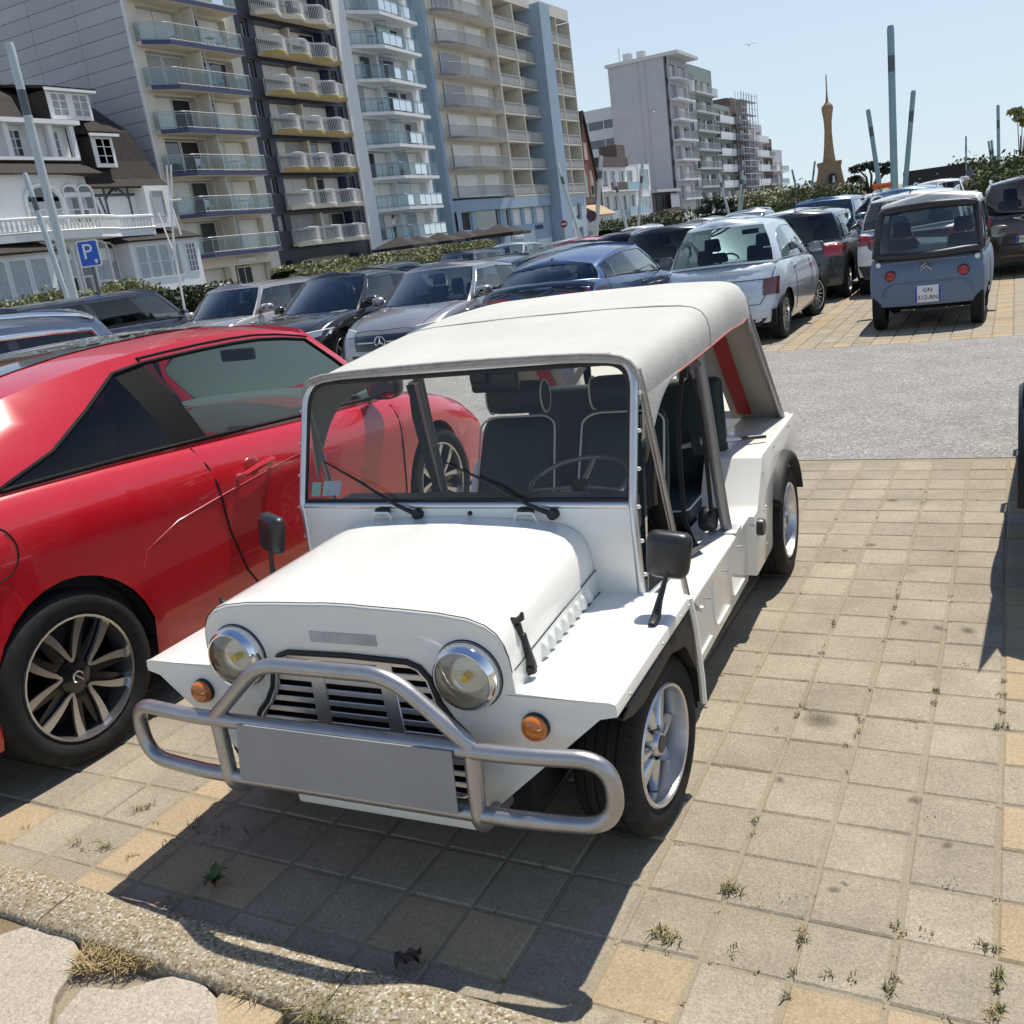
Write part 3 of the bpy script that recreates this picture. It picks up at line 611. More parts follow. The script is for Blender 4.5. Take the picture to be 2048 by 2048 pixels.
for k in range(8):
    x = -.52+k*.149; MB().ball((x, WST-.016, wt+.006), (.009, .008, .009), 8, 4).build('snap_stud', m_bar, mk)
for (px, tx, tz) in ((-.128, -.50, 1.06), (.349, -.03, 1.05)):
    wi = thing('wiper', None, None); wi.parent = mk
    p0 = Vector((px, .180, .893)); p1 = Vector((tx*.5+px*.5, .188, lerp(.90, tz, .56))); p2 = Vector((tx, wsp(0, tz)[1]-.014, tz))
    MB().lathe([(.0, -.022), (.016, -.02), (.018, 0), (.018, .012)], 'y', (px, .192, .893), 14).build('pivot', m_rubber, wi)
    MB().tube([p0, p0.lerp(p1, .35)+Vector((0, -.012, 0)), p1], [.009, .007, .0045], 8).build('arm', m_rubber, wi)
    d = (p2-p1); MB().tube([p1-d*.42+Vector((0, .006, -.012)), p1+Vector((0, -.002, .004)), p2], [.0035, .0055, .003], 6).build('blade', m_rubber, wi)
for x in (-.259, .26):
    MB().tube(fillet([(x-.036, .192, .855), (x-.036, .170, .880), (x-.03, .172, .90), (x+.03, .172, .90), (x+.036, .170, .880), (x+.036, .192, .855)], .012, 4), .0045, 6).build('bonnet_loop', m_white, mk)
    MB().box(x-.026, x+.026, .172, .192, .893, .914).build('hinge', m_rubber, mk, bevel=.006)
MB().lathe([(0, -.008), (.006, -.006), (.008, 0)], 'y', (.06, .193, .893), 10).build('washer_jet', m_rubber, mk)
# side quarter screens with stays
for s in (-1, 1):
    b = (s*.648, .50, .505); tp = (s*.612, .352, 1.22)
    MB().tube([(s*.605, .345, 1.29), tp, b, (s*.672, .525, .455)], [.009, .011, .011, .007], 8).build('screen_stay', m_bar, mk)
    MB().tube([(s*.668, .525, .458), (s*.682, .53, .447), (s*.686, .525, .465)], .005, 6).build('stay_hook', m_alu, mk)
    q = [(s*.612, .222, .625), (s*.640, .458, .625), (s*.612, .352, 1.16), (s*.611, .305, 1.16)]
    MB().add(q, [(0, 1, 2, 3)]).build('quarter_screen', m_clear, mk, smooth=0)
    MB().tube([q[0], q[1]], .010, 6, flat=.5).build('screen_rail', m_alu, mk)
# canvas roof
def roof_sec(y):
    zc = smoothi(y, [(.335, 1.345), (.55, 1.364), (1.06, 1.408), (1.5, 1.438), (1.70, 1.436), (1.80, 1.40), (1.84, 1.34)])
    hwid = smoothi(y, [(.335, .607), (.6, .625), (1.06, .645), (1.6, .645), (1.84, .63)])
    drop = smoothi(y, [(.335, .145), (1.06, .165), (1.6, .185), (1.84, .155)])
    S = [(1.0, 1.0), (1.004, .80), (1.002, .60), (.99, .40), (.963, .245), (.92, .145), (.85, .085), (.72, .045), (.5, .018), (.25, .004)]
    P = [(hwid*a, y, zc-drop*b) for a, b in S]
    return P+[(0, y, zc)]+[(-x, yy, z) for x, yy, z in reversed(P)]
ys = [.330, .337, .36, .39]+[.42+.1*i for i in range(14)]+[1.76, 1.80, 1.825, 1.84]
rows = [roof_sec(y) for y in ys]
rows[0] = [(x*.998, y, z-.016) for x, y, z in rows[0]]
for r_ in rows:
    for i in range(len(r_)):
        x, y, z = r_[i]; sag = .006*math.sin(PI*((y-.335)/.725)) if y < 1.06 else .005*math.sin(PI*(y-1.06)/.6)
        if 5 < i < len(r_)-6: r_[i] = (x, y, z-sag*.8+.0012*math.sin(17*x+9*y))
MB().grid(rows).build('canvas_roof', m_canvas, mk, smooth=60, solid=.003)
MB().tube([(p[0], .330, p[2]+.003) for p in roof_sec(.335)][2:-2], .0095, 8).build('front_hem', mat('canvas_hem', (.30, .29, .27), .7, var=.3, vscale=30), mk)
MB().tube([(p[0]*1.001, 1.06, p[2]+.001) for p in roof_sec(1.06)], .003, 5).build('roof_seam', m_canvas, mk)
for s in (-1, 1):   # front side flaps
    rows = []
    for k in range(9):
        t = k/8; y = .345+.34*t; edge = roof_sec(y)[0]; zb = edge[2]-.22*(1-t)**2.6-.004
        rows.append([(s*edge[0], y, edge[2]+.006), (s*(edge[0]+.004), y-.010*(1-t), (edge[2]+zb)/2), (s*(edge[0]+.002), y-.02*(1-t), zb)])
    MB().grid(rows).build('canvas_flap', m_canvas, mk, smooth=60, solid=.003)
    MB().tube([(s*(roof_sec(y)[0][0]+.001), y, roof_sec(y)[0][2]-.001) for y in [.66+.08*i for i in range(15)]], .0045, 6).build('roof_hem', mat('red_hem', (.35, .12, .11), .7), mk)
    MB().tube(fillet([(s*.645, 2.42, .66), (s*.642, 2.36, .72), (s*.622, 1.815, 1.28), (s*.56, 1.79, 1.385), (0, 1.79, 1.405)], .07, 6), .015, 10).build('rear_hoop', m_pipe_r, mk)
    MB().tube(fillet([(s*.622, 1.20, .50), (s*.615, 1.185, .60), (s*.590, 1.065, 1.30), (s*.5, 1.06, 1.352), (0, 1.06, 1.36)], .08, 6), .023, 12).build('roll_bar', m_pipe_r, mk)
    MB().box(s*.56, s*.67, 1.15, 1.25, .502, .511).build('roll_bar_foot', m_alu, mk, bevel=.002)
    MB().tube([(s*.60, 1.09, 1.18), (s*.57, .98, 1.19)], .014, 6).build('belt_bracket', m_bar, mk)
    belt = MB()
    def strap(P, wv, th=.0018):
        P = [Vector(p) for p in P]; rw = []
        for p in P: rw.append([p-Vector(wv), p+Vector(wv)])
        belt.grid(rw)
    strap([(s*.565, .97, 1.19), (s*.535, .95, 1.0), (s*.525, .97, .8), (s*.52, .98, .62), (s*.545, 1.0, .52)], (.011*s, -.008, 0))
    strap([(s*.572, .985, 1.19), (s*.60, 1.02, 1.05), (s*.60, 1.06, .85), (s*.588, 1.12, .60)], (.010*s, -.008, 0))
    strap([(s*.55, .86, .513), (s*.58, .92, .53), (s*.55, .96, .518), (s*.50, 1.0, .54)], (.02, .02, 0))
    belt.build('seat_belt', m_strap, mk, smooth=60, solid=.002)
    MB().tube([(s*.58, .975, 1.19), (s*.572, .972, 1.15)], .010, 6).build('belt_buckle', m_blkplas, mk)
    MB().lathe([(0, -.03), (.042, -.03), (.048, -.02), (.048, .02), (.042, .03), (0, .03)], 'x', (s*.565, 1.15, .565), 16).build('belt_reel', m_blkplas, mk)
    strap2 = MB(); strap2.grid([[(s*.24-.022, 2.05, 1.05), (s*.24+.022, 2.05, 1.05)], [(s*.42-.022, 1.62, .70), (s*.42+.022, 1.62, .70)]])
    strap2.build('rear_belt', m_strap, mk, solid=.002)
    # rear curtain with red bands
    MB().add([(s*.42, 1.925, 1.205), (s*.49, 1.925, 1.205), (s*.51, 2.335, .725), (s*.44, 2.335, .725)], [(0, 1, 2, 3)]).build('red_band', m_red, mk, smooth=0, solid=.002)
for s in (-1, 1): MB().add([(s*.38, 1.83, 1.33), (s*.625, 1.83, 1.33), (s*.64, 2.40, .69), (s*.40, 2.40, .69)], [(0, 1, 2, 3)]).build('rear_curtain', m_canvas_in, mk, smooth=0, solid=.002)
MB().add([(-.38, 1.83, 1.33), (.38, 1.83, 1.33), (.40, 2.40, .69), (-.40, 2.40, .69)], [(0, 1, 2, 3)]).build('curtain_window', m_clear, mk, smooth=0)
# seats
def seat(xc, parent):
    se = thing('seat', None, None, (xc, 0, 0)); se.parent = parent
    rows = []
    for i in range(12):
        t = i/11; z = .46+.535*t; y = .98+.23*t; hwid = .185*(1-.10*t**3)*(1 if t < .97 else .93); th = .06*(1-.35*t)
        if i == 11: z -= .004; th *= .5
        ring = []
        for j in range(20):
            a = 2*PI*j/20; ca, sa = math.cos(a), math.sin(a)
            ring.append((hwid*abs(ca)**.45*(1 if ca >= 0 else -1), y+th*abs(sa)**.6*(1 if sa >= 0 else -1), z))
        rows.append(ring)
    mb = MB(); mb.grid(rows, wrap=True); k = len(mb.v); mb.f.append(list(range(k-20, k))); mb.m.append(0)
    mb.build('backrest', m_green, se, smooth=60)
    MB().tube(fillet([(-.183, .955, .50), (-.168, 1.155, .975), (-.12, 1.178, .998), (.12, 1.178, .998), (.168, 1.155, .975), (.183, .955, .50)], .05, 6), .0042, 6).build('piping', m_pipe, se)
    rows = []
    for i in range(9):
        t = i/8; x = -.125+.25*t; ss = (1-abs(2*t-1)**6)**.5*.12+.88
        rows.append([(x, 1.195+.052*ss*math.cos(a), 1.075+.068*ss*math.sin(a)) for a in [2*PI*j/16 for j in range(16)]])
    mb = MB(); mb.grid(rows, wrap=True); mb.f += [list(range(16))[::-1], list(range(128, 144))]; mb.m += [0, 0]
    mb.build('headrest', m_green, se, smooth=50)
    for x in (-.123, .123): MB().tube([(x, 1.195+.050*math.cos(a), 1.075+.066*math.sin(a)) for a in [2*PI*j/20 for j in range(20)]], .0036, 6, closed=True).build('headrest_piping', m_pipe, se)
    MB().box(-.19, .19, .50, 1.0, .34, .49).build('cushion', m_green, se, bevel=.04, bseg=3)
    MB().tube(fillet([(-.19, .95, .478), (-.19, .505, .478), (.19, .505, .478), (.19, .95, .478)], .05, 5), .0045, 6).build('piping', m_pipe, se)
seat(-.20, mk); seat(.255, mk)
be = thing('rear_bench', None, None); be.parent = mk
MB().hexa([(-.43, 1.70, .52), (.52, 1.70, .52), (.52, 1.80, .52), (-.43, 1.80, .52), (-.43, 1.76, 1.01), (.50, 1.76, 1.01), (.50, 1.83, 1.01), (-.43, 1.83, 1.01)]).build('backrest', m_green, be, bevel=.03, bseg=3)
MB().box(-.45, .45, 1.30, 1.76, .40, .56).build('cushion', m_green, be, bevel=.04, bseg=3)
MB().tube(fillet([(-.44, 1.70, .545), (-.44, 1.305, .545), (.44, 1.305, .545), (.44, 1.70, .545)], .05, 5), .0045, 6).build('piping', m_pipe, be)
# steering wheel
st = thing('steering_wheel', None, None, (.285, .575, .885)); st.parent = mk; st.rotation_euler = (math.radians(14), 0, 0)
MB().tube([(.172*math.cos(a), .172*math.sin(a), 0) for a in [2*PI*i/36 for i in range(36)]], .009, 8, closed=True).build('rim', mat('wheel_rim_grey', (.10, .10, .105), .25, coat=.8), st)
for a in (200, 340, 90):
    a = math.radians(a); MB().tube([(.02*math.cos(a), .02*math.sin(a), -.02), (.168*math.cos(a), .168*math.sin(a), 0)], [.012, .007], 6, flat=.5).build('spoke', m_alu, st)
MB().lathe([(0, .0), (.03, -.004), (.034, -.02), (.02, -.05)], 'z', n=16).build('hub', m_blkplas, st)
MB().tube([(0, 0, -.02), (0, 0, -.36)], .018, 8).build('column', m_blkplas, st)
MB().box(-.085, .085, -.012, .012, -.035, .035).build('interior_mirror', m_blkplas, mk, (.105, .40, 1.272), (0, 0, 0), bevel=.012, bseg=3)
MB().box(-.03, .03, .0, .03, -.02, .03).build('mirror_mount', m_blkplas, mk, (.06, .37, 1.29), bevel=.006)
# wing mirrors
for (b, h, rz) in (((.700, -.035, .645), (.728, .085, .812), 0.05), ((-.690, .02, .645), (-.655, .085, .858), -0.35)):
    mi = thing('wing_mirror', None, None); mi.parent = mk
    B = Vector(b); Hh = Vector(h)
    MB().tube([B, B+Vector((.004, .030, .012)), B+Vector((.010, .055, .05)), Hh+Vector((0, -.025, -.045)), Hh+Vector((0, -.02, -.02))], [.012, .015, .010, .0065, .008], 8).build('stalk', m_blkplas, mi)
    rows = []
    for i, (t, sc2) in enumerate(((-.026, .55), (-.020, .86), (-.006, .98), (.012, 1.0), (.016, .96))):
        rows.append([(p.x*sc2, t, p.y*sc2) for p in fillet([(-.060, -.072, 0), (.058, -.072, 0), (.066, .062, 0), (-.066, .062, 0)], .034, 5, True)])
    mb = MB(); mb.grid(rows, wrap=True); q = len(rows[0]); mb.f += [list(range(q)), list(range(4*q, 5*q))]; mb.m += [0, 0]
    mb.xform(Matrix.Translation(Hh) @ Matrix.Rotation(rz, 4, 'Z') @ Matrix.Rotation(-.12, 4, 'X') @ Matrix.Rotation(.12, 4, 'Y')).build('housing', m_blkplas, mi, smooth=50)
# luggage seen in the rear box: folded umbrella and bag
ub = thing('folded_umbrella', 'white folded umbrella with a black handle lying on the buggy side box', 'umbrella', (0, 0, 0)); ub.parent = None
Mk = Matrix.Translation((-1.565, 2.27, 0)) @ Matrix.Rotation(math.radians(2), 4, 'Z')
ub.matrix_world = Mk
MB().tube([(.30, 1.72, .71), (.40, 1.75, .735), (.50, 1.80, .73), (.56, 1.83, .72)], [.012, .045, .04, .012], 10, flat=.5).build('canopy', mat('umbrella_cloth', (.7, .7, .72), .6, var=.1, vscale=30), ub)
MB().tube([(.55, 1.825, .72), (.66, 1.88, .715)], .009, 8).build('handle', m_blkplas, ub)
bgm = MB().box(.12, .42, 1.88, 2.2, .44, .66).build('travel_bag', mat('bag_black', (.02, .02, .025), .7), None, bevel=.04, bseg=3); bgm.matrix_world = Mk; tag(bgm, 'black bag lying in the open rear of the white buggy', 'bag')
# wheels
def tyre_mesh(ro, ri, wd, n=48, tread=True):
    h = wd/2; mb = MB(); sh = ro-ri
    prof = [(ri, -h*.82), (ri+sh*.12, -h*.93), (ri+sh*.45, -h*1.0), (ri+sh*.75, -h*.97), (ro-sh*.09, -h*.86), (ro-sh*.02, -h*.72)]
    gv = []
    for k, t in enumerate((-.5, -.17, .17, .5)):
        gv += [(ro, h*(t-.035)), (ro-.006, h*(t-.03)), (ro-.006, h*(t+.03)), (ro, h*(t+.035))]
    prof = prof+gv+[(r_, -x) for r_, x in reversed(prof)]
    mb.lathe(prof, 'x', n=n)
    if tread:
        for k in range(n):
            for s in (-1, 1):
                a = 2*PI*(k+(.5 if s > 0 else 0))/n; ca, sa = math.cos(a), math.sin(a)
                for (x0, x1, rr) in ((h*.56, h*.92, ro-.001),):
                    P = []
                    for (xx, rr2) in ((x0, ro+.002), (x1, ro-sh*.10)):
                        for da in (-.011, .011): P.append((s*xx, (rr2)*math.cos(a+da), (rr2)*math.sin(a+da)))
                    mb.add(P, [(0, 1, 3, 2)], 1)
    return mb
m_groove = mat('tread_groove', (0.008, 0.008, 0.008), 0.9)
buggy_tyre = tyre_mesh(.262, .172, .185).mesh('tyre', [m_tyre, m_groove], smooth=40, merge=0)
def buggy_rim():
    mb = MB()
    mb.lathe([(.176, .079), (.180, .086), (.175, .091), (.167, .088), (.163, .070), (.158, .03), (.154, .0)], 'x', n=40)
    mb.lathe([(.158, -.01), (.158, -.085), (.176, -.09)], 'x', n=40)
    return mb
rim_me = buggy_rim().mesh('rim', mat('cast_alloy', (.60, .61, .63), .30, metal=.9, var=.1, vscale=30), smooth=45)
m_cast = MATS['cast_alloy']
pet = MB()
rows = []
for i in range(8):
    t = i/7; rr = .050+.106*t; wv = .007+.0185*math.sin(PI*(.15+.75*t)); 
    rows.append([(.040+.024*math.cos(PI*(j/8-.5))*(1-.2*t)-.012*t, wv*math.sin(PI*(j/8-.5)), rr) for j in range(9)])
pet.grid(rows); pet_me = pet.mesh('petal', m_cast, smooth=70, solid=.004)
hub_me = MB().lathe([(.085, .0), (.075, .026), (.058, .034), (.040, .038), (.036, .066), (.030, .074), (.0, .075)], 'x', n=24).mesh('hub', m_cast, smooth=40)
cap_me = MB().lathe([(.026, .0745), (.025, .0765), (0, .077)], 'x', n=18).mesh('hub_cap', m_blkplas)
nut_me = MB().lathe([(.010, .02), (.010, .058), (.007, .062), (0, .062)], 'x', n=6).mesh('wheel_nut', m_bar, smooth=0)
drum_me = MB().lathe([(0, -.02), (.14, -.02), (.14, -.07)], 'x', n=24).mesh('brake_drum', m_dark)
def buggy_wheel(x, y, s, steer=0):
    wv = thing('wheel', None, None, (x, y, .262), 0 if s > 0 else PI); wv.parent = mk; wv.rotation_euler = (0, 0, (0 if s > 0 else PI)+steer)
    put('tyre', buggy_tyre, wv); rm = put('rim', rim_me, wv); put('hub', hub_me, wv); put('hub_cap', cap_me, wv); put('brake_drum', drum_me, wv)
    for k in range(8): put('petal', pet_me, wv, rot=(2*PI*k/8, 0, 0))
    for k in range(4): 
        a = 2*PI*(k+.5)/4; put('wheel_nut', nut_me, wv, (0, .05*math.cos(a), .05*math.sin(a)))
for s in (-1, 1):
    buggy_wheel(s*.612, 0.0, s, math.radians(-5)); buggy_wheel(s*.625, 2.07, s)
MB().tube([(-.6, 0, .25), (.6, 0, .25)], .03, 8).build('front_axle', m_dark, mk); MB().tube([(-.6, 2.07, .25), (.6, 2.07, .25)], .03, 8).build('rear_axle', m_dark, mk)
# ================= parked cars =================
GT = {'clear': glass('car_glass_clear', (.64, .71, .70), 2.4), 'tint': glass('car_glass_tint', (.27, .35, .35), 1.5), 'dark': glass('car_glass_privacy', (.05, .055, .06), 1.6)}
GT['coupe'] = glass('coupe_glass', (.55, .70, .70), 1.1); GT['smoke'] = glass('coupe_privacy', (.035, .042, .048), .9)
m_matt = mat('matt_black', (.012, .012, .013), .7, spec=.12)
m_int = mat('car_interior', (.03, .03, .033), .7)
m_dash = mat('car_dashboard', (.13, .135, .14), .7)
m_seat = mat('car_seat_cloth', (.035, .035, .04), .85)
m_redl = mat('tail_lens_red', (.32, .008, .012), .12, coat=1)
m_blkgl = mat('gloss_black', (.008, .008, .009), .08, coat=1)
m_headl = mat('head_lens', (.45, .48, .50), .08, metal=.6, coat=1)
m_drl = mat('lamp_white', (.75, .77, .78), .2, coat=1)
m_plw = mat('plate_white', (.72, .73, .72), .4)
m_plb = mat('plate_blue', (.02, .06, .35), .4)
m_ltr = mat('plate_letters', (.01, .01, .012), .5)
m_silv = mat('trim_silver', (.7, .71, .73), .18, metal=1)
m_alloy = mat('wheel_alloy', (.55, .56, .58), .25, metal=.9)
m_alloyd = mat('wheel_alloy_dark', (.02, .02, .022), .3, metal=.5, coat=.6)
def paint(name, col, metal=0.0, rough=.32, flake=0.0, dust=.12): return mat('paint_'+name, col, rough, metal=metal, coat=1.0, flake=flake, dust=dust)
def text_mesh(txt, size, m, depth=.0015, align='CENTER'):
    cu = bpy.data.curves.new('text', 'FONT'); cu.body = txt; cu.size = size; cu.align_x = align; cu.align_y = 'CENTER'; cu.extrude = depth; cu.resolution_u = 3
    o = bpy.data.objects.new('text', cu); C.objects.link(o)
    dg = bpy.context.evaluated_depsgraph_get(); me = bpy.data.meshes.new_from_object(o.evaluated_get(dg)); bpy.data.objects.remove(o)
    me.materials.clear(); me.materials.append(m); return me
# ---- wheels (shared) : axis x, outer face +x
WM = {}
def wheel_meshes(key):
    if key in WM: return WM[key]
    r, wd, rim, kind = key
    ty = tyre_mesh(r, rim, wd, 40, False).mesh('tyre', [m_tyre, m_groove], smooth=40)
    h = wd/2
    lip = MB().lathe([(rim-.008, h*.2), (rim+.002, h*.83), (rim-.004, h*.93), (rim-.013, h*.90), (rim-.016, h*.6), (rim-.02, -h*.3)], 'x', n=36).mesh('rim_lip', m_alloy, smooth=40)
    back = MB().lathe([(rim-.018, -h*.2), (rim*.55, -h*.1), (0, -h*.1)], 'x', n=28).mesh('brake_disc', m_dark)
    sp = MB(); cols = [m_alloy, m_alloyd]
    x0 = h*.72
    def spoke(sp, a0, a1, r0, r1, w0, w1, mi, dx0=-.012, dx1=0.0, th=.03):
        p0 = (r0*math.cos(a0), r0*math.sin(a0)); p1 = (r1*math.cos(a1), r1*math.sin(a1))
        n0 = (-math.sin(a0), math.cos(a0)); n1 = (-math.sin(a1), math.cos(a1))
        V = []
        for (dx, q) in ((-th, 0), (0, 0)):
            V += [(x0+dx0+dx, p0[0]-n0[0]*w0, p0[1]-n0[1]*w0), (x0+dx0+dx, p0[0]+n0[0]*w0, p0[1]+n0[1]*w0), (x0+dx1+dx, p1[0]+n1[0]*w1, p1[1]+n1[1]*w1), (x0+dx1+dx, p1[0]-n1[0]*w1, p1[1]-n1[1]*w1)]
        sp.hexa(V, mi)
    R_ = rim-.016
    if kind == 'v5':
        for k in range(5):
            a = 2*PI*k/5+.35
            for s in (-1, 1):
                for q in range(6):      # curved arms of each V
                    t0, t1 = q/6, (q+1)/6
                    f2 = lambda t: (a+s*(.10+.27*t**.75)*1.0 if t > .12 else a+s*(.10+.27*.12**.75)*t/.12)
                    rr = lambda t: .062+(R_-.062)*t
                    spoke(sp, f2(t0), f2(t1), rr(t0), rr(t1), .006+.012*t0, .006+.012*t1, 0, -.008+.008*t0, -.008+.008*t1, .012)
            for s in (-1, 1):
                spoke(sp, a+PI/5+s*.05, a+PI/5+s*.16, .05, R_, .013, .010, 1, -.03, -.02)
                spoke(sp, a+s*.04, a+s*.42, .06, R_, .02, .012, 1, -.03, -.02)
    else:
        n = {'s5': 5, 's10': 10, 's7': 7, 'm16': 16}[kind]
        for k in range(n):
            a = 2*PI*k/n; ww = {5: .030, 7: .022, 10: .016, 16: .008}[n]
            spoke(sp, a, a, .04, R_, ww, ww*.75, 0)
    spm = sp.mesh('spokes', cols, smooth=0, merge=0)
    hb = MB().lathe([(.072, x0-.05), (.066, x0-.018), (.035, x0-.006), (0, x0-.003)], 'x', n=20).mesh('hub', m_alloyd if kind in ('v5', 'm16') else m_alloy, smooth=40)
    WM[key] = (ty, lip, back, spm, hb); return WM[key]
def put_wheel(parent, key, x, y, s, steer=0):
    r = key[0]; e = thing('wheel', None, None, (x, y, r)); e.parent = parent; e.rotation_euler = (0, 0, (0 if s > 0 else PI)+steer)
    ty, lip, back, spm, hb = wheel_meshes(key)
    put('tyre', ty, e); put('rim', lip, e); put('brake_disc', back, e); put('spokes', spm, e); put('hub', hb, e); return e
SEATM = {}
def seat_meshes():
    if SEATM: return SEATM
    def rb(x0, x1, y0, y1, z0, z1, b): return MB().box(x0, x1, y0, y1, z0, z1)
    b = MB().hexa([(-.23, -.07, 0), (.23, -.07, 0), (.23, .06, 0), (-.23, .06, 0), (-.18, -.27, .58), (.18, -.27, .58), (.18, -.18, .58), (-.18, -.18, .58)])
    SEATM['b'] = b.mesh('seat_back', m_seat, bevel=.04, bseg=2)
    h = MB().hexa([(-.12, -.31, .60), (.12, -.31, .60), (.12, -.22, .60), (-.12, -.22, .60), (-.10, -.33, .78), (.10, -.33, .78), (.10, -.25, .78), (-.10, -.25, .78)])
    SEATM['h'] = h.mesh('headrest', m_seat, bevel=.03, bseg=2)
    c = MB().box(-.25, .25, -.05, .45, -.14, .02); SEATM['c'] = c.mesh('seat_cushion', m_seat, bevel=.04, bseg=2)
    s = MB().tube([(.18*math.cos(a), .18*math.sin(a), 0) for a in [2*PI*i/24 for i in range(24)]], .014, 6, closed=True); s.box(-.17, .17, -.015, .015, -.01, .01); s.box(-.05, .05, -.06, .06, -.03, .005)
    SEATM['s'] = s.mesh('steering_wheel', m_int); return SEATM
def car(name, label, loc, rz, P, col, group='parked cars', detail=2):
    """Car facing local +y, origin on the ground under its middle. P: proportions (see SHAPES)."""
    root = thing(name, label, 'van' if name == 'parked_van' else 'car', loc, rz, group)
    L, W, H = P['L'], P['W'], P['H']; hl = L/2; hw_ = W/2
    Y = lambda f: -hl+L*f
    deck = [(Y(f), z) for f, z in P['deck']]; zdk = lambda y: smoothi(y, deck)
    roof = [(Y(f), z) for f, z in P['roof']]; zrf = lambda y: smoothi(y, roof)
    sill = P.get('sill', .22); r = P.get('r', .32); ra = P.get('ra', r+P.get('gap', .045))
    yF = Y(1)-P.get('fo', .85); yR = yF-P['wb']
    def zlow(y):
        for c in (yF, yR):
            if abs(y-c) < ra: return max(sill, r+math.sqrt(max(0, ra*ra-(y-c)**2)))
        t = 0
        if y > hl-.25: t = (y-hl+.25)/.25
        elif y < -hl+.25: t = (-hl+.25-y)/.25
        return sill+t*P.get('lift', .04)
    nk, tk = P.get('nose_taper', .10), P.get('tail_taper', .07)
    def wy(y):
        f = y/hl
        if f > .35: return hw_*(1-nk*((f-.35)/.65)**2)
        if f < -.35: return hw_*(1-tk*((-f-.35)/.65)**2)
        return hw_
    SD = P.get('side', [(0, .925), (.1, .965), (.3, .99), (.55, 1.0), (.72, .995), (.86, .98), (.95, .955), (1, .925)])
    fp = P.get('front', [(0, -.10), (.25, -.02), (.45, 0), (.7, -.03), (.9, -.09), (1, -.15)])
    rp = P.get('rear', [(0, -.10), (.25, -.02), (.45, 0), (.7, -.02), (.9, -.05), (1, -.09)])
    fc, rc = P.get('fcurve', .22), P.get('rcurve', .14)
    def deform(x, y, z):
        a = min(1, abs(x)/max(.01, wy(y)))
        if y > 0:
            wgt = max(0, (y-hl*.45)/(hl*.55))**1.6; zz = z/max(.3, zdk(y)); y += wgt*(smoothi(zz, fp)-fc*a**2.6)
        else:
            wgt = max(0, (-y-hl*.5)/(hl*.5))**1.6; zz = z/max(.3, zdk(y)); y -= wgt*(smoothi(zz, rp)-rc*a**2.8)
        return (x, y, z)
    ys = set([-hl, -hl+.03, -hl+.1, -hl+.22, hl-.22, hl-.1, hl-.03, hl])
    for c in (yF, yR):
        for k in range(-7, 8): ys.add(c+ra*math.sin(k/7*PI/2))
        ys.add(c-ra-.001); ys.add(c+ra+.001)
    y = -hl+.3
    while y < hl-.3:
        if all(abs(y-c) > ra+.05 for c in (yF, yR)): ys.add(y)
        y += .14
    ys = sorted(ys)
    RR = [0, .1, .22, .36, .5, .62, .74, .85, .93, .975, 1]
    cr = P.get('crown', .045)
    def column(y):
        zl, zb = zlow(y), zdk(y); w0 = wy(y); out = []; zs0 = sill
        for q in RR:
            z = lerp(zl, zb-.02, q); t = (z-zs0)/max(.05, zb-.02-zs0); out.append((w0*smoothi(t, SD), z))
        we = w0*SD[-1][1]
        for q, dz in ((.985, .008), (.95, .015), (.87, .02+cr*.12), (.7, .02+cr*.4), (.45, .02+cr*.75), (.2, .02+cr*.95), (0, .02+cr)):
            out.append((we*q, zb-.02+dz))
        return out
    cols = [column(y) for y in ys]
    rows = []
    for y, cc in zip(ys, cols):
        half = [deform(x, y, z) for x, z in cc]; rows.append(half+[(-p[0], p[1], p[2]) for p in reversed(half[:-1])])
    mb = MB(); mb.grid(rows); n = len(rows[0])
    for ri, yy in ((0, ys[0]), (len(rows)-1, ys[-1])):       # end caps
        half = cols[ri]; cap = []
        for (x, z) in half: cap.append([deform(x*u, yy, z) for u in (1, .9, .75, .5, .25, 0, -.25, -.5, -.75, -.9, -1)])
        mb.grid(cap)
    body = mb.build('body', col, root, smooth=50, merge=.002)
    # greenhouse rings
    ya, yas, yc, ycs = [Y(P[k]) for k in ('wA', 'wAs', 'wC', 'wCs')]; yat, yats, yct, ycts = [Y(P[k]) for k in ('rA', 'rAs', 'rC', 'rCs')]
    wr = P.get('roofw', .74)*hw_; we = lambda y: wy(y)*SD[-1][1]*.985
    fr = sorted(set([f for a in P['win'] for f in a[:2]]+[0, 1]+P.get('fx', []))); sub = []
    for a, b in zip(fr, fr[1:]):
        k = max(1, int((b-a)/.08)); sub += [a+(b-a)*i/k for i in range(k)]
    sub.append(1.0); NA = 6
    ring0 = []; ring1 = []; kinds = []
    rcr = P.get('roofcrown', .03); ed = P.get('edge', .045)
    for i in range(NA):
        t = (0, .3, .6, .82, .92, .965)[i]; ring0.append(Vector((we(yas)*t, lerp(ya, yas, t**2.2), zdk(lerp(ya, yas, t**2.2))-.012+cr*(1-t*t)*.9))); y1 = lerp(yat, yats, t**2.2); ring1.append(Vector((wr*t*.97, y1, zrf(y1)+rcr*(1-t*t)-ed*t*.35))); kinds.append(('f', t))
    for f in sub:
        y0 = lerp(yas, ycs, f); y1 = lerp(yats, ycts, f); ww = wr*(1-.05*abs(2*f-1)**3)*interp(f, P.get('roofplan', [(0, 1), (1, 1)]))
        ring0.append(Vector((we(y0), y0, zdk(y0)-.012))); ring1.append(Vector((ww, y1, zrf(y1)-ed))); kinds.append(('s', f))
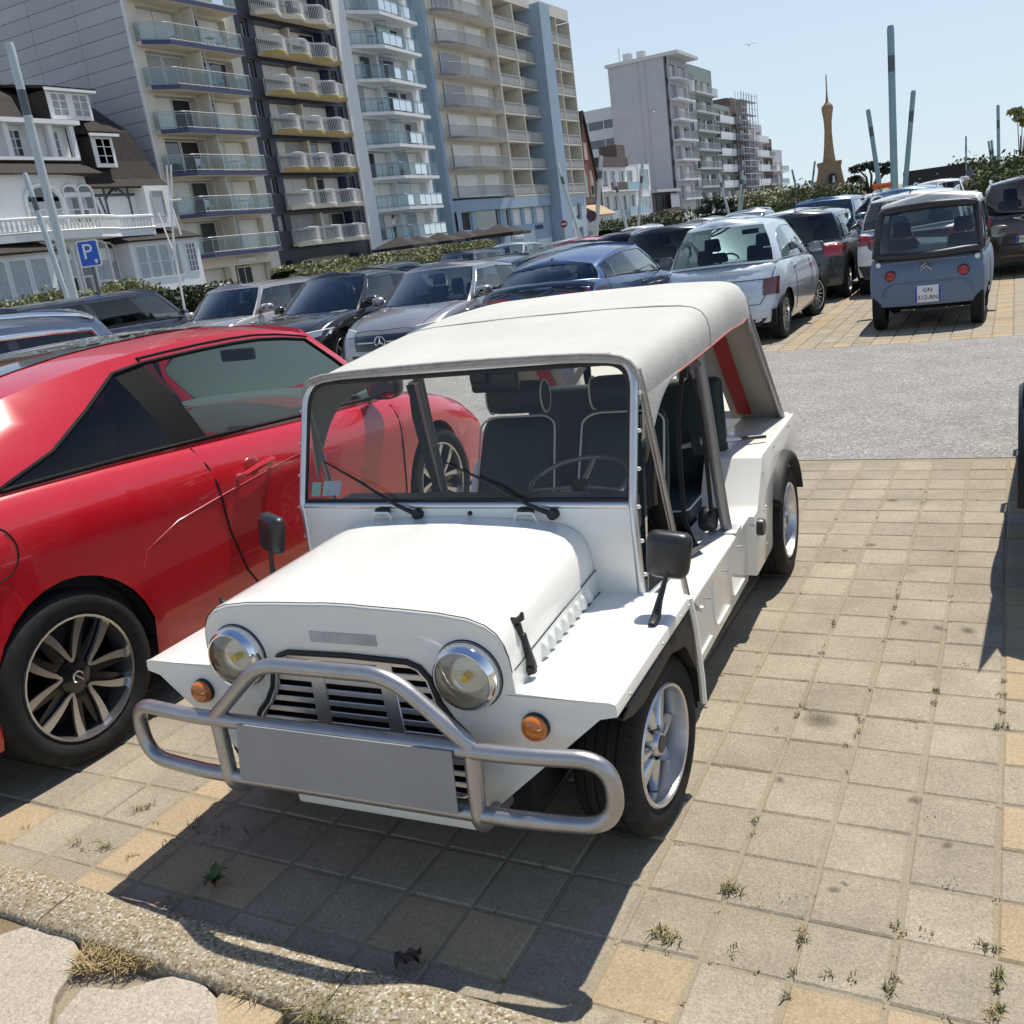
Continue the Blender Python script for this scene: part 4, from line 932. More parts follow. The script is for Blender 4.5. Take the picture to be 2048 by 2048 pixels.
    for i in range(1, NA+1):
        t = (.955, .86, .7, .5, .25, 0)[i-1]; y0 = lerp(yc, ycs, t**2.2); y1 = lerp(yct, ycts, t**2.2)
        ring0.append(Vector((we(ycs)*t, y0, zdk(y0)-.012+cr*(1-t*t)*.9))); ring1.append(Vector((wr*interp(1, P.get('roofplan', [(0, 1), (1, 1)]))*.95*t, y1, zrf(y1)+rcr*(1-t*t)-ed*t*.35))); kinds.append(('r', t))
    LV = [0, .05, .3, .6, .88, .95, 1.0]
    bul = P.get('bulge', .035)
    def gp(i, t):
        p = ring0[i].lerp(ring1[i], t); k, f = kinds[i]; b = bul*math.sin(PI*min(1, t))*(1-.3*t)
        if k == 's': p = p+Vector((b, 0, 0))
        else:
            a = 1-f; p = p+Vector((b*f, (b*1.1 if k == 'f' else -b*1.3)*a, b*.5*a))
        return p
    def lev(i):
        k, f = kinds[i]
        if k != 's' or 'wtop' not in P: return LV
        wt = interp(f, P['wtop']); return [0, .05, .05+(wt-.05)*.33, .05+(wt-.05)*.66, wt, (wt+1)*.5, 1.0]
    G = [[gp(i, t) for t in lev(i)] for i in range(len(ring0))]
    groups = {}
    def addf(key, i, j):
        q = [G[i][j], G[i+1][j], G[i+1][j+1], G[i][j+1]]
        groups.setdefault(key, []).append(q)
    for i in range(len(ring0)-1):
        k0, f0 = kinds[i]; k1, f1 = kinds[i+1]
        for j in range(len(LV)-1):
            key = 'cabin'
            if k0 == 'f' and k1 == 'f' and j >= 0 and j < 5: key = 'windscreen'
            elif k0 == 'f' and k1 == 's': key = 'pillar_f'
            elif k0 == 's' and k1 == 's' and 0 < j < 4:
                fm = (f0+f1)/2
                for wi, a in enumerate(P['win']):
                    if a[0] < fm < a[1]: key = ('side', wi)
                if key == 'cabin' and P['win'][0][0] < fm < P['win'][-1][1]: key = ('pillar', len([1 for a in P['win'] if a[1] < fm]))
            elif k0 == 'r' and k1 == 'r' and 0 < j < 5 and P.get('rearglass', True) and not (j < 2 and P.get('reartall')): key = 'rear_window'
            addf(key, i, j)
    def gmesh(key, nm, m, parent, both=True, off=0.0):
        if key not in groups: return None
        objs = []
        for s in ((1, -1) if both else (1,)):
            mb = MB()
            for q in groups[key]: mb.add([(p.x*s, p.y, p.z) for p in q], [(0, 1, 2, 3)])
            objs.append((mb, s))
        return objs
    cab = MB()
    for key in ('cabin', 'pillar_f'):
        for mb2, s in (gmesh(key, '', None, None) or []): cab.add(mb2.v, mb2.f)
    # roof cap
    for i in range(len(ring1)-1):
        for s in (0,):
            A, B = G[i][-1], G[i+1][-1]; U = [1, .93, .8, .5, 0, -.5, -.8, -.93, -1]; e1 = ed*1.0
            def rp_(p, u): 
                f3 = 1-abs(u)**2.4
                return (p.x*u, p.y, p.z+(ed+rcr)*f3*min(1, p.x/max(.05, wr*.55)))
            cab.grid([[rp_(A, u) for u in U], [rp_(B, u) for u in U]])
    rm = P.get('roofmat', col)
    cabo = cab.build('roof' if rm is col else 'roof', rm, root, smooth=35, merge=.002)
    wst = GT[P.get('glassf', 'clear')]
    def one(key, nm, m, parent):
        mb = MB()
        for m2, s in (gmesh(key, '', None, None) or []): mb.add(m2.v, m2.f)
        if mb.v: return mb.build(nm, m, parent, smooth=60, merge=.002)
    one('windscreen', 'windscreen', wst, root); one('rear_window', 'rear_window', GT[P.get('glassb', 'tint')], root)
    for pk in [k for k in groups if k[0] == 'pillar']:
        for m2, s in gmesh(pk, '', None, None): m2.build('window_pillar', P.get('pillarmat', m_blkgl), root, smooth=60, merge=.002)
    for wi, a in enumerate(P['win']):
        for m2, s in (gmesh(('side', wi), '', None, None) or []):
            m2.build('side_window', GT[a[2]], root, smooth=60, merge=.002)
    # window surround trim
    i0 = NA+[k for k, f in enumerate(sub) if f >= P['win'][0][0]-1e-6][0]; i1 = NA+[k for k, f in enumerate(sub) if f <= P['win'][-1][1]+1e-6][-1]
    for s in (-1, 1):
        lp = [G[i][1] for i in range(i0, i1+1)]+[G[i1][j] for j in (2, 3)]+[G[i][4] for i in range(i1, i0-1, -1)]+[G[i0][j] for j in (3, 2)]
        MB().tube([(p.x*s*1.003, p.y, p.z) for p in lp], P.get('trimr', .009), 6, closed=True).build('window_trim', P.get('trim', m_blkgl), root, smooth=60)
    if P.get('rails'):
        for s in (-1, 1):
            pts = [G[i][-1] for i in range(NA+1, len(ring1)-NA)]
            pts = [Vector((p.x*s*.97, p.y, p.z+.035+.03*max(0, math.sin(PI*k/(len(pts)-1)))**.4)) for k, p in enumerate(pts)]
            MB().tube(pts, .018, 6).build('roof_rail', P['rails'], root, smooth=60)
    # underbody, arches
    MB().box(-hw_*.86, hw_*.86, -hl+.25, hl-.3, sill-.03, .42).build('underbody', m_dark, root, smooth=0)
    for c in (yF, yR):
        for s in (-1, 1):
            ar = []
            for k in range(-8, 9):
                a = k/8*PI/2; yy = c+ra*math.sin(a); zz = r+ra*math.cos(a)
                ar.append((yy, max(sill, zz)))
            MB().grid([[deform(s*wy(yy)*q, yy, zz) for yy, zz in ar] for q in (.955, .92, .55)]).build('wheel_arch', m_dark, root, smooth=60)
    if P.get('clad'):
        for c in (yF, yR):
            for s in (-1, 1):
                ar = [(c+(ra+.025)*math.sin(k/10*PI/2), r+(ra+.025)*math.cos(k/10*PI/2)) for k in range(-10, 11)]
                MB().tube([(s*(wy(yy)*.985), yy, zz) for yy, zz in ar], .035, 6, flat=1).build('arch_cladding', m_blkplas, root)
    key = (r, P.get('tw', .21), P.get('rim', .225), P.get('rimk', 's5'))
    for c in (yF, yR):
        for s in (-1, 1): put_wheel(root, key, s*(wy(c)*.985-.115), c, s, P.get('steer', 0) if c == yF else 0)
    # interior
    if detail >= 1:
        zi = sill+.25; SM = seat_meshes()
        ydr = lerp(yas, ycs, .42); beltz = zdk(ydr)
        MB().box(-hw_*.80, hw_*.80, lerp(yas, ycs, .97), lerp(ya, yas, .6)-.05, sill+.05, beltz-.22).build('cabin_floor', m_int, root, smooth=0)
        MB().hexa([(-hw_*.82, yas-.25, beltz-.2), (hw_*.82, yas-.25, beltz-.2), (hw_*.80, ya-.12, beltz-.2), (-hw_*.80, ya-.12, beltz-.2), (-hw_*.82, yas-.22, beltz-.02), (hw_*.82, yas-.22, beltz-.02), (hw_*.74, ya-.06, beltz-.03), (-hw_*.74, ya-.06, beltz-.03)]).build('dashboard', P.get('dashmat', m_dash), root, bevel=.03, bseg=2)
        for s in (-1, 1):
            MB().hexa([(s*hw_*.84, lerp(yas, ycs, .95), sill+.1), (s*hw_*.86, lerp(yas, ycs, .95), sill+.1), (s*hw_*.86, yas-.05, sill+.1), (s*hw_*.84, yas-.05, sill+.1), (s*hw_*.84, lerp(yas, ycs, .95), beltz-.05), (s*hw_*.86, lerp(yas, ycs, .95), beltz-.05), (s*hw_*.86, yas-.05, beltz-.05), (s*hw_*.84, yas-.05, beltz-.05)]).build('door_card', m_int, root, smooth=0)
            put('front_seat', SM['b'], root, (s*.36, ydr, beltz-.42)); put('headrest', SM['h'], root, (s*.36, ydr, beltz-.42)); put('seat_cushion', SM['c'], root, (s*.36, ydr, beltz-.42))
        put('steering_wheel', SM['s'], root, (-.36, ydr+.52, beltz-.06), (math.radians(62), 0, 0))
        if not P.get('two'):
            yb2 = lerp(yas, ycs, P.get('bench', .78))
            MB().hexa([(-.60, yb2-.02, beltz-.40), (.60, yb2-.02, beltz-.40), (.60, yb2+.1, beltz-.40), (-.60, yb2+.1, beltz-.40), (-.55, yb2-.16, beltz+.04), (.55, yb2-.16, beltz+.04), (.55, yb2-.08, beltz+.04), (-.55, yb2-.08, beltz+.04)]).build('rear_bench', m_seat, root, bevel=.03)
            for s in (-1, 1): put('headrest', SM['h'], root, (s*.34, yb2+.12, beltz-.55))
        yv = yat+.02; MB().box(-.12, .12, -.02, .02, -.035, .035).build('interior_mirror', m_blkplas, root, (0, yv, zrf(yat)-.10), bevel=.01)
    # door mirrors
    zb = zdk(yas)+.055; xm = we(yas)+.02; ym = yas-P.get('mback', .22)
    for s in ((-1, 1) if not P.get('nomir') else (1,)):
        mi = thing('door_mirror', None, None); mi.parent = root; mm = P.get('mirmat', col)
        MB().tube([(s*(xm-.06), ym+.02, zb-.05), (s*(xm+.05), ym+.03, zb-.01)], .02, 6, flat=.6).build('mirror_arm', m_blkplas, mi)
        rows = []
        for t, sc2 in ((-.055, .90), (-.045, 1.0), (0, 1.0), (.045, .85), (.075, .5), (.085, .2)):
            rows.append([(s*(xm+.125+.115*sc2*abs(math.cos(a))**.6*(1 if math.cos(a) > 0 else -1)), ym+t-.02*(math.cos(a)), zb+.045+.075*sc2*abs(math.sin(a))**.7*(1 if math.sin(a) > 0 else -1)) for a in [2*PI*k/18 for k in range(18)]])
        MB().grid(rows, wrap=True).build('mirror_housing', mm, mi, smooth=60)
        q = rows[0]; MB().add([(p[0], p[1]+.002, p[2]) for p in q], [list(range(18))]).build('mirror_glass', m_chrome, mi, smooth=0)
    # projection helpers for lamps, seams and badges
    bm = bmesh.new(); bm.from_mesh(body.data); bm.from_mesh(cabo.data); bv = BVHTree.FromBMesh(bm); bm.free()
    def hit(o, d):
        h = bv.ray_cast(Vector(o), Vector(d)); return h
    def proj(face, u, v, off):
        if face == 'front': o, d = (u, hl+2, v), (0, -1, 0)
        elif face == 'rear': o, d = (u, -hl-2, v), (0, 1, 0)
        elif face == 'R': o, d = (hw_+2, u, v), (-1, 0, 0)
        elif face == 'L': o, d = (-hw_-2, u, v), (1, 0, 0)
        else: o, d = (u, v, H+2), (0, 0, -1)
        h = hit(o, d)
        if h[0] is None: return Vector((o[0], o[1], o[2]))+Vector(d)*(2.05)
        nn = h[1]; 
        if nn.dot(Vector(d)) > 0: nn = -nn
        return h[0]+nn*off
    def patch(nm, face, top, bot, m, off=.006, nv=5, parent=None, nu=6, skirt=True):
        def res(P_): 
            P_ = [Vector((*p, 0)) for p in P_]; out = []
            for i in range(nu+1):
                t = i/nu*(len(P_)-1); k = min(int(t), len(P_)-2); out.append(P_[k].lerp(P_[k+1], t-k))
            return out
        T, B_ = res(top), res(bot); rows = []
        for j in range(nv+1): rows.append([proj(face, *(B_[i].lerp(T[i], j/nv)).to_2d(), off) for i in range(nu+1)])
        mb = MB(); mb.grid(rows)
        if skirt:
            edge = rows[0]+[r_[-1] for r_ in rows[1:]]+rows[-1][::-1][1:]+[r_[0] for r_ in rows[::-1][1:-1]]
            d = {'front': (0, -1, 0), 'rear': (0, 1, 0), 'R': (-1, 0, 0), 'L': (1, 0, 0), 'top': (0, 0, -1)}[face]
            inn = [p+Vector(d)*(off+.012) for p in edge]; mb.grid([edge+[edge[0]], inn+[inn[0]]])
        return mb.build(nm, m, parent or root, smooth=50)
    def seam(face, pts, rr=.0045, nm='panel_gap', m=None, step=.06, off=.0005):
        out = []; Pp = [Vector((*p, 0)) for p in pts]
        for a, b in zip(Pp, Pp[1:]):
            k = max(1, int((b-a).length/step)); out += [proj(face, *a.lerp(b, t/k).to_2d(), off) for t in range(k)]
        out.append(proj(face, *Pp[-1].to_2d(), off)); return MB().tube(out, rr, 5).build(nm, m or m_dark, root)
    root_api = dict(root=root, proj=proj, patch=patch, seam=seam, Y=Y, hw=hw_, hl=hl, zdk=zdk, zrf=zrf, yF=yF, yR=yR, G=G, NA=NA, ra=ra, r=r, H=H, yat=yat, yct=yct, bv=bv)
    return root_api
def mirrored(a, f):
    for s in (-1, 1): f(s)
def plate_eu(a, face, u, z, txt, w=.52, h=.11, two=None):
    p = a['proj'](face, u, z, .012); sgn = 1 if face == 'front' else -1
    e = thing('number_plate', None, None); e.parent = a['root']; e.location = p; e.rotation_euler = (0, 0, 0 if sgn < 0 else PI)
    MB().box(-w/2, w/2, -.006, .004, -h/2, h/2).build('plate', m_plw, e, bevel=.003)
    bw = .012 if two else .02
    for s in (-1, 1): MB().box(s*(w/2-bw-.002)-bw, s*(w/2-bw-.002)+bw, -.0075, 0, -h/2+.003, h/2-.003).build('plate_band', m_plb, e, smooth=0)
    if two:
        for k, tx in enumerate(two): put('lettering', text_mesh(tx, h*.35, m_ltr), e, (0.0, -.008, h*(.22-.44*k)), (PI/2, 0, 0))
    else: put('lettering', text_mesh(txt, h*.86, m_ltr), e, (0, -.008, 0), (PI/2, 0, 0))
    return e
def antenna(a, f, kind='fin'):
    y = a['Y'](f); p = a['proj']('top', 0, y, 0)
    if kind == 'fin': MB().prism([(y-.09, p.z-.01), (y+.07, p.z-.01), (y-.06, p.z+.055), (y-.085, p.z+.05)], 'x', -.012, .012).build('antenna', m_blkgl, a['root'], bevel=.006)
    else: MB().tube([(0, y+.02, p.z-.005), (0, y, p.z+.03), (0, y-.10, p.z+.22)], [.016, .009, .004], 6).build('antenna', m_blkplas, a['root'])
# ---------- common dress for cars seen from the front / the rear ----------
def doors(a, splits, z0=.30, handles=True, col=None):
    zd = a['zdk']
    for s, fc in ((1, 'R'), (-1, 'L')):
        for f in splits:
            y = a['Y'](f); a['seam'](fc, [(y, zd(y)-.05), (y+.01, .6), (y+.02, z0)])
        if handles:
            for f in splits[1:]:
                y = a['Y'](f)+.16; z = zd(y)-.13; p = a['proj'](fc, y, z, .018)
                MB().tube([(p.x-s*.02, y-.09, z), (p.x, y-.07, z), (p.x, y+.07, z+.004), (p.x-s*.02, y+.09, z+.004)], .012, 6, flat=1.2).build('door_handle', col or m_blkplas, a['root'])
def front_face(a, P, grille, lamp, low=True, star=None, gm=None):
    W2 = a['hw']; pt = a['patch']
    g = grille; pt('grille', 'front', [(-g[0], g[3]), (0, g[3]+.01), (g[0], g[3])], [(-g[1], g[2]), (0, g[2]-.005), (g[1], g[2])], gm or m_blkgl, .006, 4, nu=10)
    for s in (-1, 1):
        l = lamp; pt('headlight', 'front', [(s*l[0], l[3]), (s*(l[0]+l[1])/2, l[3]+.02), (s*l[1], l[3]+.035)], [(s*(l[0]+.02), l[2]), (s*(l[0]+l[1])/2, l[2]-.01), (s*l[1], l[2]+.03)], m_headl, .007, 4)
        pt('lamp_strip', 'front', [(s*(l[0]+.01), l[3]-.002), (s*l[1], l[3]+.03)], [(s*(l[0]+.012), l[3]-.012), (s*l[1], l[3]+.02)], m_drl, .012, 2)
    if low: pt('lower_intake', 'front', [(-W2*.62, .36), (W2*.62, .36)], [(-W2*.55, .27), (W2*.55, .27)], m_blkplas, .005, 3, nu=8)
    yb = a['hl']-.12; zd = a['zdk']
    a['seam']('top', [(-W2*.80, a['Y'](.72)), (-W2*.74, a['Y'](.85)), (-W2*.62, a['Y'](.945)), (0, a['Y'](.965)), (W2*.62, a['Y'](.945)), (W2*.74, a['Y'](.85)), (W2*.80, a['Y'](.72))])
    y0 = a['Y'](P['wA'])
    for s in (-1, .1):
        p0 = a['proj']('top', s*.45+.1, y0+.06, .02); p1 = a['proj']('top', s*.45+.62, y0-.02, .03); MB().tube([p0, p0.lerp(p1, .5)+Vector((0, -.05, .03)), p1], .008, 5).build('wiper', m_blkplas, a['root'])
def rear_face(a, lamp, glassz=None, plate=None, pz=.78, wiper=True, bump=True, bm=None):
    pt = a['patch']; W2 = a['hw']
    for s in (-1, 1):
        l = lamp; tl = pt('tail_light', 'rear', [(s*l[0], l[3]), (s*l[1], l[3]+.02)], [(s*l[0], l[2]), (s*l[1], l[2])], l[4] if len(l) > 4 else m_redl, .008, 5)
    if bump: pt('bumper_insert', 'rear', [(-W2*.72, .42), (W2*.72, .42)], [(-W2*.62, .26), (W2*.62, .26)], bm or m_blkplas, .006, 3, nu=10)
    a['seam']('rear', [(-W2*.72, a['zdk'](-a['hl'])-.06), (-W2*.68, .52), (W2*.68, .52), (W2*.72, a['zdk'](-a['hl'])-.06)])
    if plate: plate_eu(a, 'rear', 0, pz, plate)
def S(**k): return k
HATCH = S(L=4.1, W=1.76, H=1.48, wb=2.55, fo=.83, r=.31, rim=.215, deck=[(0, .90), (.05, .97), (.2, .98), (.5, .95), (.70, .92), (.85, .84), (.95, .75), (1, .66)],
    roof=[(.02, 1.36), (.10, 1.43), (.3, 1.475), (.45, 1.48), (.55, 1.46), (.63, 1.40)], wA=.78, wAs=.70, rA=.585, rAs=.555, wC=.02, wCs=.10, rC=.075, rCs=.14, win=[(.04, .42, 'clear'), (.46, .76, 'tint'), (.80, .95, 'tint')], bench=.75)
SUV = S(L=4.3, W=1.82, H=1.60, wb=2.62, fo=.85, r=.345, rim=.23, sill=.28, deck=[(0, .98), (.04, 1.06), (.2, 1.08), (.5, 1.05), (.70, 1.02), (.85, .96), (.95, .87), (1, .76)],
    roof=[(.02, 1.47), (.10, 1.55), (.3, 1.595), (.45, 1.60), (.56, 1.575), (.64, 1.50)], wA=.77, wAs=.69, rA=.595, rAs=.565, wC=.015, wCs=.08, rC=.065, rCs=.12, win=[(.04, .42, 'clear'), (.46, .74, 'dark'), (.78, .95, 'dark')], bench=.72, roofw=.76, clad=True)
SEDAN = S(L=4.5, W=1.80, H=1.44, wb=2.73, fo=.87, r=.32, rim=.225, deck=[(0, .96), (.06, 1.02), (.16, 1.02), (.5, .95), (.68, .92), (.85, .84), (.95, .74), (1, .64)],
    roof=[(.06, 1.14), (.15, 1.27), (.28, 1.39), (.42, 1.44), (.53, 1.425), (.61, 1.36)], wA=.76, wAs=.68, rA=.565, rAs=.535, wC=.09, wCs=.16, rC=.24, rCs=.235, win=[(.04, .44, 'clear'), (.48, .80, 'tint'), (.83, .95, 'tint')], bench=.72)
FAST = dict(SEDAN, roof=[(.06, 1.10), (.12, 1.19), (.25, 1.36), (.40, 1.44), (.53, 1.43), (.61, 1.36)], wC=.05, wCs=.13, rC=.19, rCs=.17)
def V(base, **k): d = dict(base); H0 = base['H']; d.update(k)
def mod(base, **k):
    d = dict(base); H0 = base['H']; d.update(k); dz = d['H']-H0
    if dz and 'roof' not in k: d['roof'] = [(f, z+dz) for f, z in base['roof']]
    if dz and 'deck' not in k: d['deck'] = [(f, z+dz*.5) for f, z in base['deck']]
    return d
# ---------------- red coupe beside the buggy ----------------
m_rp = paint('red', (.52, .006, .016), 0, .25, dust=.03)
COUPE = S(L=4.47, W=1.84, H=1.485, wb=2.695, fo=.93, r=.335, rim=.243, tw=.235, rimk='v5', gap=.05, deck=[(0, .95), (.05, 1.04), (.14, 1.085), (.26, 1.068), (.38, 1.035), (.55, .985), (.70, .945), (.85, .85), (.95, .75), (1, .66)],
    roof=[(.05, 1.16), (.10, 1.265), (.18, 1.375), (.26, 1.44), (.36, 1.482), (.46, 1.49), (.52, 1.482), (.57, 1.456), (.62, 1.412), (.67, 1.35)], wA=.79, wAs=.715, rA=.655, rAs=.625, wC=.03, wCs=.115, rC=.13, rCs=.13, win=[(.03, .525, 'coupe'), (.60, .90, 'smoke')], wtop=[(0, .89), (.53, .89), (.60, .865), (.64, .79), (.70, .62), (.78, .38), (.85, .18), (.90, .075), (1, .07)], edge=.035, roofcrown=.02, mirmat=m_blkplas, pillarmat=m_matt, roofw=.70, trim=m_matt, trimr=.010, sill=.20, two=False, bench=.62, dashmat=mat('grey_dash', (.16, .17, .17), .7), side=[(0, .92), (.08, .955), (.25, .975), (.45, .985), (.62, .99), (.76, 1.0), (.86, .993), (.95, .955), (1, .918)])
a = car('red_coupe', 'glossy red two-door coupe with black pillar and alloy wheels parked beside the white buggy', (-3.985, 3.50, 0), 0, COUPE, m_rp)
for s, fc in ((1, 'R'), (-1, 'L')):
    y0 = a['Y'](.386)-.0; zd = a['zdk']
    a['seam'](fc, [(-.58, 1.02), (-.545, .85), (-.52, .62), (-.46, .42), (-.38, .30), (-.2, .255), (.75, .245), (.88, .34), (.90, .62), (.90, .90)], .0055)
    a['seam'](fc, [(-1.02, .63), (-.98, .70), (-.80, .765), (-.5, .80), (-.1, .835), (.3, .855)], .0022, 'door_crease', m_rp, off=.0005)
    p = a['proj'](fc, -.30, .865, .0); hp = thing('door_handle', None, None); hp.parent = a['root']
    MB().tube([(p.x-s*.01, -.43, .845), (p.x+s*.028, -.40, .850), (p.x+s*.032, -.30, .866), (p.x+s*.028, -.20, .872), (p.x-s*.01, -.18, .874)], [.010, .014, .016, .014, .010], 8, flat=1.0).build('grip', m_rp, hp)
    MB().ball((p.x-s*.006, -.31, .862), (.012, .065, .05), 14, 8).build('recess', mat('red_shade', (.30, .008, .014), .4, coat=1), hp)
    fcx = []
    for k in range(28): fcx.append((-1.60+.095*math.cos(2*PI*k/27), .90+.10*math.sin(2*PI*k/27)))
    a['seam'](fc, fcx, .0035, 'fuel_flap_gap')
    mm = a['proj'](fc, 1.26, .84, .006); MB().box(-.006, .006, -.03, .03, -.012, .012).build('side_repeater', m_silv, a['root'], mm, bevel=.003)
    # door frame line running from the pillar over the window
    G = a['G']; NA = a['NA']; top = [G[i][5] for i in range(NA+0, NA+8)]
    MB().tube([(q.x*s*1.004, q.y, q.z) for q in top]+[(q.x*s*1.004, q.y, q.z) for q in (G[NA+7][4],)], .005, 5).build('door_frame_gap', m_dark, a['root'])
a['patch']('roof_panel', 'top', [(-.38, .15), (0, .28), (.38, .15)], [(-.40, -1.2), (0, -1.28), (.40, -1.2)], m_blkgl, .004, 12, nu=8, skirt=False)
for k, e in enumerate([o for o in a['root'].children if o.name.startswith('wheel') and not o.name.startswith('wheel_arch')]):
    MB().lathe([(.026, .079), (.024, .0815), (0, .082)], 'x', n=20).build('cap', m_alloyd, e); MB().tube([(.083, .021*math.cos(t), .021*math.sin(t)) for t in [2*PI*i/20 for i in range(20)]], .0025, 5, closed=True).build('badge_ring', m_silv, e)
    MB().box(.082, .084, -.028, .028, -.0035, .0035).build('badge_bolt', m_silv, e, rot=(2.3, 0, 0))
rear_face(a, (.45, .86, .80, .98), plate='AV 317 BD')
# ---------------- microcar ----------------
m_ami = mat('paint_bluegrey', (.135, .178, .25), .5, spec=.4, var=.05, vscale=3, dust=.10); m_amiw = mat('paint_palegrey', (.58, .58, .56), .45, spec=.4, dust=.1)
AMI = S(L=2.41, W=1.39, H=1.53, wb=1.73, fo=.34, ra=.20, r=.285, rim=.18, tw=.15, gap=.03, sill=.26, deck=[(0, .80), (.06, .86), (.2, .88), (.8, .88), (.94, .86), (1, .80)], roof=[(.05, 1.40), (.16, 1.49), (.4, 1.53), (.6, 1.53), (.84, 1.49), (.95, 1.40)], wA=.975, wAs=.90, rA=.84, rAs=.80, wC=.02, wCs=.09, rC=.15, rCs=.19, win=[(.05, .47, 'clear'), (.53, .95, 'clear')], roofw=.80, roofmat=m_amiw, two=True, crown=.03, nose_taper=.10, tail_taper=.10, rcurve=.10, fcurve=.10, glassb='clear', glassf='clear', rear=[(0, -.05), (.25, -.01), (.5, 0), (.75, -.02), (.92, -.06), (1, -.10)], trim=m_blkplas, trimr=.018, mirmat=m_blkplas, mback=.35)
a = car('microcar', 'boxy blue-grey electric microcar with pale roof seen from behind', (-.93, 13.78, 0), 0, AMI, m_ami)
G, NA = a['G'], a['NA']; rr = [G[i] for i in range(len(G)-NA-1, len(G))]
for (j0, j1, w) in ((0, 1, 0), (4, 5, 0)): pass
loop = [q[1] for q in rr]+[Vector((-q[1].x, q[1].y, q[1].z)) for q in reversed(rr[:-1])]+[Vector((-q[4].x, q[4].y, q[4].z)) for q in rr]+[q[4] for q in reversed(rr[:-1])]
MB().tube([(p.x*.97, p.y-.012, p.z) for p in loop], .045, 6, closed=True, flat=1).build('rear_window_surround', m_blkplas, a['root'], smooth=60)
for s in (-1, 1):
    for (x, z, rad, m_, nm) in ((.40, .665, .058, m_redl, 'tail_light'), (.545, .80, .032, m_drl, 'reversing_light')):
        p = a['proj']('rear', s*x, z, 0); e = thing(nm, None, None, (p.x, p.y, p.z)); e.parent = a['root']
        MB().lathe([(rad+.008, .02), (rad+.008, -.012), (rad, -.018)], 'y', n=20).build('bezel', m_blkplas if nm == 'tail_light' else m_ami, e); MB().lathe([(rad, -.014), (rad*.8, -.024), (0, -.028)], 'y', n=20).build('lens', m_, e)
for k in range(2):
    z = .785-.035*k; q = [a['proj']('rear', x, zz, .012) for x, zz in ((-.062, z-.05), (0, z), (.062, z-.05))]; MB().tube(q, .008, 6).build('chevron_badge', m_silv, a['root'])
plate_eu(a, 'rear', .02, .43, '', .29, .20, ('GN', '512-RN'))
pt = a['patch']; pt('bumper_step', 'rear', [(-.44, .50), (-.38, .56), (.44, .56), (.50, .50)], [(-.46, .33), (.52, .33)], m_ami, .010, 4, nu=14)
MB().tube([a['proj']('rear', x, z, .012) for x, z in ((-.50, .42), (-.47, .52), (-.40, .565), (-.2, .565), (0, .565), (.2, .565), (.40, .565), (.47, .52), (.50, .42))], .008, 6).build('bumper_crease', m_ami, a['root'])
doors(a, (.18, .82), .3, False)
pz = a['proj']('top', .30, .95, 0); MB().prism([(.88, pz.z-.02), (1.0, pz.z-.02), (.97, pz.z+.05), (.91, pz.z+.06)], 'x', .27, .33).build('roof_catch', m_amiw, a['root'], bevel=.008)
# ---------------- small pale blue hatch ----------------
m_fi = paint('ice_blue', (.52, .59, .65), .15, .3, dust=.08)
SMALL = S(L=3.63, W=1.69, H=1.53, wb=2.32, fo=.70, r=.305, rim=.215, tw=.20, rimk='m16', gap=.035, deck=[(0, .90), (.05, .985), (.15, 1.0), (.45, .975), (.70, .94), (.85, .87), (.95, .76), (1, .64)], roof=[(.03, 1.37), (.09, 1.455), (.25, 1.515), (.40, 1.53), (.52, 1.515), (.62, 1.44)], wA=.80, wAs=.71, rA=.60, rAs=.565, wC=.055, wCs=.14, rC=.14, rCs=.22, rear=[(0, -.12), (.25, -.03), (.45, 0), (.7, -.04), (.9, -.11), (1, -.17)], win=[(.03, .53, 'clear'), (.585, .88, 'tint')], wtop=[(0, .88), (.585, .88), (.78, .80), (.88, .55), (1, .5)], roofw=.65, bench=.70, rcurve=.30, tail_taper=.15, nose_taper=.16, trim=m_silv, trimr=.006, mirmat=m_blkgl, glassb='tint', steer=math.radians(-16), edge=.06, side=[(0, .90), (.1, .95), (.3, .985), (.5, 1.0), (.66, .995), (.8, .965), (.92, .93), (1, .89)])
a = car('small_hatchback', 'small pale ice-blue hatchback with round roof and black door mirrors beside the microcar', (-3.40, 14.02, 0), 0, SMALL, m_fi)
W2 = a['hw']; doors(a, (.30, .70), .32, False); antenna(a, .12, 'rod')
for s in (-1, 1):
    a['patch']('tail_light', 'rear', [(s*.58, .80), (s*.74, .81)], [(s*.58, .60), (s*.74, .60)], mat('smoked_red', (.11, .012, .018), .12, coat=1), .012, 5)
    p = a['proj']('R' if s > 0 else 'L', -.62, .88, .012); MB().ball((0, 0, 0), (.014, .06, .022), 10, 6).build('door_handle', m_fi, a['root'], p)
a['seam']('rear', [(-.70, .93), (-.62, .62), (-.55, .50), (.55, .50), (.62, .62), (.70, .93)], .006); a['seam']('rear', [(-.60, .80), (0, .815), (.60, .80)], .006)
plate_eu(a, 'rear', 0, .70, 'FY 648 AE', .44, .10)
p = a['proj']('rear', 0, .90, .008); put('lettering', text_mesh('FIAT', .075, m_silv, .003), a['root'], p, (math.radians(78), 0, 0))
p = a['proj']('rear', .42, .60, .008); MB().tube([(.035*math.cos(t)+(0.05 if t > PI else -.05)*0, 0, .014*math.sin(t)) for t in [2*PI*i/16 for i in range(16)]], .004, 5, closed=True).build('oval_badge', m_silv, a['root'], p)
a['patch']('bumper_insert', 'rear', [(-.62, .32), (.62, .32)], [(-.55, .24), (.55, .24)], m_blkplas, .006, 2, nu=8)
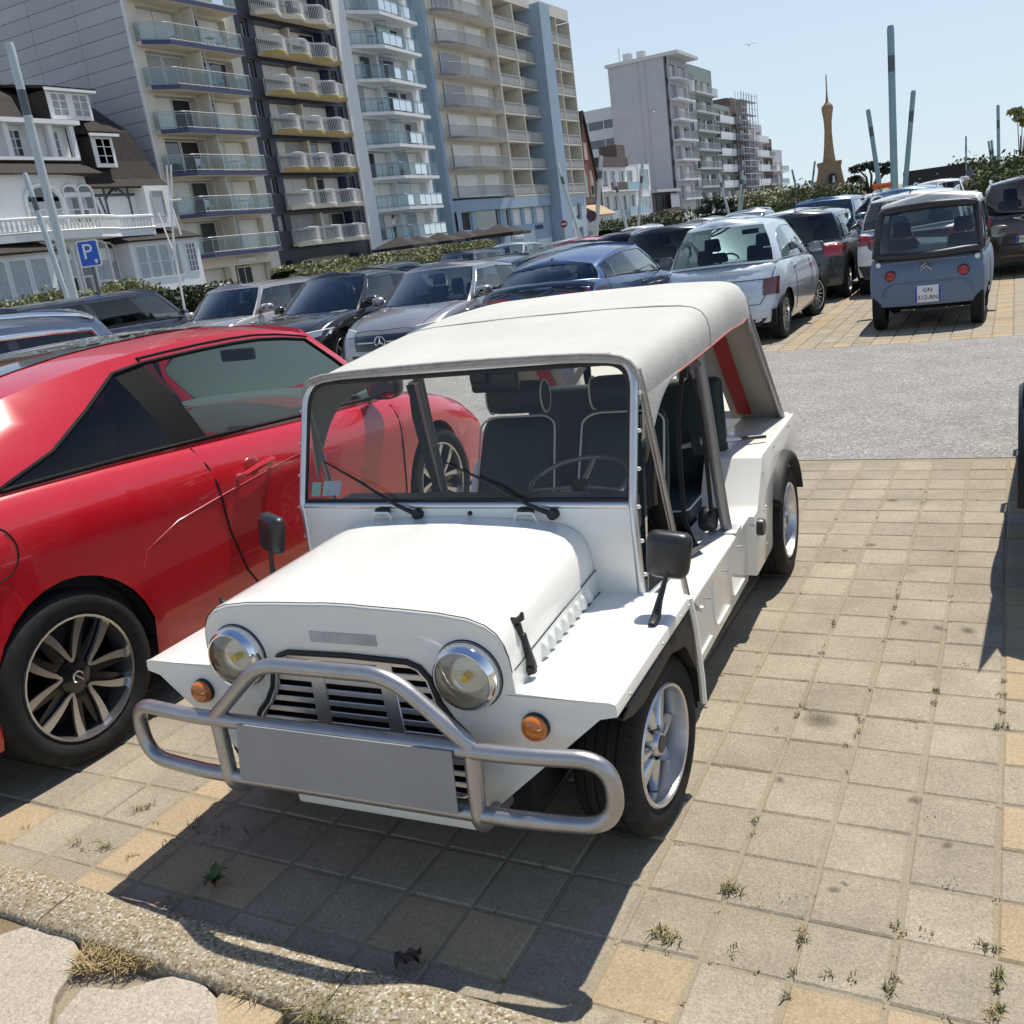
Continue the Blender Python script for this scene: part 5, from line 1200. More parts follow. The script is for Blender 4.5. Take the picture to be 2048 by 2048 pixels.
# ---------------- dark green-grey hatch ahead of it ----------------
m_dg = paint('graphite_green', (.028, .036, .036), .4, .3, dust=.16)
a = car('hatchback', 'dark graphite five-door hatchback parked ahead of the small pale blue car', (-3.32, 18.85, 0), 0, mod(HATCH, L=4.05, W=1.76, H=1.48, rimk='s5', glassb='dark'), m_dg)
rear_face(a, (.52, .84, .74, .92), plate='EH 254 XK', pz=.80); doors(a, (.14, .40, .68)); antenna(a, .13, 'rod')
# ---------------- white suv in the second row ----------------
m_wh = paint('white', (.70, .71, .71), 0, .3, dust=.08)
a = car('suv', 'white compact suv with dark full-width tail light strip seen from behind', (-1.50, 19.1, 0), 0, mod(SUV, L=4.1, W=1.76, H=1.56, rails=m_silv, glassb='dark', trim=m_blkgl), m_wh)
W2 = a['hw']; a['patch']('light_strip', 'rear', [(-.78, .965), (0, .97), (.78, .965)], [(-.78, .82), (-.60, .83), (0, .885), (.60, .83), (.78, .82)], mat('dark_red_strip', (.05, .008, .012), .1, coat=1), .008, 4, nu=16)
for s in (-1, 1): a['patch']('tail_light', 'rear', [(s*.56, .96), (s*.84, .985)], [(s*.56, .83), (s*.84, .83)], m_redl, .013, 4)
a['patch']('bumper_insert', 'rear', [(-.80, .50), (.80, .50)], [(-.70, .28), (.70, .28)], m_blkplas, .008, 4, nu=10); a['patch']('skid_plate', 'rear', [(-.45, .38), (.45, .38)], [(-.35, .30), (.35, .30)], m_silv, .014, 3)
plate_eu(a, 'rear', -.0, .72, 'FJ 734 KP'); p = a['proj']('rear', 0, .93, .016); MB().tube([(.05*math.cos(t), 0, .05*math.sin(t)) for t in [2*PI*i/20 for i in range(20)]], .006, 5, closed=True).build('round_badge', m_silv, a['root'], p); antenna(a, .10, 'fin'); doors(a, (.14, .40, .68))
# ---------------- dark brown suv at the right ----------------
m_br = paint('dark_brown', (.030, .020, .020), .3, .3, dust=.14)
a = car('suv', 'dark brown compact suv with silver winged badge parked past the microcar', (.28, 20.5, 0), 0, mod(SUV, L=4.3, W=1.82, H=1.555, rails=m_silv, glassb='dark'), m_br)
rear_face(a, (.62, .86, .70, .98), plate='FH 906 ZM', pz=.60); a['patch']('chrome_ring', 'rear', [(.60, 1.0), (.88, 1.02)], [(.60, .68), (.88, .68)], m_silv, .005, 4)
p = a['proj']('rear', -.15, .93, .012); MB().tube([(.05*math.cos(t), 0, .035*math.sin(t)) for t in [2*PI*i/16 for i in range(16)]], .006, 5, closed=True).build('ring_badge', m_silv, a['root'], p)
for s in (-1, 1): MB().prism([(s*.05, .01), (s*.16, .03), (s*.14, -.0), (s*.05, -.015)], 'y', -.004, .004).build('wing_badge', m_silv, a['root'], p)
antenna(a, .10, 'fin')
# ---------------- blue fastback ----------------
m_bl = paint('midnight_blue', (.035, .080, .19), .4, .32, flake=.0, dust=.10)
a = car('saloon', 'metallic blue fastback saloon with black lip spoiler parked behind the buggy roof', (-5.72, 13.95, 0), 0, mod(FAST, L=4.6, W=1.83, H=1.43, glassb='tint', rimk='s10', mirmat=m_blkgl, deck=[(0, .98), (.05, 1.04), (.14, 1.05), (.5, .98), (.68, .94), (.85, .85), (.95, .74), (1, .64)]), m_bl)
rear_face(a, (.35, .86, .82, .93), plate='GH 118 TL', pz=.60); doors(a, (.16, .42, .68)); antenna(a, .20, 'fin')
a['patch']('lip_spoiler', 'top', [(-.80, -1.98), (0, -2.08), (.80, -1.98)], [(-.82, -2.14), (0, -2.24), (.82, -2.14)], m_blkgl, .02, 3, nu=10)
# ---------------- front-facing cars of the same row ----------------
m_sg = paint('silver_grey', (.30, .30, .315), .6, .3, dust=.22)
P = mod(SEDAN, L=4.43, W=1.80, H=1.44, rimk='s5', trim=m_silv, trimr=.012, fo=.85)
a = car('hatchback', 'silver-grey car with round star badge on its grille facing the lane', (-8.12, 13.55, 0), PI+.03, P, m_sg); front_face(a, P, (.52, .44, .42, .62), (.50, .84, .62, .70)); doors(a, (.18, .43, .68), col=m_silv)
def star(a, z, r=.085):
    p = a['proj']('front', 0, z, .012); e = thing('star_badge', None, None, p); e.parent = a['root']
    MB().tube([(r*math.cos(t), .004, r*math.sin(t)) for t in [2*PI*i/28 for i in range(28)]], .009, 6, closed=True).build('ring', m_silv, e)
    for k in range(3): t = PI/2+k*2*PI/3; MB().tube([(0, .008, 0), (r*math.cos(t), .004, r*math.sin(t))], [.016, .003], 5).build('point', m_silv, e)
    MB().tube([a['proj']('front', x, z, .012) for x in (-.42, -.3, -.2, -.11)], .012, 6).build('grille_bar', m_silv, a['root']); MB().tube([a['proj']('front', x, z, .012) for x in (.42, .3, .2, .11)], .012, 6).build('grille_bar', m_silv, a['root'])
star(a, .53)
pp = a['proj']('top', .25, a['Y'](.70), .0); mb = MB(); rows = []
random.seed(4)
for i in range(8): rows.append([(-.35+.1*i+random.gauss(0, .01), .05*j+random.gauss(0, .01), .06*random.random()+.03*j) for j in range(5)])
o = mb.grid(rows).build('sun_shade', mat('foil_shade', (.5, .62, .55), .25, metal=.6), a['root'], (0, a['Y'](.70)-.30, a['zdk'](a['Y'](.70))+.02), smooth=0, solid=.003)
m_bk = paint('black', (.010, .011, .013), .2, .25, dust=.16)
P = mod(SEDAN, L=4.55, W=1.83, H=1.50, r=.34, rim=.235, rimk='s5', fo=.86)
a = car('suv', 'glossy black car with five-spoke wheels beside the silver-grey star badge car', (-10.32, 13.75, 0), PI+.02, P, m_bk); front_face(a, P, (.55, .48, .42, .66), (.50, .86, .64, .72)); doors(a, (.16, .42, .68), col=m_bk); star(a, .55, .07)
m_gy = paint('warm_grey', (.36, .35, .34), .5, .32, dust=.14)
P = mod(SUV, L=4.15, W=1.77, H=1.53, rimk='s5', glassf='clear')
a = car('suv', 'light grey compact suv with bulging wings beside the glossy black car', (-13.35, 14.6, 0), PI+.05, P, m_gy); front_face(a, P, (.38, .30, .55, .74), (.42, .80, .86, .93)); doors(a, (.16, .42, .68), col=m_gy)
for s in (-1, 1):
    p = a['proj']('front', s*.55, .60, .0); MB().lathe([(.105, 0), (.10, .03), (.085, .035), (0, .04)], 'y', n=20).build('round_lamp', m_headl, a['root'], p)
# ---------------- dark van ----------------
m_vn = paint('dark_blue', (.014, .022, .045), .4, .3, dust=.12)
VAN = S(L=5.0, W=1.93, H=1.70, wb=3.2, fo=.90, r=.33, rim=.22, deck=[(0, .98), (.03, 1.05), (.1, 1.06), (.75, 1.04), (.86, 1.0), (.94, .90), (1, .74)], roof=[(.01, 1.62), (.05, 1.68), (.3, 1.70), (.6, 1.70), (.70, 1.67), (.78, 1.60)], wA=.90, wAs=.84, rA=.715, rAs=.70, wC=.01, wCs=.04, rC=.02, rCs=.045, win=[(.03, .22, 'clear'), (.26, .56, 'dark'), (.60, .93, 'dark')], roofw=.84, bench=.6)
a = car('parked_van', 'dark blue passenger van with tinted windows and blue poster in its rear side window', (-16.9, 14.0, 0), 0, VAN, m_vn); doors(a, (.30, .60, .80), col=m_vn)
p = a['proj']('R', a['Y'](.20), 1.30, .02)
st_ = thing('window_poster', None, None, (p.x+.02, p.y, 1.30)); st_.parent = a['root']; st_.rotation_euler = (0, math.radians(-9), 0)
MB().box(-.004, .004, -.36, .36, -.15, .15).build('sheet', mat('poster_blue', (.03, .22, .55), .5), st_, smooth=0)
put('lettering', text_mesh('LES PUCES', .115, m_drl), st_, (.006, 0, .07), (PI/2, 0, PI/2))
MB().prism([(-.30, -.14), (.30, -.14), (.20, -.06), (-.05, -.03), (-.22, -.07)], 'x', .004, .007).build('poster_picture', m_drl, st_, smooth=0)
# ---------------- dark blue estate beyond the red coupe ----------------
m_es = paint('slate_blue', (.06, .085, .14), .4, .32, dust=.10)
P = mod(SUV, L=4.85, W=1.88, H=1.665, rails=m_silv, trim=m_silv, trimr=.02, win=[(.03, .36, 'tint'), (.39, .66, 'tint'), (.69, .95, 'tint')], glassb='dark', clad=False, edge=.06, roof=[(.02, 1.50), (.08, 1.56), (.25, 1.645), (.45, 1.665), (.56, 1.64), (.64, 1.56)], rC=.06, rCs=.13, wCs=.08)
a = car('estate_car', 'slate blue estate car with chrome roof rails and window trim beyond the red coupe', (-6.15, 2.72, 0), PI, P, m_es); rear_face(a, (.5, .88, .8, 1.0)); front_face(a, P, (.5, .42, .5, .72), (.5, .86, .72, .84)); doors(a, (.16, .42, .68))
# ---------------- black car at the right edge ----------------
P = mod(SUV, L=4.4, W=1.84, H=1.60, nomir=True)
a = car('suv', 'black suv parked in the bay right of the white buggy', (1.01, 5.97, 0), -.045, P, m_bk); rear_face(a, (.5, .88, .8, 1.0)); doors(a, (.16, .42, .68))
# ---------------- rows behind: mostly roofs and glass show ----------------
m_nb = paint('navy', (.035, .05, .09), .4, .3); m_lg = paint('pale_silver', (.55, .57, .59), .4, .3); m_bg = paint('beige', (.36, .33, .28), .5, .3); m_lb = paint('steel_blue', (.12, .20, .31), .5, .28); m_rd2 = paint('pink_red', (.45, .03, .05), 0, .3)
FAR = [
 ('suv', 'black suv with silver roof rails and rod aerial parked ahead of the blue fastback', (-5.55, 18.7), 0, mod(SUV, H=1.54, glassb='dark', rails=m_silv), m_bk, 'r'),
 ('saloon', 'dark grey-green fastback saloon with bright window trim ahead of the star badge car', (-7.95, 18.6), 0, mod(FAST, H=1.44, trim=m_silv), m_dg, 'r'),
 ('saloon', 'navy blue low saloon whose roof shows above the silver-grey star badge car', (-9.6, 18.6), 0, mod(SEDAN, H=1.37), m_nb, 'r'),
 ('hatchback', 'black low hatchback with a long roof bar behind the glossy black car', (-11.9, 18.6), PI, mod(HATCH, H=1.40, rails=m_blkgl), m_bk, 'f'),
 ('hatchback', 'dark blue hatchback with its windscreen to the lane in the third row', (-15.6, 27.2), PI, mod(HATCH, H=1.50), m_nb, 'f'),
 ('saloon', 'pale silver saloon with its windscreen to the lane near the cafe parasols', (-16.5, 32.5), PI, mod(SEDAN, H=1.55, L=4.6), m_lg, 'f'),
 ('estate_car', 'dark grey estate car with rear spoiler beside the clipped hedge', (-17.0, 25.6), 0, mod(HATCH, H=1.47, L=4.5, glassb='dark'), m_dg, 'r'),
 ('hatchback', 'small dark hatchback at the end of the row by the clipped hedge', (-20.2, 26.0), 0, mod(HATCH, H=1.41), m_nb, 'r'),
 ('suv', 'black suv with pale roof edge parked ahead of the dark fastback saloons', (-8.5, 24.5), 0, mod(SUV, H=1.47, glassb='dark', rails=m_silv), m_bk, 'r'),
 ('convertible', 'pink-red car showing only its roof among the dark cars', (-11.2, 27.0), 0, mod(SEDAN, H=1.44), m_rd2, 'r'),
 ('hatchback', 'white hatchback with rounded roof parked ahead of the graphite hatchback', (-4.55, 23.9), 0, mod(HATCH, H=1.47, glassb='dark'), m_wh, 'r'),
 ('saloon', 'pale silver saloon parked among the black suvs', (-7.1, 28.6), 0, mod(SEDAN, H=1.46), m_lg, 'r'),
 ('saloon', 'off-white saloon near the pink-red car', (-13.6, 31.5), 0, mod(SEDAN, H=1.42), m_wh, 'r'),
 ('hatchback', 'white hatchback parked far off below the brick house', (-13.6, 39.5), 0, mod(HATCH, H=1.51), m_wh, 'r'),
 ('hatchback', 'beige hatchback far off beside the pine bush', (-10.9, 39.5), 0, mod(HATCH, H=1.49), m_bg, 'r'),
 ('saloon', 'pale silver saloon with its windscreen glinting in the sun behind the white hatchback', (-7.7, 32.2), PI, mod(SEDAN, H=1.56, L=4.6), m_lg, 'f'),
 ('suv', 'glossy steel blue suv with large windscreen facing the lane behind the white suv', (-4.15, 25.6), PI-.06, mod(SUV, H=1.645, L=4.5), m_lb, 'f'),
 ('hatchback', 'navy hatchback far off near the end of the hedge', (-9.3, 40.5), .15, mod(HATCH, H=1.60), m_nb, 'r'),
 ('suv', 'white suv with dark rear window beside the orange board', (-3.30, 29.2), 0, mod(SUV, H=1.58, glassb='dark', rails=m_silv), m_wh, 'r'),
 ('suv', 'steel blue suv with pale roof rails just ahead of the white compact suv', (-2.15, 25.0), 0, mod(SUV, H=1.635, rails=m_silv, glassb='dark'), m_lb, 'r'),
 ('suv', 'white suv with bright red tail light in front of the black hoarding', (-2.15, 35.2), 0, mod(SUV, H=1.70, glassb='dark', rails=m_silv), m_wh, 'r'),
 ('saloon', 'grey saloon far off behind the dark brown suv', (.9, 33.0), 0, mod(SEDAN, H=1.5), m_lg, 'r'),
]
for nm, lab, (x, y), rz, P, colr, view in FAR:
    a = car(nm, lab, (x, y, 0), rz, P, colr, detail=1)
    if view == 'r':
        suv = P['H'] > 1.52; rear_face(a, (.56, a['hw']*.97, .78+.1*suv, .93+.1*suv)); antenna(a, .14, 'rod' if 'aerial' in lab else 'fin')
    else: front_face(a, P, (.46, .38, .48, .66), (.46, .82, .66, .76))
    doors(a, (.16, .42, .68), handles=False)
# ================= sea-front buildings =================
def wallm(name, col, var=.07, bump=.06, rough=.85, vs=.6): return mat(name, col, rough, var=var, vscale=vs, bump=bump, bscale=12)
m_conc = wallm('concrete_panel', (.56, .55, .53)); m_beige = wallm('beige_render', (.66, .62, .53)); m_wht = wallm('white_render', (.74, .75, .74), .04); m_vwht = wallm('villa_white', (.78, .79, .78), .04)
m_bluem = wallm('blue_render', (.33, .425, .51)); m_teal = wallm('teal_render', (.38, .55, .60), .04); m_bslab = wallm('blue_slab_edge', (.06, .072, .14)); m_yel = wallm('yellow_slab_edge', (.42, .30, .10)); m_cream = wallm('cream_soffit', (.66, .60, .48))
m_lil = wallm('lilac_grey_render', (.50, .49, .50)); m_grn = wallm('green_grey_render', (.26, .30, .27)); m_brk = wallm('brick_red', (.24, .10, .07), .2, .1, .9, 6); m_brn = wallm('brown_cladding', (.15, .11, .10), .15); m_roof = wallm('dark_roof_tiles', (.034, .029, .026), .35, .5, .95, 5)
m_shut = mat('roller_shutter', (.80, .79, .74), .6, var=.05, vscale=1.5); m_alw = mat('white_window_frame', (.74, .75, .76), .45); m_gls = mat('window_glass', (.02, .028, .035), .05, coat=1.0, spec=.8); m_drk = mat('dark_opening', (.018, .018, .02), .6); m_cur = mat('net_curtain', (.42, .44, .46), .7, var=.2, vscale=8)
m_bgl = glass('balcony_glass', (.74, .85, .88), 1.3); m_rail = mat('grey_railing', (.45, .47, .49), .45, metal=.3); m_wrail = mat('white_railing', (.70, .71, .71), .5); m_timb = mat('blue_grey_timber', (.10, .14, .16), .7)
def tile_clad():
    m = bpy.data.materials.new('blue_black_tiles'); m.use_nodes = True; N = m.node_tree.nodes; L = m.node_tree.links; b = N['Principled BSDF']
    g = N.new('ShaderNodeTexCoord'); mp = N.new('ShaderNodeMapping'); mp.inputs['Rotation'].default_value = (PI/2, 0, PI/2); br = N.new('ShaderNodeTexBrick'); L.new(g.outputs['Object'], mp.inputs[0]); L.new(mp.outputs[0], br.inputs['Vector'])
    br.inputs['Scale'].default_value = 1; br.inputs['Brick Width'].default_value = .6; br.inputs['Row Height'].default_value = .22; br.inputs['Mortar Size'].default_value = .02
    br.inputs['Color1'].default_value = (.026, .036, .105, 1); br.inputs['Color2'].default_value = (.046, .058, .14, 1); br.inputs['Mortar'].default_value = (.012, .014, .025, 1)
    L.new(br.outputs[0], b.inputs['Base Color']); b.inputs['Roughness'].default_value = .35; MATS['tiles'] = m; return m
m_tiles = tile_clad()
def wallgrid(root, nm, m, ys, zs, holes, x=0.0, dep=.3):
    mb = MB()
    for i in range(len(ys)-1):
        for j in range(len(zs)-1):
            y0, y1, z0, z1 = ys[i], ys[i+1], zs[j], zs[j+1]
            if (i, j) in holes:
                if (i-1, j) not in holes: mb.add([(x, y0, z0), (x-dep, y0, z0), (x-dep, y0, z1), (x, y0, z1)], [(0, 1, 2, 3)])
                if (i+1, j) not in holes: mb.add([(x, y1, z0), (x-dep, y1, z0), (x-dep, y1, z1), (x, y1, z1)], [(3, 2, 1, 0)])
                mb.add([(x, y0, z0), (x, y1, z0), (x-dep, y1, z0), (x-dep, y0, z0)], [(0, 1, 2, 3)]); mb.add([(x, y0, z1), (x, y1, z1), (x-dep, y1, z1), (x-dep, y0, z1)], [(3, 2, 1, 0)])
            else: mb.add([(x, y0, z0), (x, y1, z0), (x, y1, z1), (x, y0, z1)], [(0, 1, 2, 3)])
    return mb.build(nm, m, root, smooth=0, recalc=False)
WC = {}
def win(root, x, y0, y1, z0, z1, kind='glass', frame=None, bars=(1, 1), nm='window', th=.05):
    w_, h_ = y1-y0, z1-z0; fm = frame or m_alw; key = (round(w_, 2), round(h_, 2), kind, fm.name, bars)
    if key not in WC:
        f = MB(); t = min(.07, w_*.09)
        if kind == 'shutter':
            f.box(0, .04, 0, w_, 0, h_); k = int(h_/.18)
            WC[key] = (f.mesh('shutter', m_shut, smooth=0), None)
        else:
            f.box(0, .06, 0, t, 0, h_); f.box(0, .06, w_-t, w_, 0, h_); f.box(0, .058, t, w_-t, 0, t); f.box(0, .058, t, w_-t, h_-t, h_)
            for i in range(1, bars[0]+1 if bars[0] > 0 else 0):
                if bars[0] >= 1 and i <= bars[0]-0 and bars[0] > 0:
                    yy = w_*i/(bars[0]+1); f.box(.005, .05, yy-t*.4, yy+t*.4, t, h_-t)
            for j in range(1, bars[1]+1):
                zz = h_*j/(bars[1]+1); f.box(.008, .046, t, w_-t, zz-t*.25, zz+t*.25)
            p = MB().box(.0, .02, t*.5, w_-t*.5, t*.5, h_-t*.5)
            pm = {'glass': m_gls, 'dark': m_drk, 'curtain': m_cur}[kind]
            WC[key] = (f.mesh('window_frame', fm, smooth=0, merge=0), p.mesh('pane', pm, smooth=0))
    a, b = WC[key]
    o = put('shutter' if kind == 'shutter' else nm, a, root, (x, y0, z0))
    if b: put('pane', b, o)
    return o
def rail_glass(par, pts, z, h=.95, m=None, frame=None, gap=.0, step=1.05):
    frame = frame or m_rail; P = [Vector((p[0], p[1], 0)) for p in pts]
    pm = MB()
    for a, b in zip(P, P[1:]):
        k = max(1, round((b-a).length/step))
        for i in range(k):
            q0, q1 = a.lerp(b, i/k), a.lerp(b, (i+1)/k); d = (q1-q0).normalized()*.03
            MB().add([(q0.x+d.x, q0.y+d.y, z+.08), (q1.x-d.x, q1.y-d.y, z+.08), (q1.x-d.x, q1.y-d.y, z+h-.06), (q0.x+d.x, q0.y+d.y, z+h-.06)], [(0, 1, 2, 3)]).build('glass_panel', m or m_bgl, par, smooth=0)
            pm.tube([(q0.x, q0.y, z-.05), (q0.x, q0.y, z+h)], .022, 4)
    pm.tube([(P[-1].x, P[-1].y, z-.05), (P[-1].x, P[-1].y, z+h)], .022, 4); pm.tube([(p.x, p.y, z+h) for p in P], .03, 5); pm.tube([(p.x, p.y, z+.10) for p in P], .018, 4); pm.tube([(p.x, p.y, z+h-.12) for p in P], .014, 4)
    pm.build('railing', frame, par, smooth=0, merge=0)
def rail_bars(par, pts, z, h=.9, m=None, step=.14, br=.012):
    P = [Vector((p[0], p[1], 0)) for p in pts]; mb = MB(); acc = 0
    for a, b in zip(P, P[1:]):
        l = (b-a).length; t = acc
        while t < l:
            q = a.lerp(b, t/l); mb.box(q.x-br, q.x+br, q.y-br, q.y+br, z+.06, z+h); t += step
        acc = t-l
    mb.tube([(p.x, p.y, z+h) for p in P], .028, 5); mb.tube([(p.x, p.y, z+.06) for p in P], .02, 4)
    return mb.build('railing', m or m_rail, par, smooth=0, merge=0)
def balcony(root, nm='balcony'):
    e = thing(nm, None, None); e.parent = root; return e
def chairs(par, x, y, z, m=None):     # small white terrace table and chair
    mb = MB(); mb.box(x-.25, x+.25, y-.25, y+.25, z+.70, z+.73)
    for dx, dy in ((-.2, -.2), (.2, -.2), (.2, .2), (-.2, .2)): mb.tube([(x+dx, y+dy, z), (x+dx*.9, y+dy*.9, z+.71)], .02, 4)
    o = mb.build('balcony_table', m or m_alw, None, par.matrix_world.translation, smooth=0); return o
random.seed(11)
# ---- B: panel-clad apartment block with blue slab edges
B = thing('apartment_block', 'tall grey panel-clad apartment block with glass balconies and blue slab edges', 'building', (-44, 43.3, 0))
MB().box(-19, -.62, .05, 8.95, 0, 26).build('core', m_beige, B, smooth=0)
zs = [0]; H0, FP = 3.10, 2.37
for k in range(9): zs += [H0+FP*k+.14, H0+FP*k+2.12]
zs += [26]; ys = [0, .9, 4.15, 4.55, 8.05, 9.0]
holes = {(i, 2*k+1) for k in range(9) for i in (1, 3)} | {(3, 0)}
zs2 = [0, 2.4]+zs[1:]; holes = {(i, 2*k+2) for k in range(9) for i in (1, 3)} | {(3, 0), (1, 0)}
wallgrid(B, 'front_wall', m_beige, ys, zs2, holes, 0, .55)
MB().box(-.08, .06, -.08, .02, 0, 26).build('corner_strip', m_wht, B, smooth=0)
pw = 18.9/5; pme = MB().box(0, pw-.03, -.04, .05, .015, .765).mesh('wall_panel', mat('panel_concrete', (.46, .455, .455), .85, var=.05, vscale=.8, rnd=.06, bump=.05, bscale=14), smooth=0)
for r_ in range(33):
    for c_ in range(5): put('wall_panel', pme, B, (-19+c_*pw+.03, 0.0, r_*.78))
for k in range(9):
    z = H0+FP*k; e = balcony(B)
    plan = [(-.02, .35), (.50, .35), (1.25, 1.75), (1.25, 7.95), (-.02, 7.95)]
    MB().prism(plan, 'z', z-.12, z+.10).build('slab', m_cream, e, smooth=0); MB().prism([(.48, .32), (.53, .30), (1.28, 1.72), (1.28, 7.98), (1.22, 7.98), (1.22, 1.78)], 'z', z-.10, z+.14).build('slab_edge', m_bslab, e, smooth=0)
    rail_glass(e, [(0.02, .38), (.50, .38), (1.22, 1.78), (1.22, 7.92), (.02, 7.92)], z+.12)
    MB().box(.0, .95, 4.30, 4.40, z+.1, z+FP-.14).build('divider', m_beige, e, smooth=0); MB().tube([(1.2, 4.35, z), (1.2, 4.35, z+FP-.1)], .03, 5).build('post', m_rail, e)
    for (a, b2) in ((.95, 2.5), (2.55, 4.1), (4.6, 6.3), (6.35, 8.0)):
        kd = random.choices(('shutter', 'glass', 'dark', 'curtain'), (.52, .22, .12, .14))[0]
        win(B, -.5, a, b2, z+.15, z+2.10, kd, None, (0, 0))
    if k in (1, 2, 5):
        mb = MB(); mb.box(.3, .8, 5.6, 6.2, z+.78, z+.82); mb.box(.4, .8, 6.6, 7.0, z+.5, z+.55); mb.box(.42, .46, 6.6, 7.0, z+.55, z+.95); mb.box(.4, .8, 2.6, 3.0, z+.5, z+.55); mb.box(.42, .46, 2.6, 3.0, z+.55, z+.95)
        for q in (5.65, 6.15, 6.65, 6.95, 2.65, 2.95): mb.box(.45, .49, q-.02, q+.02, z+.1, z+.6); mb.box(.72, .76, q-.02, q+.02, z+.1, z+.6)
        mb.build('terrace_furniture', m_alw, e, smooth=0, merge=0)
win(B, -.5, 5.2, 6.6, 0, 2.3, 'dark', m_beige, (1, 0), 'door'); MB().box(-.1, .12, 4.9, 6.6, 2.55, 2.80).build('entrance_sign', m_wht, B, smooth=0)
# ---- C: dark tiled block with wavy yellow balconies
Cb = thing('apartment_block', 'narrow blue-black tiled apartment block with wavy cream and yellow balconies', 'building', (-44, 52.3, 0))
MB().box(-19, -.9, .05, 10.65, 0, 26).build('core', m_cream, Cb, smooth=0)
H0, FP = 3.27, 2.43; zz = [0, 2.3]
for k in range(9): zz += [H0+FP*k+.12, H0+FP*k+.95, H0+FP*k+2.05, H0+FP*k+2.15]
zz += [26]; ys = [0, .55, 1.25, 1.9, 9.1, 9.5, 10.1, 10.7]
holes = set()
for k in range(9):
    for j in (0, 1): holes.add((3, 2+4*k+j))
    holes.add((1, 2+4*k+1)); holes.add((5, 2+4*k+1))
holes |= {(3, 0), (1, 0)}
wallgrid(Cb, 'front_wall', m_tiles, ys, zz, holes, 0, .8)
for k in range(9):
    z = H0+FP*k; e = balcony(Cb)
    wave = [(.95+.22*math.sin((y-1.9)/7.7*3*2*PI-.6)-(.35*max(0, 1-(y-1.7)/.6) if y < 2.3 else 0), y) for y in [1.7+8.0*i/40 for i in range(41)]]
    MB().prism([(-.02, 1.7)]+wave+[(-.02, 9.7)], 'z', z-.10, z+.10).build('slab', m_cream, e, smooth=30)
    mb = MB(); mb.grid([[(x+.02, y, z-.16) for x, y in wave], [(x+.05, y, z-.1) for x, y in wave], [(x+.05, y, z+.12) for x, y in wave], [(x-.02, y, z+.13) for x, y in wave]]); mb.build('slab_edge', m_yel if k in (3, 4, 5, 2) else m_cream, e, smooth=60)
    rail_bars(e, [(.02, 1.75)]+wave[1:-1]+[(.02, 9.65)], z+.1, .88, m_wrail, .13, .014); MB().tube([(x-.0, y, z+1.05) for x, y in wave[2:-2]], .03, 5).build('handrail', m_wrail, e, smooth=60)
    for (a, b2) in ((2.0, 3.6), (3.65, 5.3), (5.75, 7.3), (7.35, 9.0)):
        kd = random.choices(('shutter', 'dark', 'glass', 'curtain'), (.55, .22, .15, .08))[0]; win(Cb, -.75, a, b2, z+.12, z+2.03, kd, m_cream, (0, 0))
    MB().box(-.78, -.1, 5.4, 5.65, z+.1, z+2.1).build('divider', m_cream, e, smooth=0)
    win(Cb, -.25, .57, 1.23, z+.97, z+2.03, random.choice(('glass', 'curtain')), mat('tan_frame', (.32, .24, .17), .6), (0, 0)); win(Cb, -.25, 9.52, 10.08, z+.97, z+2.03, random.choice(('glass', 'dark')), MATS['tan_frame'], (0, 0))
MB().box(1.02, 1.06, 5.2, 6.0, H0+FP*4+.35, H0+FP*4+.95).build('round_notice', mat('notice', (.45, .32, .30), .6), Cb, smooth=0)
win(Cb, -.6, 3.0, 4.2, 0, 2.2, 'glass', None, (1, 0), 'door')
# ---- D: white block with angled balconies
D = thing('apartment_block', 'white apartment block with angled glass-fronted balconies beside the blue building', 'building', (-44, 63.0, 0))
MB().box(-19, -.72, .05, 10.6, 0, 26).build('core', m_wht, D, smooth=0)
MB().box(-.7, .18, .02, 1.55, 0, 26).build('pilaster', m_wht, D, smooth=0)
H0, FP = 2.81, 2.36; zz = [0]
for k in range(10): zz += [H0+FP*k+.1, H0+FP*k+2.08]
zz += [27]; ys = [1.55, 1.8, 5.0, 5.4, 9.6, 10.65]; holes = {(i, 2*k+1) for k in range(10) for i in (1, 3)}
wallgrid(D, 'front_wall', m_wht, ys, zz, holes, 0, .65)
for k in range(10):
    z = H0+FP*k; e = balcony(D); plan = [(-.02, 1.6), (1.45, 4.2), (1.0, 10.3), (-.02, 10.3)]
    MB().prism(plan, 'z', z-.14, z+.10).build('slab', m_wht, e, smooth=0); rail_glass(e, [(.1, 1.75), (1.42, 4.2), (.98, 10.25), (.02, 10.25)], z+.1, .95, None, mat('blue_grey_rail', (.16, .24, .34), .5))
    yd = 5.2; MB().add([(.02, yd, z+.1), (1.2, yd, z+.1), (1.2, yd, z+1.95), (.02, yd, z+2.1)], [(0, 1, 2, 3)]).build('glass_screen', m_bgl, e, smooth=0); MB().tube([(.02, yd, z+2.1), (1.2, yd, z+1.95), (1.2, yd, z+.1)], .025, 4).build('screen_frame', MATS['blue_grey_rail'], e)
    for (a, b2) in ((1.85, 3.4), (3.45, 4.95), (5.45, 6.6), (6.65, 8.3), (8.35, 9.55)):
        kd = random.choices(('shutter', 'dark', 'curtain', 'glass'), (.60, .16, .12, .12))[0]; win(D, -.6, a, b2, z+.1, z+2.05, kd, None, (0, 0))
    if k in (2, 4, 6):
        mb = MB(); mb.box(.5, .9, 3.4, 4.0, z+.75, z+.80); mb.box(.3, .7, 5.9, 6.3, z+.45, z+.5); mb.box(.3, .34, 5.9, 6.3, z+.5, z+.95)
        for q in (3.45, 3.95, 5.95, 6.25): mb.box(.55, .6, q-.02, q+.02, z+.1, z+.75)
        mb.build('terrace_furniture', m_rail, e, smooth=0, merge=0)
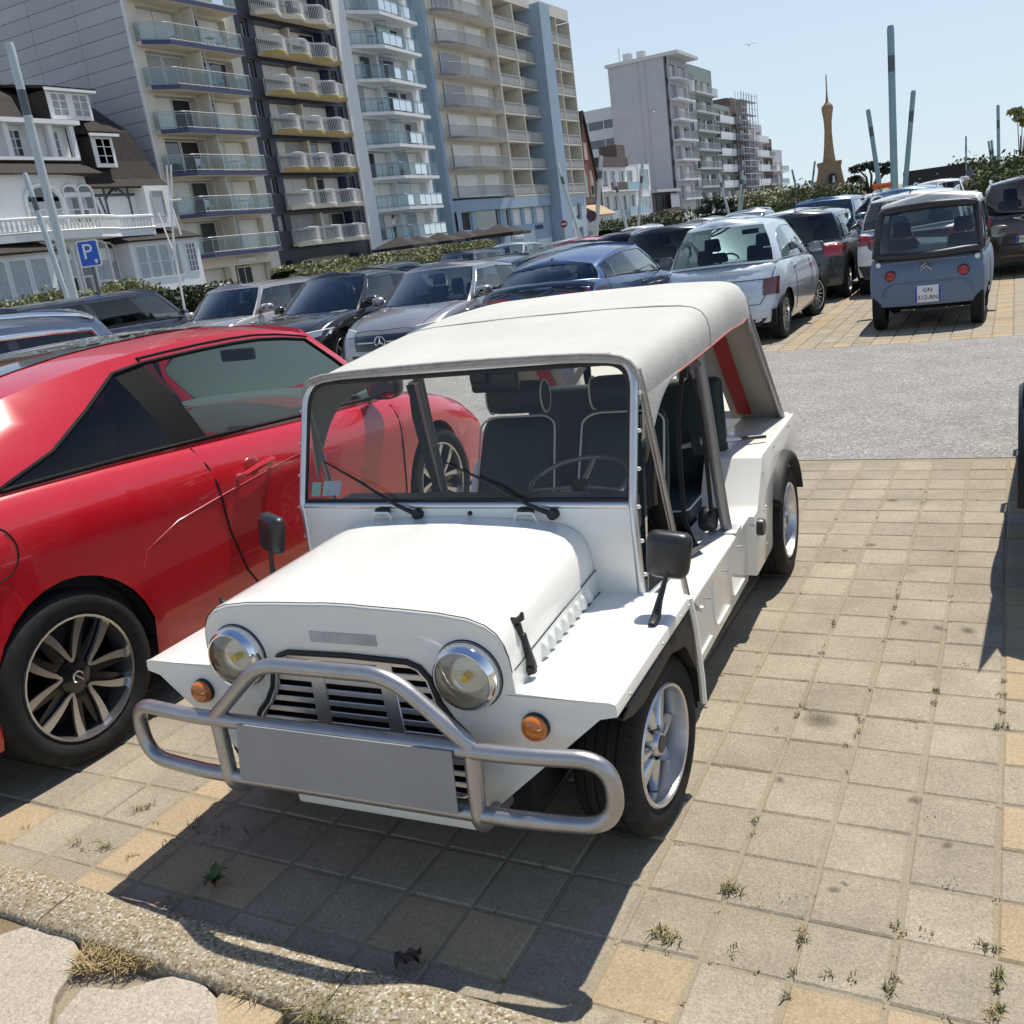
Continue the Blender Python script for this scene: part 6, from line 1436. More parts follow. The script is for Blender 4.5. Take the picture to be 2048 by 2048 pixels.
MB().box(-3, -1.2, 10.65, 13.15, 0, 27).build('teal_return', m_teal, D, smooth=0)
# ---- E: blue and beige building
E_ = thing('apartment_building', 'blue and beige apartment building with curved corner balconies and a blue pier', 'building', (-44, 76.2, 0))
MB().box(-19, -1.3, 0, 30.4, 0, 24.6).build('core', m_beige, E_, smooth=0); MB().box(-1.28, -.02, -.02, .5, 0, 24.9).build('corner_wall', m_bluem, E_, smooth=0)
H0, FP = 5.75, 2.547
MB().prism([(-.1, .5), (.35, 1.5), (.5, 3.5), (.5, 20.3), (-.1, 20.3)], 'z', 4.6, 5.6).build('blue_band', m_bluem, E_, smooth=0)
ys = [.5, 1.3, 3.2, 4.0, 8.8, 9.8, 11.0, 11.6, 13.6, 14.2, 16.2, 17.0, 19.2, 20.4]; wallgrid(E_, 'blue_base', m_bluem, ys, [0, 1.1, 2.95, 4.6, 4.65], {(1, 2), (3, 2), (5, 2), (7, 2), (9, 2), (11, 2), (4, 0), (6, 0), (5, 0)}, .2, .3)
for i, kd in ((1, 'dark'), (3, 'glass'), (5, 'glass'), (7, 'shutter'), (9, 'shutter'), (11, 'shutter')): win(E_, -.05, ys[i], ys[i+1], 2.95, 4.6, kd, None, (0, 0))
put('lettering', text_mesh('Friends', .75, m_alw, .03), E_, (.26, 12.2, 1.85), (PI/2, 0, PI/2)); MB().box(.22, .28, 16.3, 18.1, 2.35, 2.75).build('blue_notice', m_bslab, E_, smooth=0); MB().box(.22, .26, 16.4, 20.0, .1, 1.35).build('white_notice', m_alw, E_, smooth=0)
for k in range(7):
    z = H0+FP*k; e = balcony(E_)
    arc = [(.1, .9), (.55, 1.1), (.95, 1.8), (1.15, 2.8), (1.25, 4.2), (1.25, 7.2), (1.1, 9.2), (.75, 10.9), (.5, 11.8)]
    if k > 0: MB().prism([(-1.2, .9)]+arc+[(-1.2, 11.8)], 'z', z-.16, z+.06).build('slab', m_beige, e, smooth=30); MB().grid([[(x+.015, y, z-.14) for x, y in arc], [(x+.015, y, z+.08) for x, y in arc]]).build('slab_edge', wallm('stained_edge', (.25, .24, .21), .3), e, smooth=60)
    rail_bars(e, arc, z+.06, .92, mat('grey_bars', (.34, .36, .37), .5), .12, .012)
    mb = MB(); pts = [(-.35, .5), (-.2, 1.6), (-.1, 4.0), (-.1, 7.0), (-.25, 10.0), (-.35, 11.8)]; mb.grid([[(x, y, z+.06) for x, y in pts], [(x, y, z+FP-.16) for x, y in pts]]); mb.build('bay_wall', m_beige, e, smooth=30)
    for (a, b2) in ((1.9, 5.6), (7.0, 10.0)): 
        kd = 'glass' if k == 6 and a < 3 else random.choices(('shutter', 'curtain'), (.9, .1))[0]; win(E_, -.08, a, b2, z+.08, z+2.05, kd, None, (3 if kd == 'glass' else 0, 0))
    for (a, b2) in ((12.0, 16.1), (16.3, 20.3), (23.2, 26.6), (26.8, 30.3)):
        MB().box(-1.25, .5, a-.1, a+.06, z-.1, z+FP-.1).build('fin', m_beige, e, smooth=0); MB().box(-1.25, .48, a+.06, b2+.1, z-.12, z+.05).build('loggia_slab', m_beige, e, smooth=0)
        MB().box(.42, .47, a+.1, b2, z+.1, z+.90).build('loggia_rail', mat('grey_rail_panel', (.38, .37, .34), .7, var=.2, vscale=3), e, smooth=0); MB().tube([(.47, a+.1, z+.95), (.47, b2, z+.95)], .03, 4).build('handrail', m_rail, e)
        win(E_, -1.25, a+1.0, a+2.6, z+.95, z+2.1, random.choices(('glass', 'shutter', 'dark'), (.45, .35, .2))[0], None, (1, 0))
    MB().box(-1.25, .5, 30.32, 30.46, z-.1, z+FP-.1).build('end_fin', m_beige, e, smooth=0)
MB().box(-1.25, .48, .5, 30.4, 23.55, 24.7).build('parapet', m_beige, E_, smooth=0)
MB().box(-1.2, 1.55, 20.5, 22.9, 0, 24.0).build('pier', m_bluem, E_, smooth=0)
wallgrid(E_, 'blue_shopfront', mat('pale_blue_render', (.45, .53, .60), .8, var=.1), [22.9, 24, 26, 27.3, 28.8, 30.4], [0, .5, 2, 2.8, 4.6, 5.7], {(1, 3), (3, 3), (1, 1), (3, 1)}, .3, .3)
for a, b2 in ((24, 26), (27.3, 28.8)): win(E_, .05, a, b2, 2.8, 4.6, 'glass', None, (0, 0)); win(E_, .05, a, b2, .5, 2, 'glass', None, (0, 0))
# ---- generic block for the far ones
def block(nm, lab, Y0, wd, top, pitch, wm, slabm, dep=10, X=-44.0, over=1.2, first=2.8, bars=True, gable=None, ov=0):
    r = thing(nm, lab, 'building', (X, Y0, 0)); MB().box(-dep, -.5, .0, wd, 0, top).build('core', gable or wm, r, smooth=0)
    n = int((top-first)/pitch); zz = [0]
    for k in range(n): zz += [first+pitch*k+.1, first+pitch*k+2.0]
    zz += [top-.01]; h = wd/4
    wallgrid(r, 'front_wall', wm, [.01, h*.3, h*1.5, h*2.1, h*3.6, wd-.01], zz, {(i, 2*k+1) for k in range(n) for i in (1, 3)}, 0, .45)
    for k in range(n):
        z = first+pitch*k; e = balcony(r)
        MB().box(-.02, over, h*.2, wd-.3, z-.16, z+.08).build('slab', slabm, e, smooth=0)
        if bars: rail_bars(e, [(over-.05, h*.25), (over-.05, wd-.35)], z+.08, .95, m_rail, .3, .02)
        else: MB().box(over-.08, over-.02, h*.25, wd-.35, z+.12, z+1.0).build('balcony_panel', m_wht if k % 2 else slabm, e, smooth=0)
        win(r, -.42, h*.3, h*.9, z+.1, z+2.0, random.choice(('glass', 'dark')), None, (1, 0)); win(r, -.42, h*.9, h*1.5, z+.1, z+2.0, random.choice(('shutter', 'curtain', 'glass')), None, (0, 0)); win(r, -.42, h*2.1, h*2.8, z+.1, z+2.0, random.choice(('glass', 'dark', 'shutter')), None, (1, 0)); win(r, -.42, h*2.8, h*3.6, z+.1, z+2.0, random.choice(('shutter', 'glass')), None, (0, 0))
    if ov: MB().box(-dep-.3, over+.6, -.4, wd+.3, top, top+.45).build('roof_slab', mat('pale_roof_edge', (.62, .62, .60), .7), r, smooth=0)
    return r
F = block('apartment_block', 'lilac-grey apartment block with blank gable and overhanging flat roof', 142.6, 9.6, 23.6, 2.78, m_lil, m_wht, 8.9, ov=1, first=4.0)
for (x0, y0, zz0) in ((-7.5, 3, 24), (-5.5, 3.4, 24)): MB().box(x0, x0+1.1, y0, y0+1.2, zz0, zz0+1.5).build('chimney', m_lil, F, smooth=0)
MB().tube([(-8, 3, 24), (-8, 3, 26.5)], .05, 4).build('aerial', m_rail, F)
for xg in (-4.4, -3.4): MB().box(xg, xg+.12, -.10, .02, 6, 23.5).build('wall_duct', m_lil, F, smooth=0)
G_ = thing('apartment_block', 'white block with dark ribbon windows behind the brick gable house', 'building', (-66, 150, 0)); MB().box(-10, 12.2, 0, 14, 0, 19.3).build('core', m_wht, G_, smooth=0)
for k in range(5):
    MB().box(1, 11.8, -.06, .02, 5.3+2.75*k, 6.5+2.75*k).build('ribbon_window', m_gls, G_, smooth=0)
    for q in range(5): MB().box(1+2.6*q, 1.14+2.6*q, -.10, .03, 5.25+2.75*k, 6.55+2.75*k).build('mullion', m_alw, G_, smooth=0)
block('apartment_block', 'green-grey apartment block with slim balcony decks next to the lilac-grey block', 152.4, 13.6, 23.5, 2.78, m_grn, mat('pale_deck', (.55, .56, .54), .7), 10, over=1.0)
I_ = block('apartment_block', 'olive grey stepped apartment block with small white balcony fronts', 166.3, 10.5, 18.6, 2.6, m_grn, m_wht, 8, over=.8, bars=False)
Sc = block('apartment_block', 'dark brick apartment block wrapped in scaffolding', 177, 12, 20.2, 2.6, m_brn, m_brn, 8, over=.6)
sc = thing('scaffolding', 'metal scaffolding standing in front of the dark brick block', 'scaffolding', (-44, 177, 0))
for q in range(7): 
    for xx in (1.0, 2.0): MB().tube([(xx, q*2, 0), (xx, q*2, 21.0)], .045, 4).build('standard', m_rail, sc)
for k in range(9): MB().box(.95, 2.05, 0, 12, 2.2*k+1.9, 2.2*k+1.98).build('deck', m_rail, sc, smooth=0); MB().tube([(2.05, 0, 2.2*k+2.9), (2.05, 12, 2.2*k+2.9)], .05, 4).build('guard_rail', m_rail, sc)
block('apartment_block', 'grey apartment block with white boxed balconies past the scaffolding', 189.5, 11, 16.5, 2.6, m_lil, m_wht, 8, over=1.4, bars=False)
block('apartment_block', 'dark slate apartment block far along the front', 201, 8, 14.2, 2.6, m_brn, m_lil, 8, over=.8)
block('apartment_block', 'small pale apartment block with rounded balconies at the end of the front', 209.5, 9, 12.2, 2.5, m_lil, m_wht, 8, over=1.5)
# ---- low houses between E and F
Bh = thing('brick_house', 'narrow red brick house with steep gable and pointed arch windows', 'house', (-44.5, 107.0, 0))
MB().prism([(0, 0), (5.4, 0), (5.4, 7.6), (2.9, 14.3), (.2, 8.4), (0, 8)], 'x', -9, -.01).build('wall', m_brk, Bh, smooth=0)
for (ya, yb, za, zb) in ((-.25, 2.9, 7.9, 14.75), (5.65, 2.9, 7.0, 14.75)): MB().add([(-9.2, ya, za), (.25, ya, za), (.25, yb, zb), (-9.2, yb, zb)], [(0, 1, 2, 3)]).build('roof_slope', m_roof, Bh, smooth=0, solid=.15)
MB().box(-1.4, -.5, 2.4, 3.3, 13.8, 15.4).build('chimney', m_brn, Bh, smooth=0); MB().box(-.05, .05, 2.5, 3.5, 9.4, 11.3).build('pale_panel', mat('pale_stone', (.55, .42, .33), .8), Bh, smooth=0)
for yc in (2.0, 3.9):
    poly = [(yc-.55, 5.2), (yc+.55, 5.2), (yc+.55, 7.2), (yc+.3, 7.9), (yc, 8.3), (yc-.3, 7.9), (yc-.55, 7.2)]; o = MB().prism(poly, 'x', -.02, .06).build('arched_window', MATS['pale_stone'], Bh, smooth=0)
    MB().prism([(yc+(y-yc)*.66, 5.3+(z-5.2)*.9) for y, z in poly], 'x', .03, .09).build('pane', m_gls, o, smooth=0)
MB().box(0, 1.8, .3, 5.2, 0, 3.3).build('shop_bay', m_vwht, Bh, smooth=0); MB().hexa([(0, .1, 3.35), (2.2, .1, 3.0), (2.2, 5.4, 3.0), (0, 5.4, 3.35), (0, .1, 4.4), (2.2, .1, 3.1), (2.2, 5.4, 3.1), (0, 5.4, 4.4)]).build('tan_awning', mat('tan_awning', (.40, .31, .2), .8), Bh, smooth=0)
for q in range(3): win(Bh, 1.79, .6+1.5*q, 1.8+1.5*q, 1.0, 2.9, 'glass', None, (1, 0))
MB().box(-.02, .12, .2, 5.2, 4.5, 5.1).build('string_course', m_brn, Bh, smooth=0)
Wh = thing('terrace_house', 'white balconied house with brown roof band beside the brick gable house', 'house', (-44.2, 113.2, 0))
MB().box(-8, -.3, 0, 13.0, 0, 8.6).build('core', m_vwht, Wh, smooth=0); MB().box(-8.2, .4, 0, 9, 8.62, 9.7).build('roof_band', m_brn, Wh, smooth=0); MB().box(-3, -.6, 8.0, 11.0, 8.65, 11.4).build('dark_stack', m_brn, Wh, smooth=0)
wallgrid(Wh, 'front_wall', m_vwht, [0, .6, 2.4, 3.2, 5.2, 6.3, 8.4, 9.2, 11.5, 13.0], [0, .4, 2.4, 3.4, 5.2, 6.3, 8.2, 8.6], {(i, j) for i in (1, 3, 5, 7) for j in (1, 3, 5)}, 0, .25)
for (a, b2) in ((.6, 2.4), (3.2, 5.2), (6.3, 8.4), (9.2, 11.5)):
    for (c_, d_) in ((.4, 2.4), (3.4, 5.2), (6.3, 8.2)): win(Wh, -.2, a, b2, c_, d_, 'glass', None, (2, 0))
for (a, b2, z, mm) in ((.2, 5.6, 5.7, m_brn), (5.8, 12.6, 5.7, m_wht), (5.8, 12.6, 2.7, m_wht)): e = balcony(Wh); MB().box(0, 1.3, a, b2, z-.15, z).build('slab', m_wht, e, smooth=0); MB().box(1.22, 1.3, a, b2, z+.02, z+.95).build('balcony_panel', m_teal if mm is m_wht else m_brn, e, smooth=0)
Bn = thing('terrace_house', 'dark brown house with boxed oriel window against the lilac-grey gable', 'house', (-44.2, 127, 0))
MB().box(-8, -.02, 0, 4.6, 0, 9.0).build('side_block', m_vwht, Bn, smooth=0); MB().box(-8, 0, 4.6, 15.4, 0, 5.2).build('wall', m_brn, Bn, smooth=0); MB().box(-8.2, .9, 4.4, 15.5, 5.21, 5.6).build('flat_roof', m_lil, Bn, smooth=0); MB().box(0.0, 1.0, 6.0, 15.2, 1.9, 2.9).build('oriel_panel', m_brn, Bn, smooth=0)
win(Bn, .9, 10.0, 14.5, 2.95, 5.0, 'curtain', m_drk, (0, 0)); win(Bn, .05, 6.2, 9.5, 2.95, 5.1, 'dark', m_drk, (0, 0)); win(Bn, .0, .6, 3.8, 6.2, 8.4, 'glass', None, (1, 0)); win(Bn, .0, .6, 3.8, 3.0, 4.9, 'glass', None, (1, 0)); win(Bn, .02, 9, 13, .2, 1.7, 'glass', m_cream, (1, 0))
# ---- villa
Vi = thing('villa', 'white half-timbered villa with brown mansard roof, dormers and balustraded balcony', 'house', (-43.5, 30.0, 0))
MB().box(-10, -.3, -6, 12.1, 0, 7.3).build('wall', m_vwht, Vi, smooth=0)
def arch(y0, y1, z0, z1, x, nm='arched_window', n=10):
    yc, hw2 = (y0+y1)/2, (y1-y0)/2; zr = z1-hw2*.8; poly = [(y0, z0), (y1, z0), (y1, zr)]+[(yc+hw2*math.cos(PI*i/n), zr+hw2*.8*math.sin(PI*i/n)) for i in range(1, n)]+[(y0, zr)]
    o = MB().prism(poly, 'x', x-.03, x+.04).build(nm, m_alw, Vi, smooth=0)
    for s0, s1 in ((.06, .48), (.52, .94)):
        for (t0, t1) in ((.04, .40), (.44, .72)):
            MB().box(x+.03, x+.07, lerp(y0, y1, s0), lerp(y0, y1, s1), lerp(z0, z1, t0), lerp(z0, z1, t1)).build('pane', m_gls if random.random() < .5 else m_cur, o, smooth=0)
    MB().prism([(yc+(p[0]-yc)*.86, zr+(p[1]-zr)*.82+.03) for p in poly[2:]], 'x', x+.03, x+.07).build('fanlight', m_gls, o, smooth=0)
    MB().tube([(x+.10, p[0]+(.06 if p[0] > yc else -.06), p[1]+.05) for p in poly[1:]]+[(x+.10, y0-.06, z0)], .07, 5).build('surround', m_vwht, o)
# bowed centre bay (two storeys)
bay = [(0, -3.0), (.9, -1.2), (1.5, 1.2), (1.6, 3.2), (1.4, 5.2), (.8, 6.8), (0, 7.4)]
mb = MB(); mb.grid([[(x, y, 0) for x, y in bay], [(x, y, 7.7) for x, y in bay]]); mb.build('bay_wall', m_vwht, Vi, smooth=40)
arch(2.4, 4.4, 5.2, 7.2, 1.56); arch(4.75, 5.55, 5.2, 7.15, 1.38); arch(5.9, 6.75, 5.2, 7.2, 1.02); arch(2.9, 4.2, 1.6, 4.4, 1.58); arch(4.7, 5.5, 1.6, 4.3, 1.40); arch(5.9, 6.8, 1.0, 4.4, 1.05); arch(7.0, 7.7, 1.0, 4.3, .55)
bp = [(1.4, -3.2), (2.3, -1.0), (2.75, 1.4), (2.8, 3.4), (2.55, 5.6), (1.9, 7.1), (1.45, 7.8)]; bp2 = [(1.45, 7.8), (1.3, 10.3)]
MB().prism([(0, -3.2)]+bp+[(1.3, 10.3), (0, 10.3)], 'z', 4.55, 4.92).build('balcony_slab', m_vwht, Vi, smooth=30)
bal_me = MB().lathe([(.06, 0), (.045, .05), (.085, .22), (.04, .42), (.055, .52), (.06, .55)], 'z', n=8).mesh('baluster', m_vwht, smooth=60)
def balustrade(par, pts, z, step=.24):
    P = [Vector((*p, z)) for p in pts]; acc = step/2
    MB().tube([(p.x, p.y, z+.64) for p in P], .10, 6, flat=.8).build('coping', m_vwht, par); MB().tube([(p.x, p.y, z+.03) for p in P], .08, 4).build('plinth', m_vwht, par)
    for a, b in zip(P, P[1:]):
        l = (b-a).length; t = acc
        while t < l: q = a.lerp(b, t/l); put('baluster', bal_me, par, (q.x, q.y, z+.06)); t += step
        acc = t-l
bl = thing('balustrade', None, None); bl.parent = Vi; balustrade(bl, bp+[bp2[1]], 4.92)
bl2 = thing('garden_balustrade', None, None); bl2.parent = Vi; balustrade(bl2, [(4.2, -2.0), (4.2, 12.0)], .75); MB().box(4.05, 4.35, -2, 12, 0, .74).build('garden_wall', m_vwht, Vi, smooth=0)
# skirt roof and upper loggia
MB().prism([(7.7, 2.0), (8.55, .2), (8.55, -1.0), (7.7, -1.0)], 'y', -3.2, 7.0).xform(Matrix(((0, 0, 1, 0), (0, 1, 0, 0), (1, 0, 0, 0), (0, 0, 0, 1)))).build('skirt_roof', m_roof, Vi, smooth=0)
MB().box(-1, .70, -3.0, 6.95, 8.5, 8.66).build('loggia_sill', m_vwht, Vi, smooth=0); MB().box(-1, .90, -3.2, 7.25, 10.2, 10.42).build('loggia_eave', m_vwht, Vi, smooth=0); MB().box(-1.4, .12, -3, 6.9, 8.67, 10.19).build('loggia_back', m_vwht, Vi, smooth=0)
for yy in (-2.9, -1, 1.0, 2.9, 4.2, 5.4, 6.7): MB().box(.45, .67, yy, yy+.28, 8.66, 10.2).build('loggia_post', m_vwht, Vi, smooth=0)
for yy in (1.6, 3.4, 5.6): win(Vi, .13, yy, yy+.75, 8.70, 10.0, 'glass', None, (1, 2))
# main mansard roof: flared profile swept along the street, hipped right end
prof = [(1.0, 7.15), (.45, 7.6), (.0, 8.6), (-.35, 10.2), (-2.0, 12.0), (-4.5, 13.2)]
rows = []
for x, z in prof:
    t = (z-7.15)/6.05; rows.append([(x, -7, z), (x, 6, z), (x, 12.35-2.2*max(0, t-.15)*1.0-2.6*max(0, t-.6), z), (-4.5-(x+4.5)*.6-2.5, 12.6-2.4*max(0, t-.15)-2.6*max(0, t-.6), z)])
MB().grid(rows).build('mansard_roof', m_roof, Vi, smooth=0, solid=.12)
MB().add([(-4.5, -7, 13.2), (-4.5, 9.6, 13.2), (-9, 9.6, 12.4), (-9, -7, 12.4)], [(0, 1, 2, 3)]).build('roof_top', m_roof, Vi, smooth=0, solid=.1)
MB().box(-3.2, -2.0, -1.2, 4.2, 12.4, 14.6).build('chimney', m_brk, Vi, smooth=0)
def dormer(y0, y1, z0, z1, x, cols, wide=1):
    d = thing('dormer', None, None); d.parent = Vi
    MB().box(-3, x, y0, y1, z0, z1).build('cheeks', m_roof, d, smooth=0); MB().box(x, x+.08, y0, y1, z0, z1).build('front', m_vwht, d, smooth=0)
    MB().add([(x+.35, y0-.3, z1+.0), (x+.35, y1+.3, z1+.0), (-3.6, y1+.1, z1+.75), (-3.6, y0-.1, z1+.75)], [(0, 1, 2, 3)]).build('dormer_roof', m_roof, d, smooth=0, solid=.12); MB().box(x+.3, x+.36, y0-.3, y1+.3, z1-.08, z1+.06).build('fascia', m_vwht, d, smooth=0)
    for k in range(cols):
        a = lerp(y0, y1, (k+.1)/cols); b2 = lerp(y0, y1, (k+.9)/cols); win(Vi, x+.06, a, b2, z0+.12, z1-.12, 'curtain', None, (1, 2))
dormer(6.3, 8.9, 10.6, 12.0, .05, 2); dormer(7.8, 9.15, 8.15, 9.75, .75, 1)
# half-timbered first floor on the right, wing and lean-to
MB().box(-.3, .25, 7.4, 10.3, 4.92, 7.5).build('timber_wall', m_vwht, Vi, smooth=0)
for (ya, za, yb, zb) in ((7.5, 5.0, 7.5, 7.4), (8.3, 5.0, 8.3, 7.4), (9.9, 5.0, 9.9, 7.4), (7.4, 6.8, 10.3, 6.8), (7.5, 6.7, 7.95, 5.0), (7.9, 6.7, 8.3, 5.0), (9.1, 6.95, 9.1, 7.4)): MB().tube([(.27, ya, za), (.27, yb, zb)], .075, 4).build('timber', m_timb, Vi, smooth=0)
MB().tube([(.28, 8.3+1.6*i/10, 6.6+.5*math.sin(PI*i/10)) for i in range(11)], .07, 4).build('timber_arch', m_timb, Vi, smooth=0)
MB().box(-.3, 1.1, 10.3, 12.1, 4.9, 7.15).build('wing_wall', m_vwht, Vi, smooth=0); win(Vi, 1.09, 10.7, 11.6, 5.5, 6.9, 'curtain', mat('sand_frame', (.5, .47, .4), .6), (0, 0))
MB().hexa([(.0, 7.6, 4.3), (2.0, 7.6, 4.2), (2.0, 13.0, 4.2), (0, 13.0, 4.3), (0, 7.6, 4.9), (2.05, 7.6, 4.27), (2.05, 13.0, 4.27), (0, 13.0, 4.9)]).build('lean_to_roof', m_roof, Vi, smooth=0)
MB().box(-.2, 1.75, 7.8, 12.8, 0, 4.2).build('ground_bay', m_vwht, Vi, smooth=0)
for q in range(4): win(Vi, 1.74, 8.1+.8*q, 8.85+.8*q, 2.2, 4.0, 'curtain', None, (0, 1))
win(Vi, 1.74, 11.7, 12.5, 2.3, 3.95, 'glass', None, (2, 4))
MB().hexa([(.5, -4, 4.35), (3.4, -4, 4.0), (3.2, 2.2, 4.0), (.5, 2.4, 4.35), (.5, -4, 5.1), (3.45, -4, 4.08), (3.25, 2.3, 4.08), (.5, 2.2, 5.0)]).build('porch_roof', m_roof, Vi, smooth=0); MB().box(.5, 3.0, -4, 1.9, 0, 4.0).build('porch_wall', m_vwht, Vi, smooth=0)
for q in range(3): win(Vi, 2.99, -1.6+1.1*q, -.6+1.1*q, 1.6, 3.8, 'curtain', None, (0, 0))
# ================= street furniture, planting, people =================
random.seed(21)
def ray_y(u, v, y):     # photograph pixel to the point at distance y down the car park (used once for layout)
    d = R3 @ Vector((u-1024, v-1024, 1900)); t = y/d.y; return Vector((d.x*t, y, HCAM+d.z*t))
m_mast = mat('mast_paint', (.44, .50, .52), .45, metal=.2, var=.08, vscale=2); m_mastd = mat('mast_lamp', (.07, .09, .10), .3)
m_mast2 = mat('mast_teal', (.20, .33, .38), .45, metal=.2, var=.08, vscale=2)
def mast(top, low, y, wpx, lab, dy=0.0, grp='leaning light masts'):
    m_mast = m_mast2 if top[0] > 1550 else MATS['mast_paint']
    a, b = ray_y(*top, y), ray_y(*low, y); d = a-b
    base = b-d*(b.z/d.z); h = a-base; r0 = wpx*y/1900/2*1.06
    t = thing('light_mast', lab, 'light mast', base, 0, grp)
    MB().tube([(0, 0, -.02), h*.78], [r0*1.12, r0], 10).build('shaft', m_mast, t, smooth=40)
    q = h.normalized(); MB().tube([h*.78+q*.0, h*.86], r0*1.01, 10).build('lamp_window', m_mastd, t, smooth=40); MB().tube([h*.86, h*.985, h], [r0, r0, r0*.8], 10).build('head', m_mast, t, smooth=40)
    MB().tube([h*.775, h*.783], r0*1.06, 10).build('collar', m_mast, t); return t
mast((1781, 51), (1789, 377), 42, 11.2, 'tall upright blue-grey light mast between two shorter leaning masts')
mast((1736, 219), (1760, 379), 44, 7.6, 'blue-grey light mast leaning towards the sand tower')
mast((1827, 181), (1810, 376), 43, 8.0, 'blue-grey light mast leaning away from the tall upright mast')
mast((1932, 272), (1932, 355), 62, 2.8, 'slim light mast at the edge of the black hoarding')
mast((1977, 282), (1989, 363), 60, 3.6, 'slim leaning light mast of the close pair behind the brown suv')
mast((1983, 280), (1991, 363), 63, 3.6, 'slim leaning light mast of the close pair behind the brown suv')
mast((1996, 210), (1998, 360), 52, 5.0, 'upright light mast beside the close pair of slim masts')
mast((1584, 339), (1596, 393), 75, 3.4, 'short dark light mast leaning away from the sand tower')
mast((1630, 322), (1623, 380), 70, 3.4, 'short dark light mast leaning onto the sand tower')
mast((2029, 298), (2029, 346), 70, 1.6, 'very thin lamp post far off near the pollarded tree')
mast((18, 85), (145, 583), 19.5, 21, 'thick pale light mast leaning in front of the villa roof')
mast((49, 346), (130, 583), 27, 13.5, 'shorter pale light mast leaning in front of the villa bay')
for (t, l, y, w_, lab) in (((1114, 325), (1159, 469), 48, 5.8, 'pale light mast leaning in front of the blue pier'), ((1202, 311), (1193, 460), 50, 8, 'pale light mast with camera leaning before the brick gable house'), ((1227, 351), (1252, 450), 54, 5.6, 'pale light mast leaning before the white balconied house'),
        ((1285, 326), (1277, 447), 54, 5.6, 'pale light mast leaning before the dark brown house'), ((1437, 348), (1456, 421), 66, 4.6, 'pale light mast leaning before the green-grey block'), ((1485, 341), (1478, 416), 72, 4.6, 'pale light mast leaning before the scaffolding'), ((1492, 352), (1483, 416), 74, 3.0, 'slim light mast crossing the one before the scaffolding')):
    mast(t, l, y, w_, lab)
# slim lamp post cluster before the panel-clad block
b = ray_y(355, 562, 30); b.z = 0; t = thing('lamp_post', 'cluster of slim white leaning posts with a flat lamp head', 'lamp post', b)
for (tp, lw) in (((333, 330), (352, 520)), ((342, 330), (347, 520)), ((316, 425), (345, 500)), ((362, 470), (340, 400))):
    p, q = ray_y(*tp, 30)-b, ray_y(*lw, 30)-b; MB().tube([q, p], .035, 6).build('arm', m_alw, t)
q = ray_y(352, 520, 30)-b; MB().tube([(0, 0, 0), q], .05, 6).build('post', m_alw, t); p = ray_y(348, 400, 30)-b; MB().tube([p+Vector((-.2, 0, 0)), p+Vector((.18, .2, 0))], .07, 6, flat=.5).build('lamp_head', m_alw, t)
# ---- parking sign
p = ray_y(178, 507, 16.5); t = thing('parking_sign', 'blue square parking sign with white letter P on a dark post', 'sign', (p.x, p.y, 0), math.radians(38))
MB().tube([(0, .03, 0), (0, .03, p.z+.25)], .04, 8).build('post', m_mastd, t)
def rrect(w_, h_, r_): return [(v.x, v.y) for v in fillet([(-w_, -h_, 0), (w_, -h_, 0), (w_, h_, 0), (-w_, h_, 0)], r_, 4, True)]
MB().prism([(x, z+p.z) for x, z in rrect(.245, .31, .05)], 'y', -.012, .012).build('board', m_alw, t, smooth=0); MB().prism([(x, z+p.z) for x, z in rrect(.215, .28, .04)], 'y', -.018, -.010).build('blue_face', mat('sign_blue', (.01, .10, .52), .4), t, smooth=0)
put('lettering', text_mesh('P', .50, m_alw, .004), t, (-.02, -.022, p.z+.03), (PI/2, 0, 0)); MB().prism([(.09, p.z-.15), (.17, p.z-.15), (.155, p.z-.22), (.13, p.z-.25), (.105, p.z-.22)], 'y', -.022, -.018).build('meter_pictogram', m_alw, t, smooth=0)
bn = ray_y(180, 575, 17.5); o = MB().lathe([(.22, 0), (.24, 1.45), (.25, 1.5), (0, 1.56)], 'z', n=16).build('litter_bin', m_mastd, None, (bn.x, bn.y, 0)); tag(o, 'dark round litter bin at the foot of the parking sign', 'bin')
p = ray_y(1183, 432, 44); t = thing('round_sign', 'red and blue round no-stopping sign darkened in colour as if shaded, with small plates below', 'sign', (p.x, p.y, 0))
MB().tube([(0, .03, 0), (0, .03, p.z+.2)], .03, 6).build('post', m_rail, t); MB().lathe([(.26, 0), (.26, .01), (0, .01)], 'y', (0, -.02, p.z), 24).build('disc', mat('sign_red_shaded', (.10, .012, .03), .5), t); MB().lathe([(.20, -.004), (0, -.004)], 'y', (0, -.024, p.z), 24).build('blue_disc', mat('sign_blue_shaded', (.035, .015, .06), .5), t); MB().box(-.22, .22, -.02, .0, p.z-.48, p.z-.32).build('plate', m_rail, t, smooth=0); MB().box(-.22, .22, -.02, .0, p.z-.66, p.z-.50).build('plate', m_rail, t, smooth=0)  # disc red and blue are darkened to purple, shade put into the colour
p = ray_y(1128, 448, 60); t = thing('round_sign', 'small red no-entry sign in front of the blue shopfront', 'sign', (p.x, p.y, 0)); MB().tube([(0, .03, 0), (0, .03, p.z)], .03, 6).build('post', m_rail, t); MB().lathe([(.24, 0), (.24, .01), (0, .01)], 'y', (0, -.02, p.z), 20).build('disc', mat('noentry', (.25, .03, .04), .5), t); MB().box(-.16, .16, -.035, -.022, p.z-.04, p.z+.04).build('bar', m_alw, t, smooth=0)
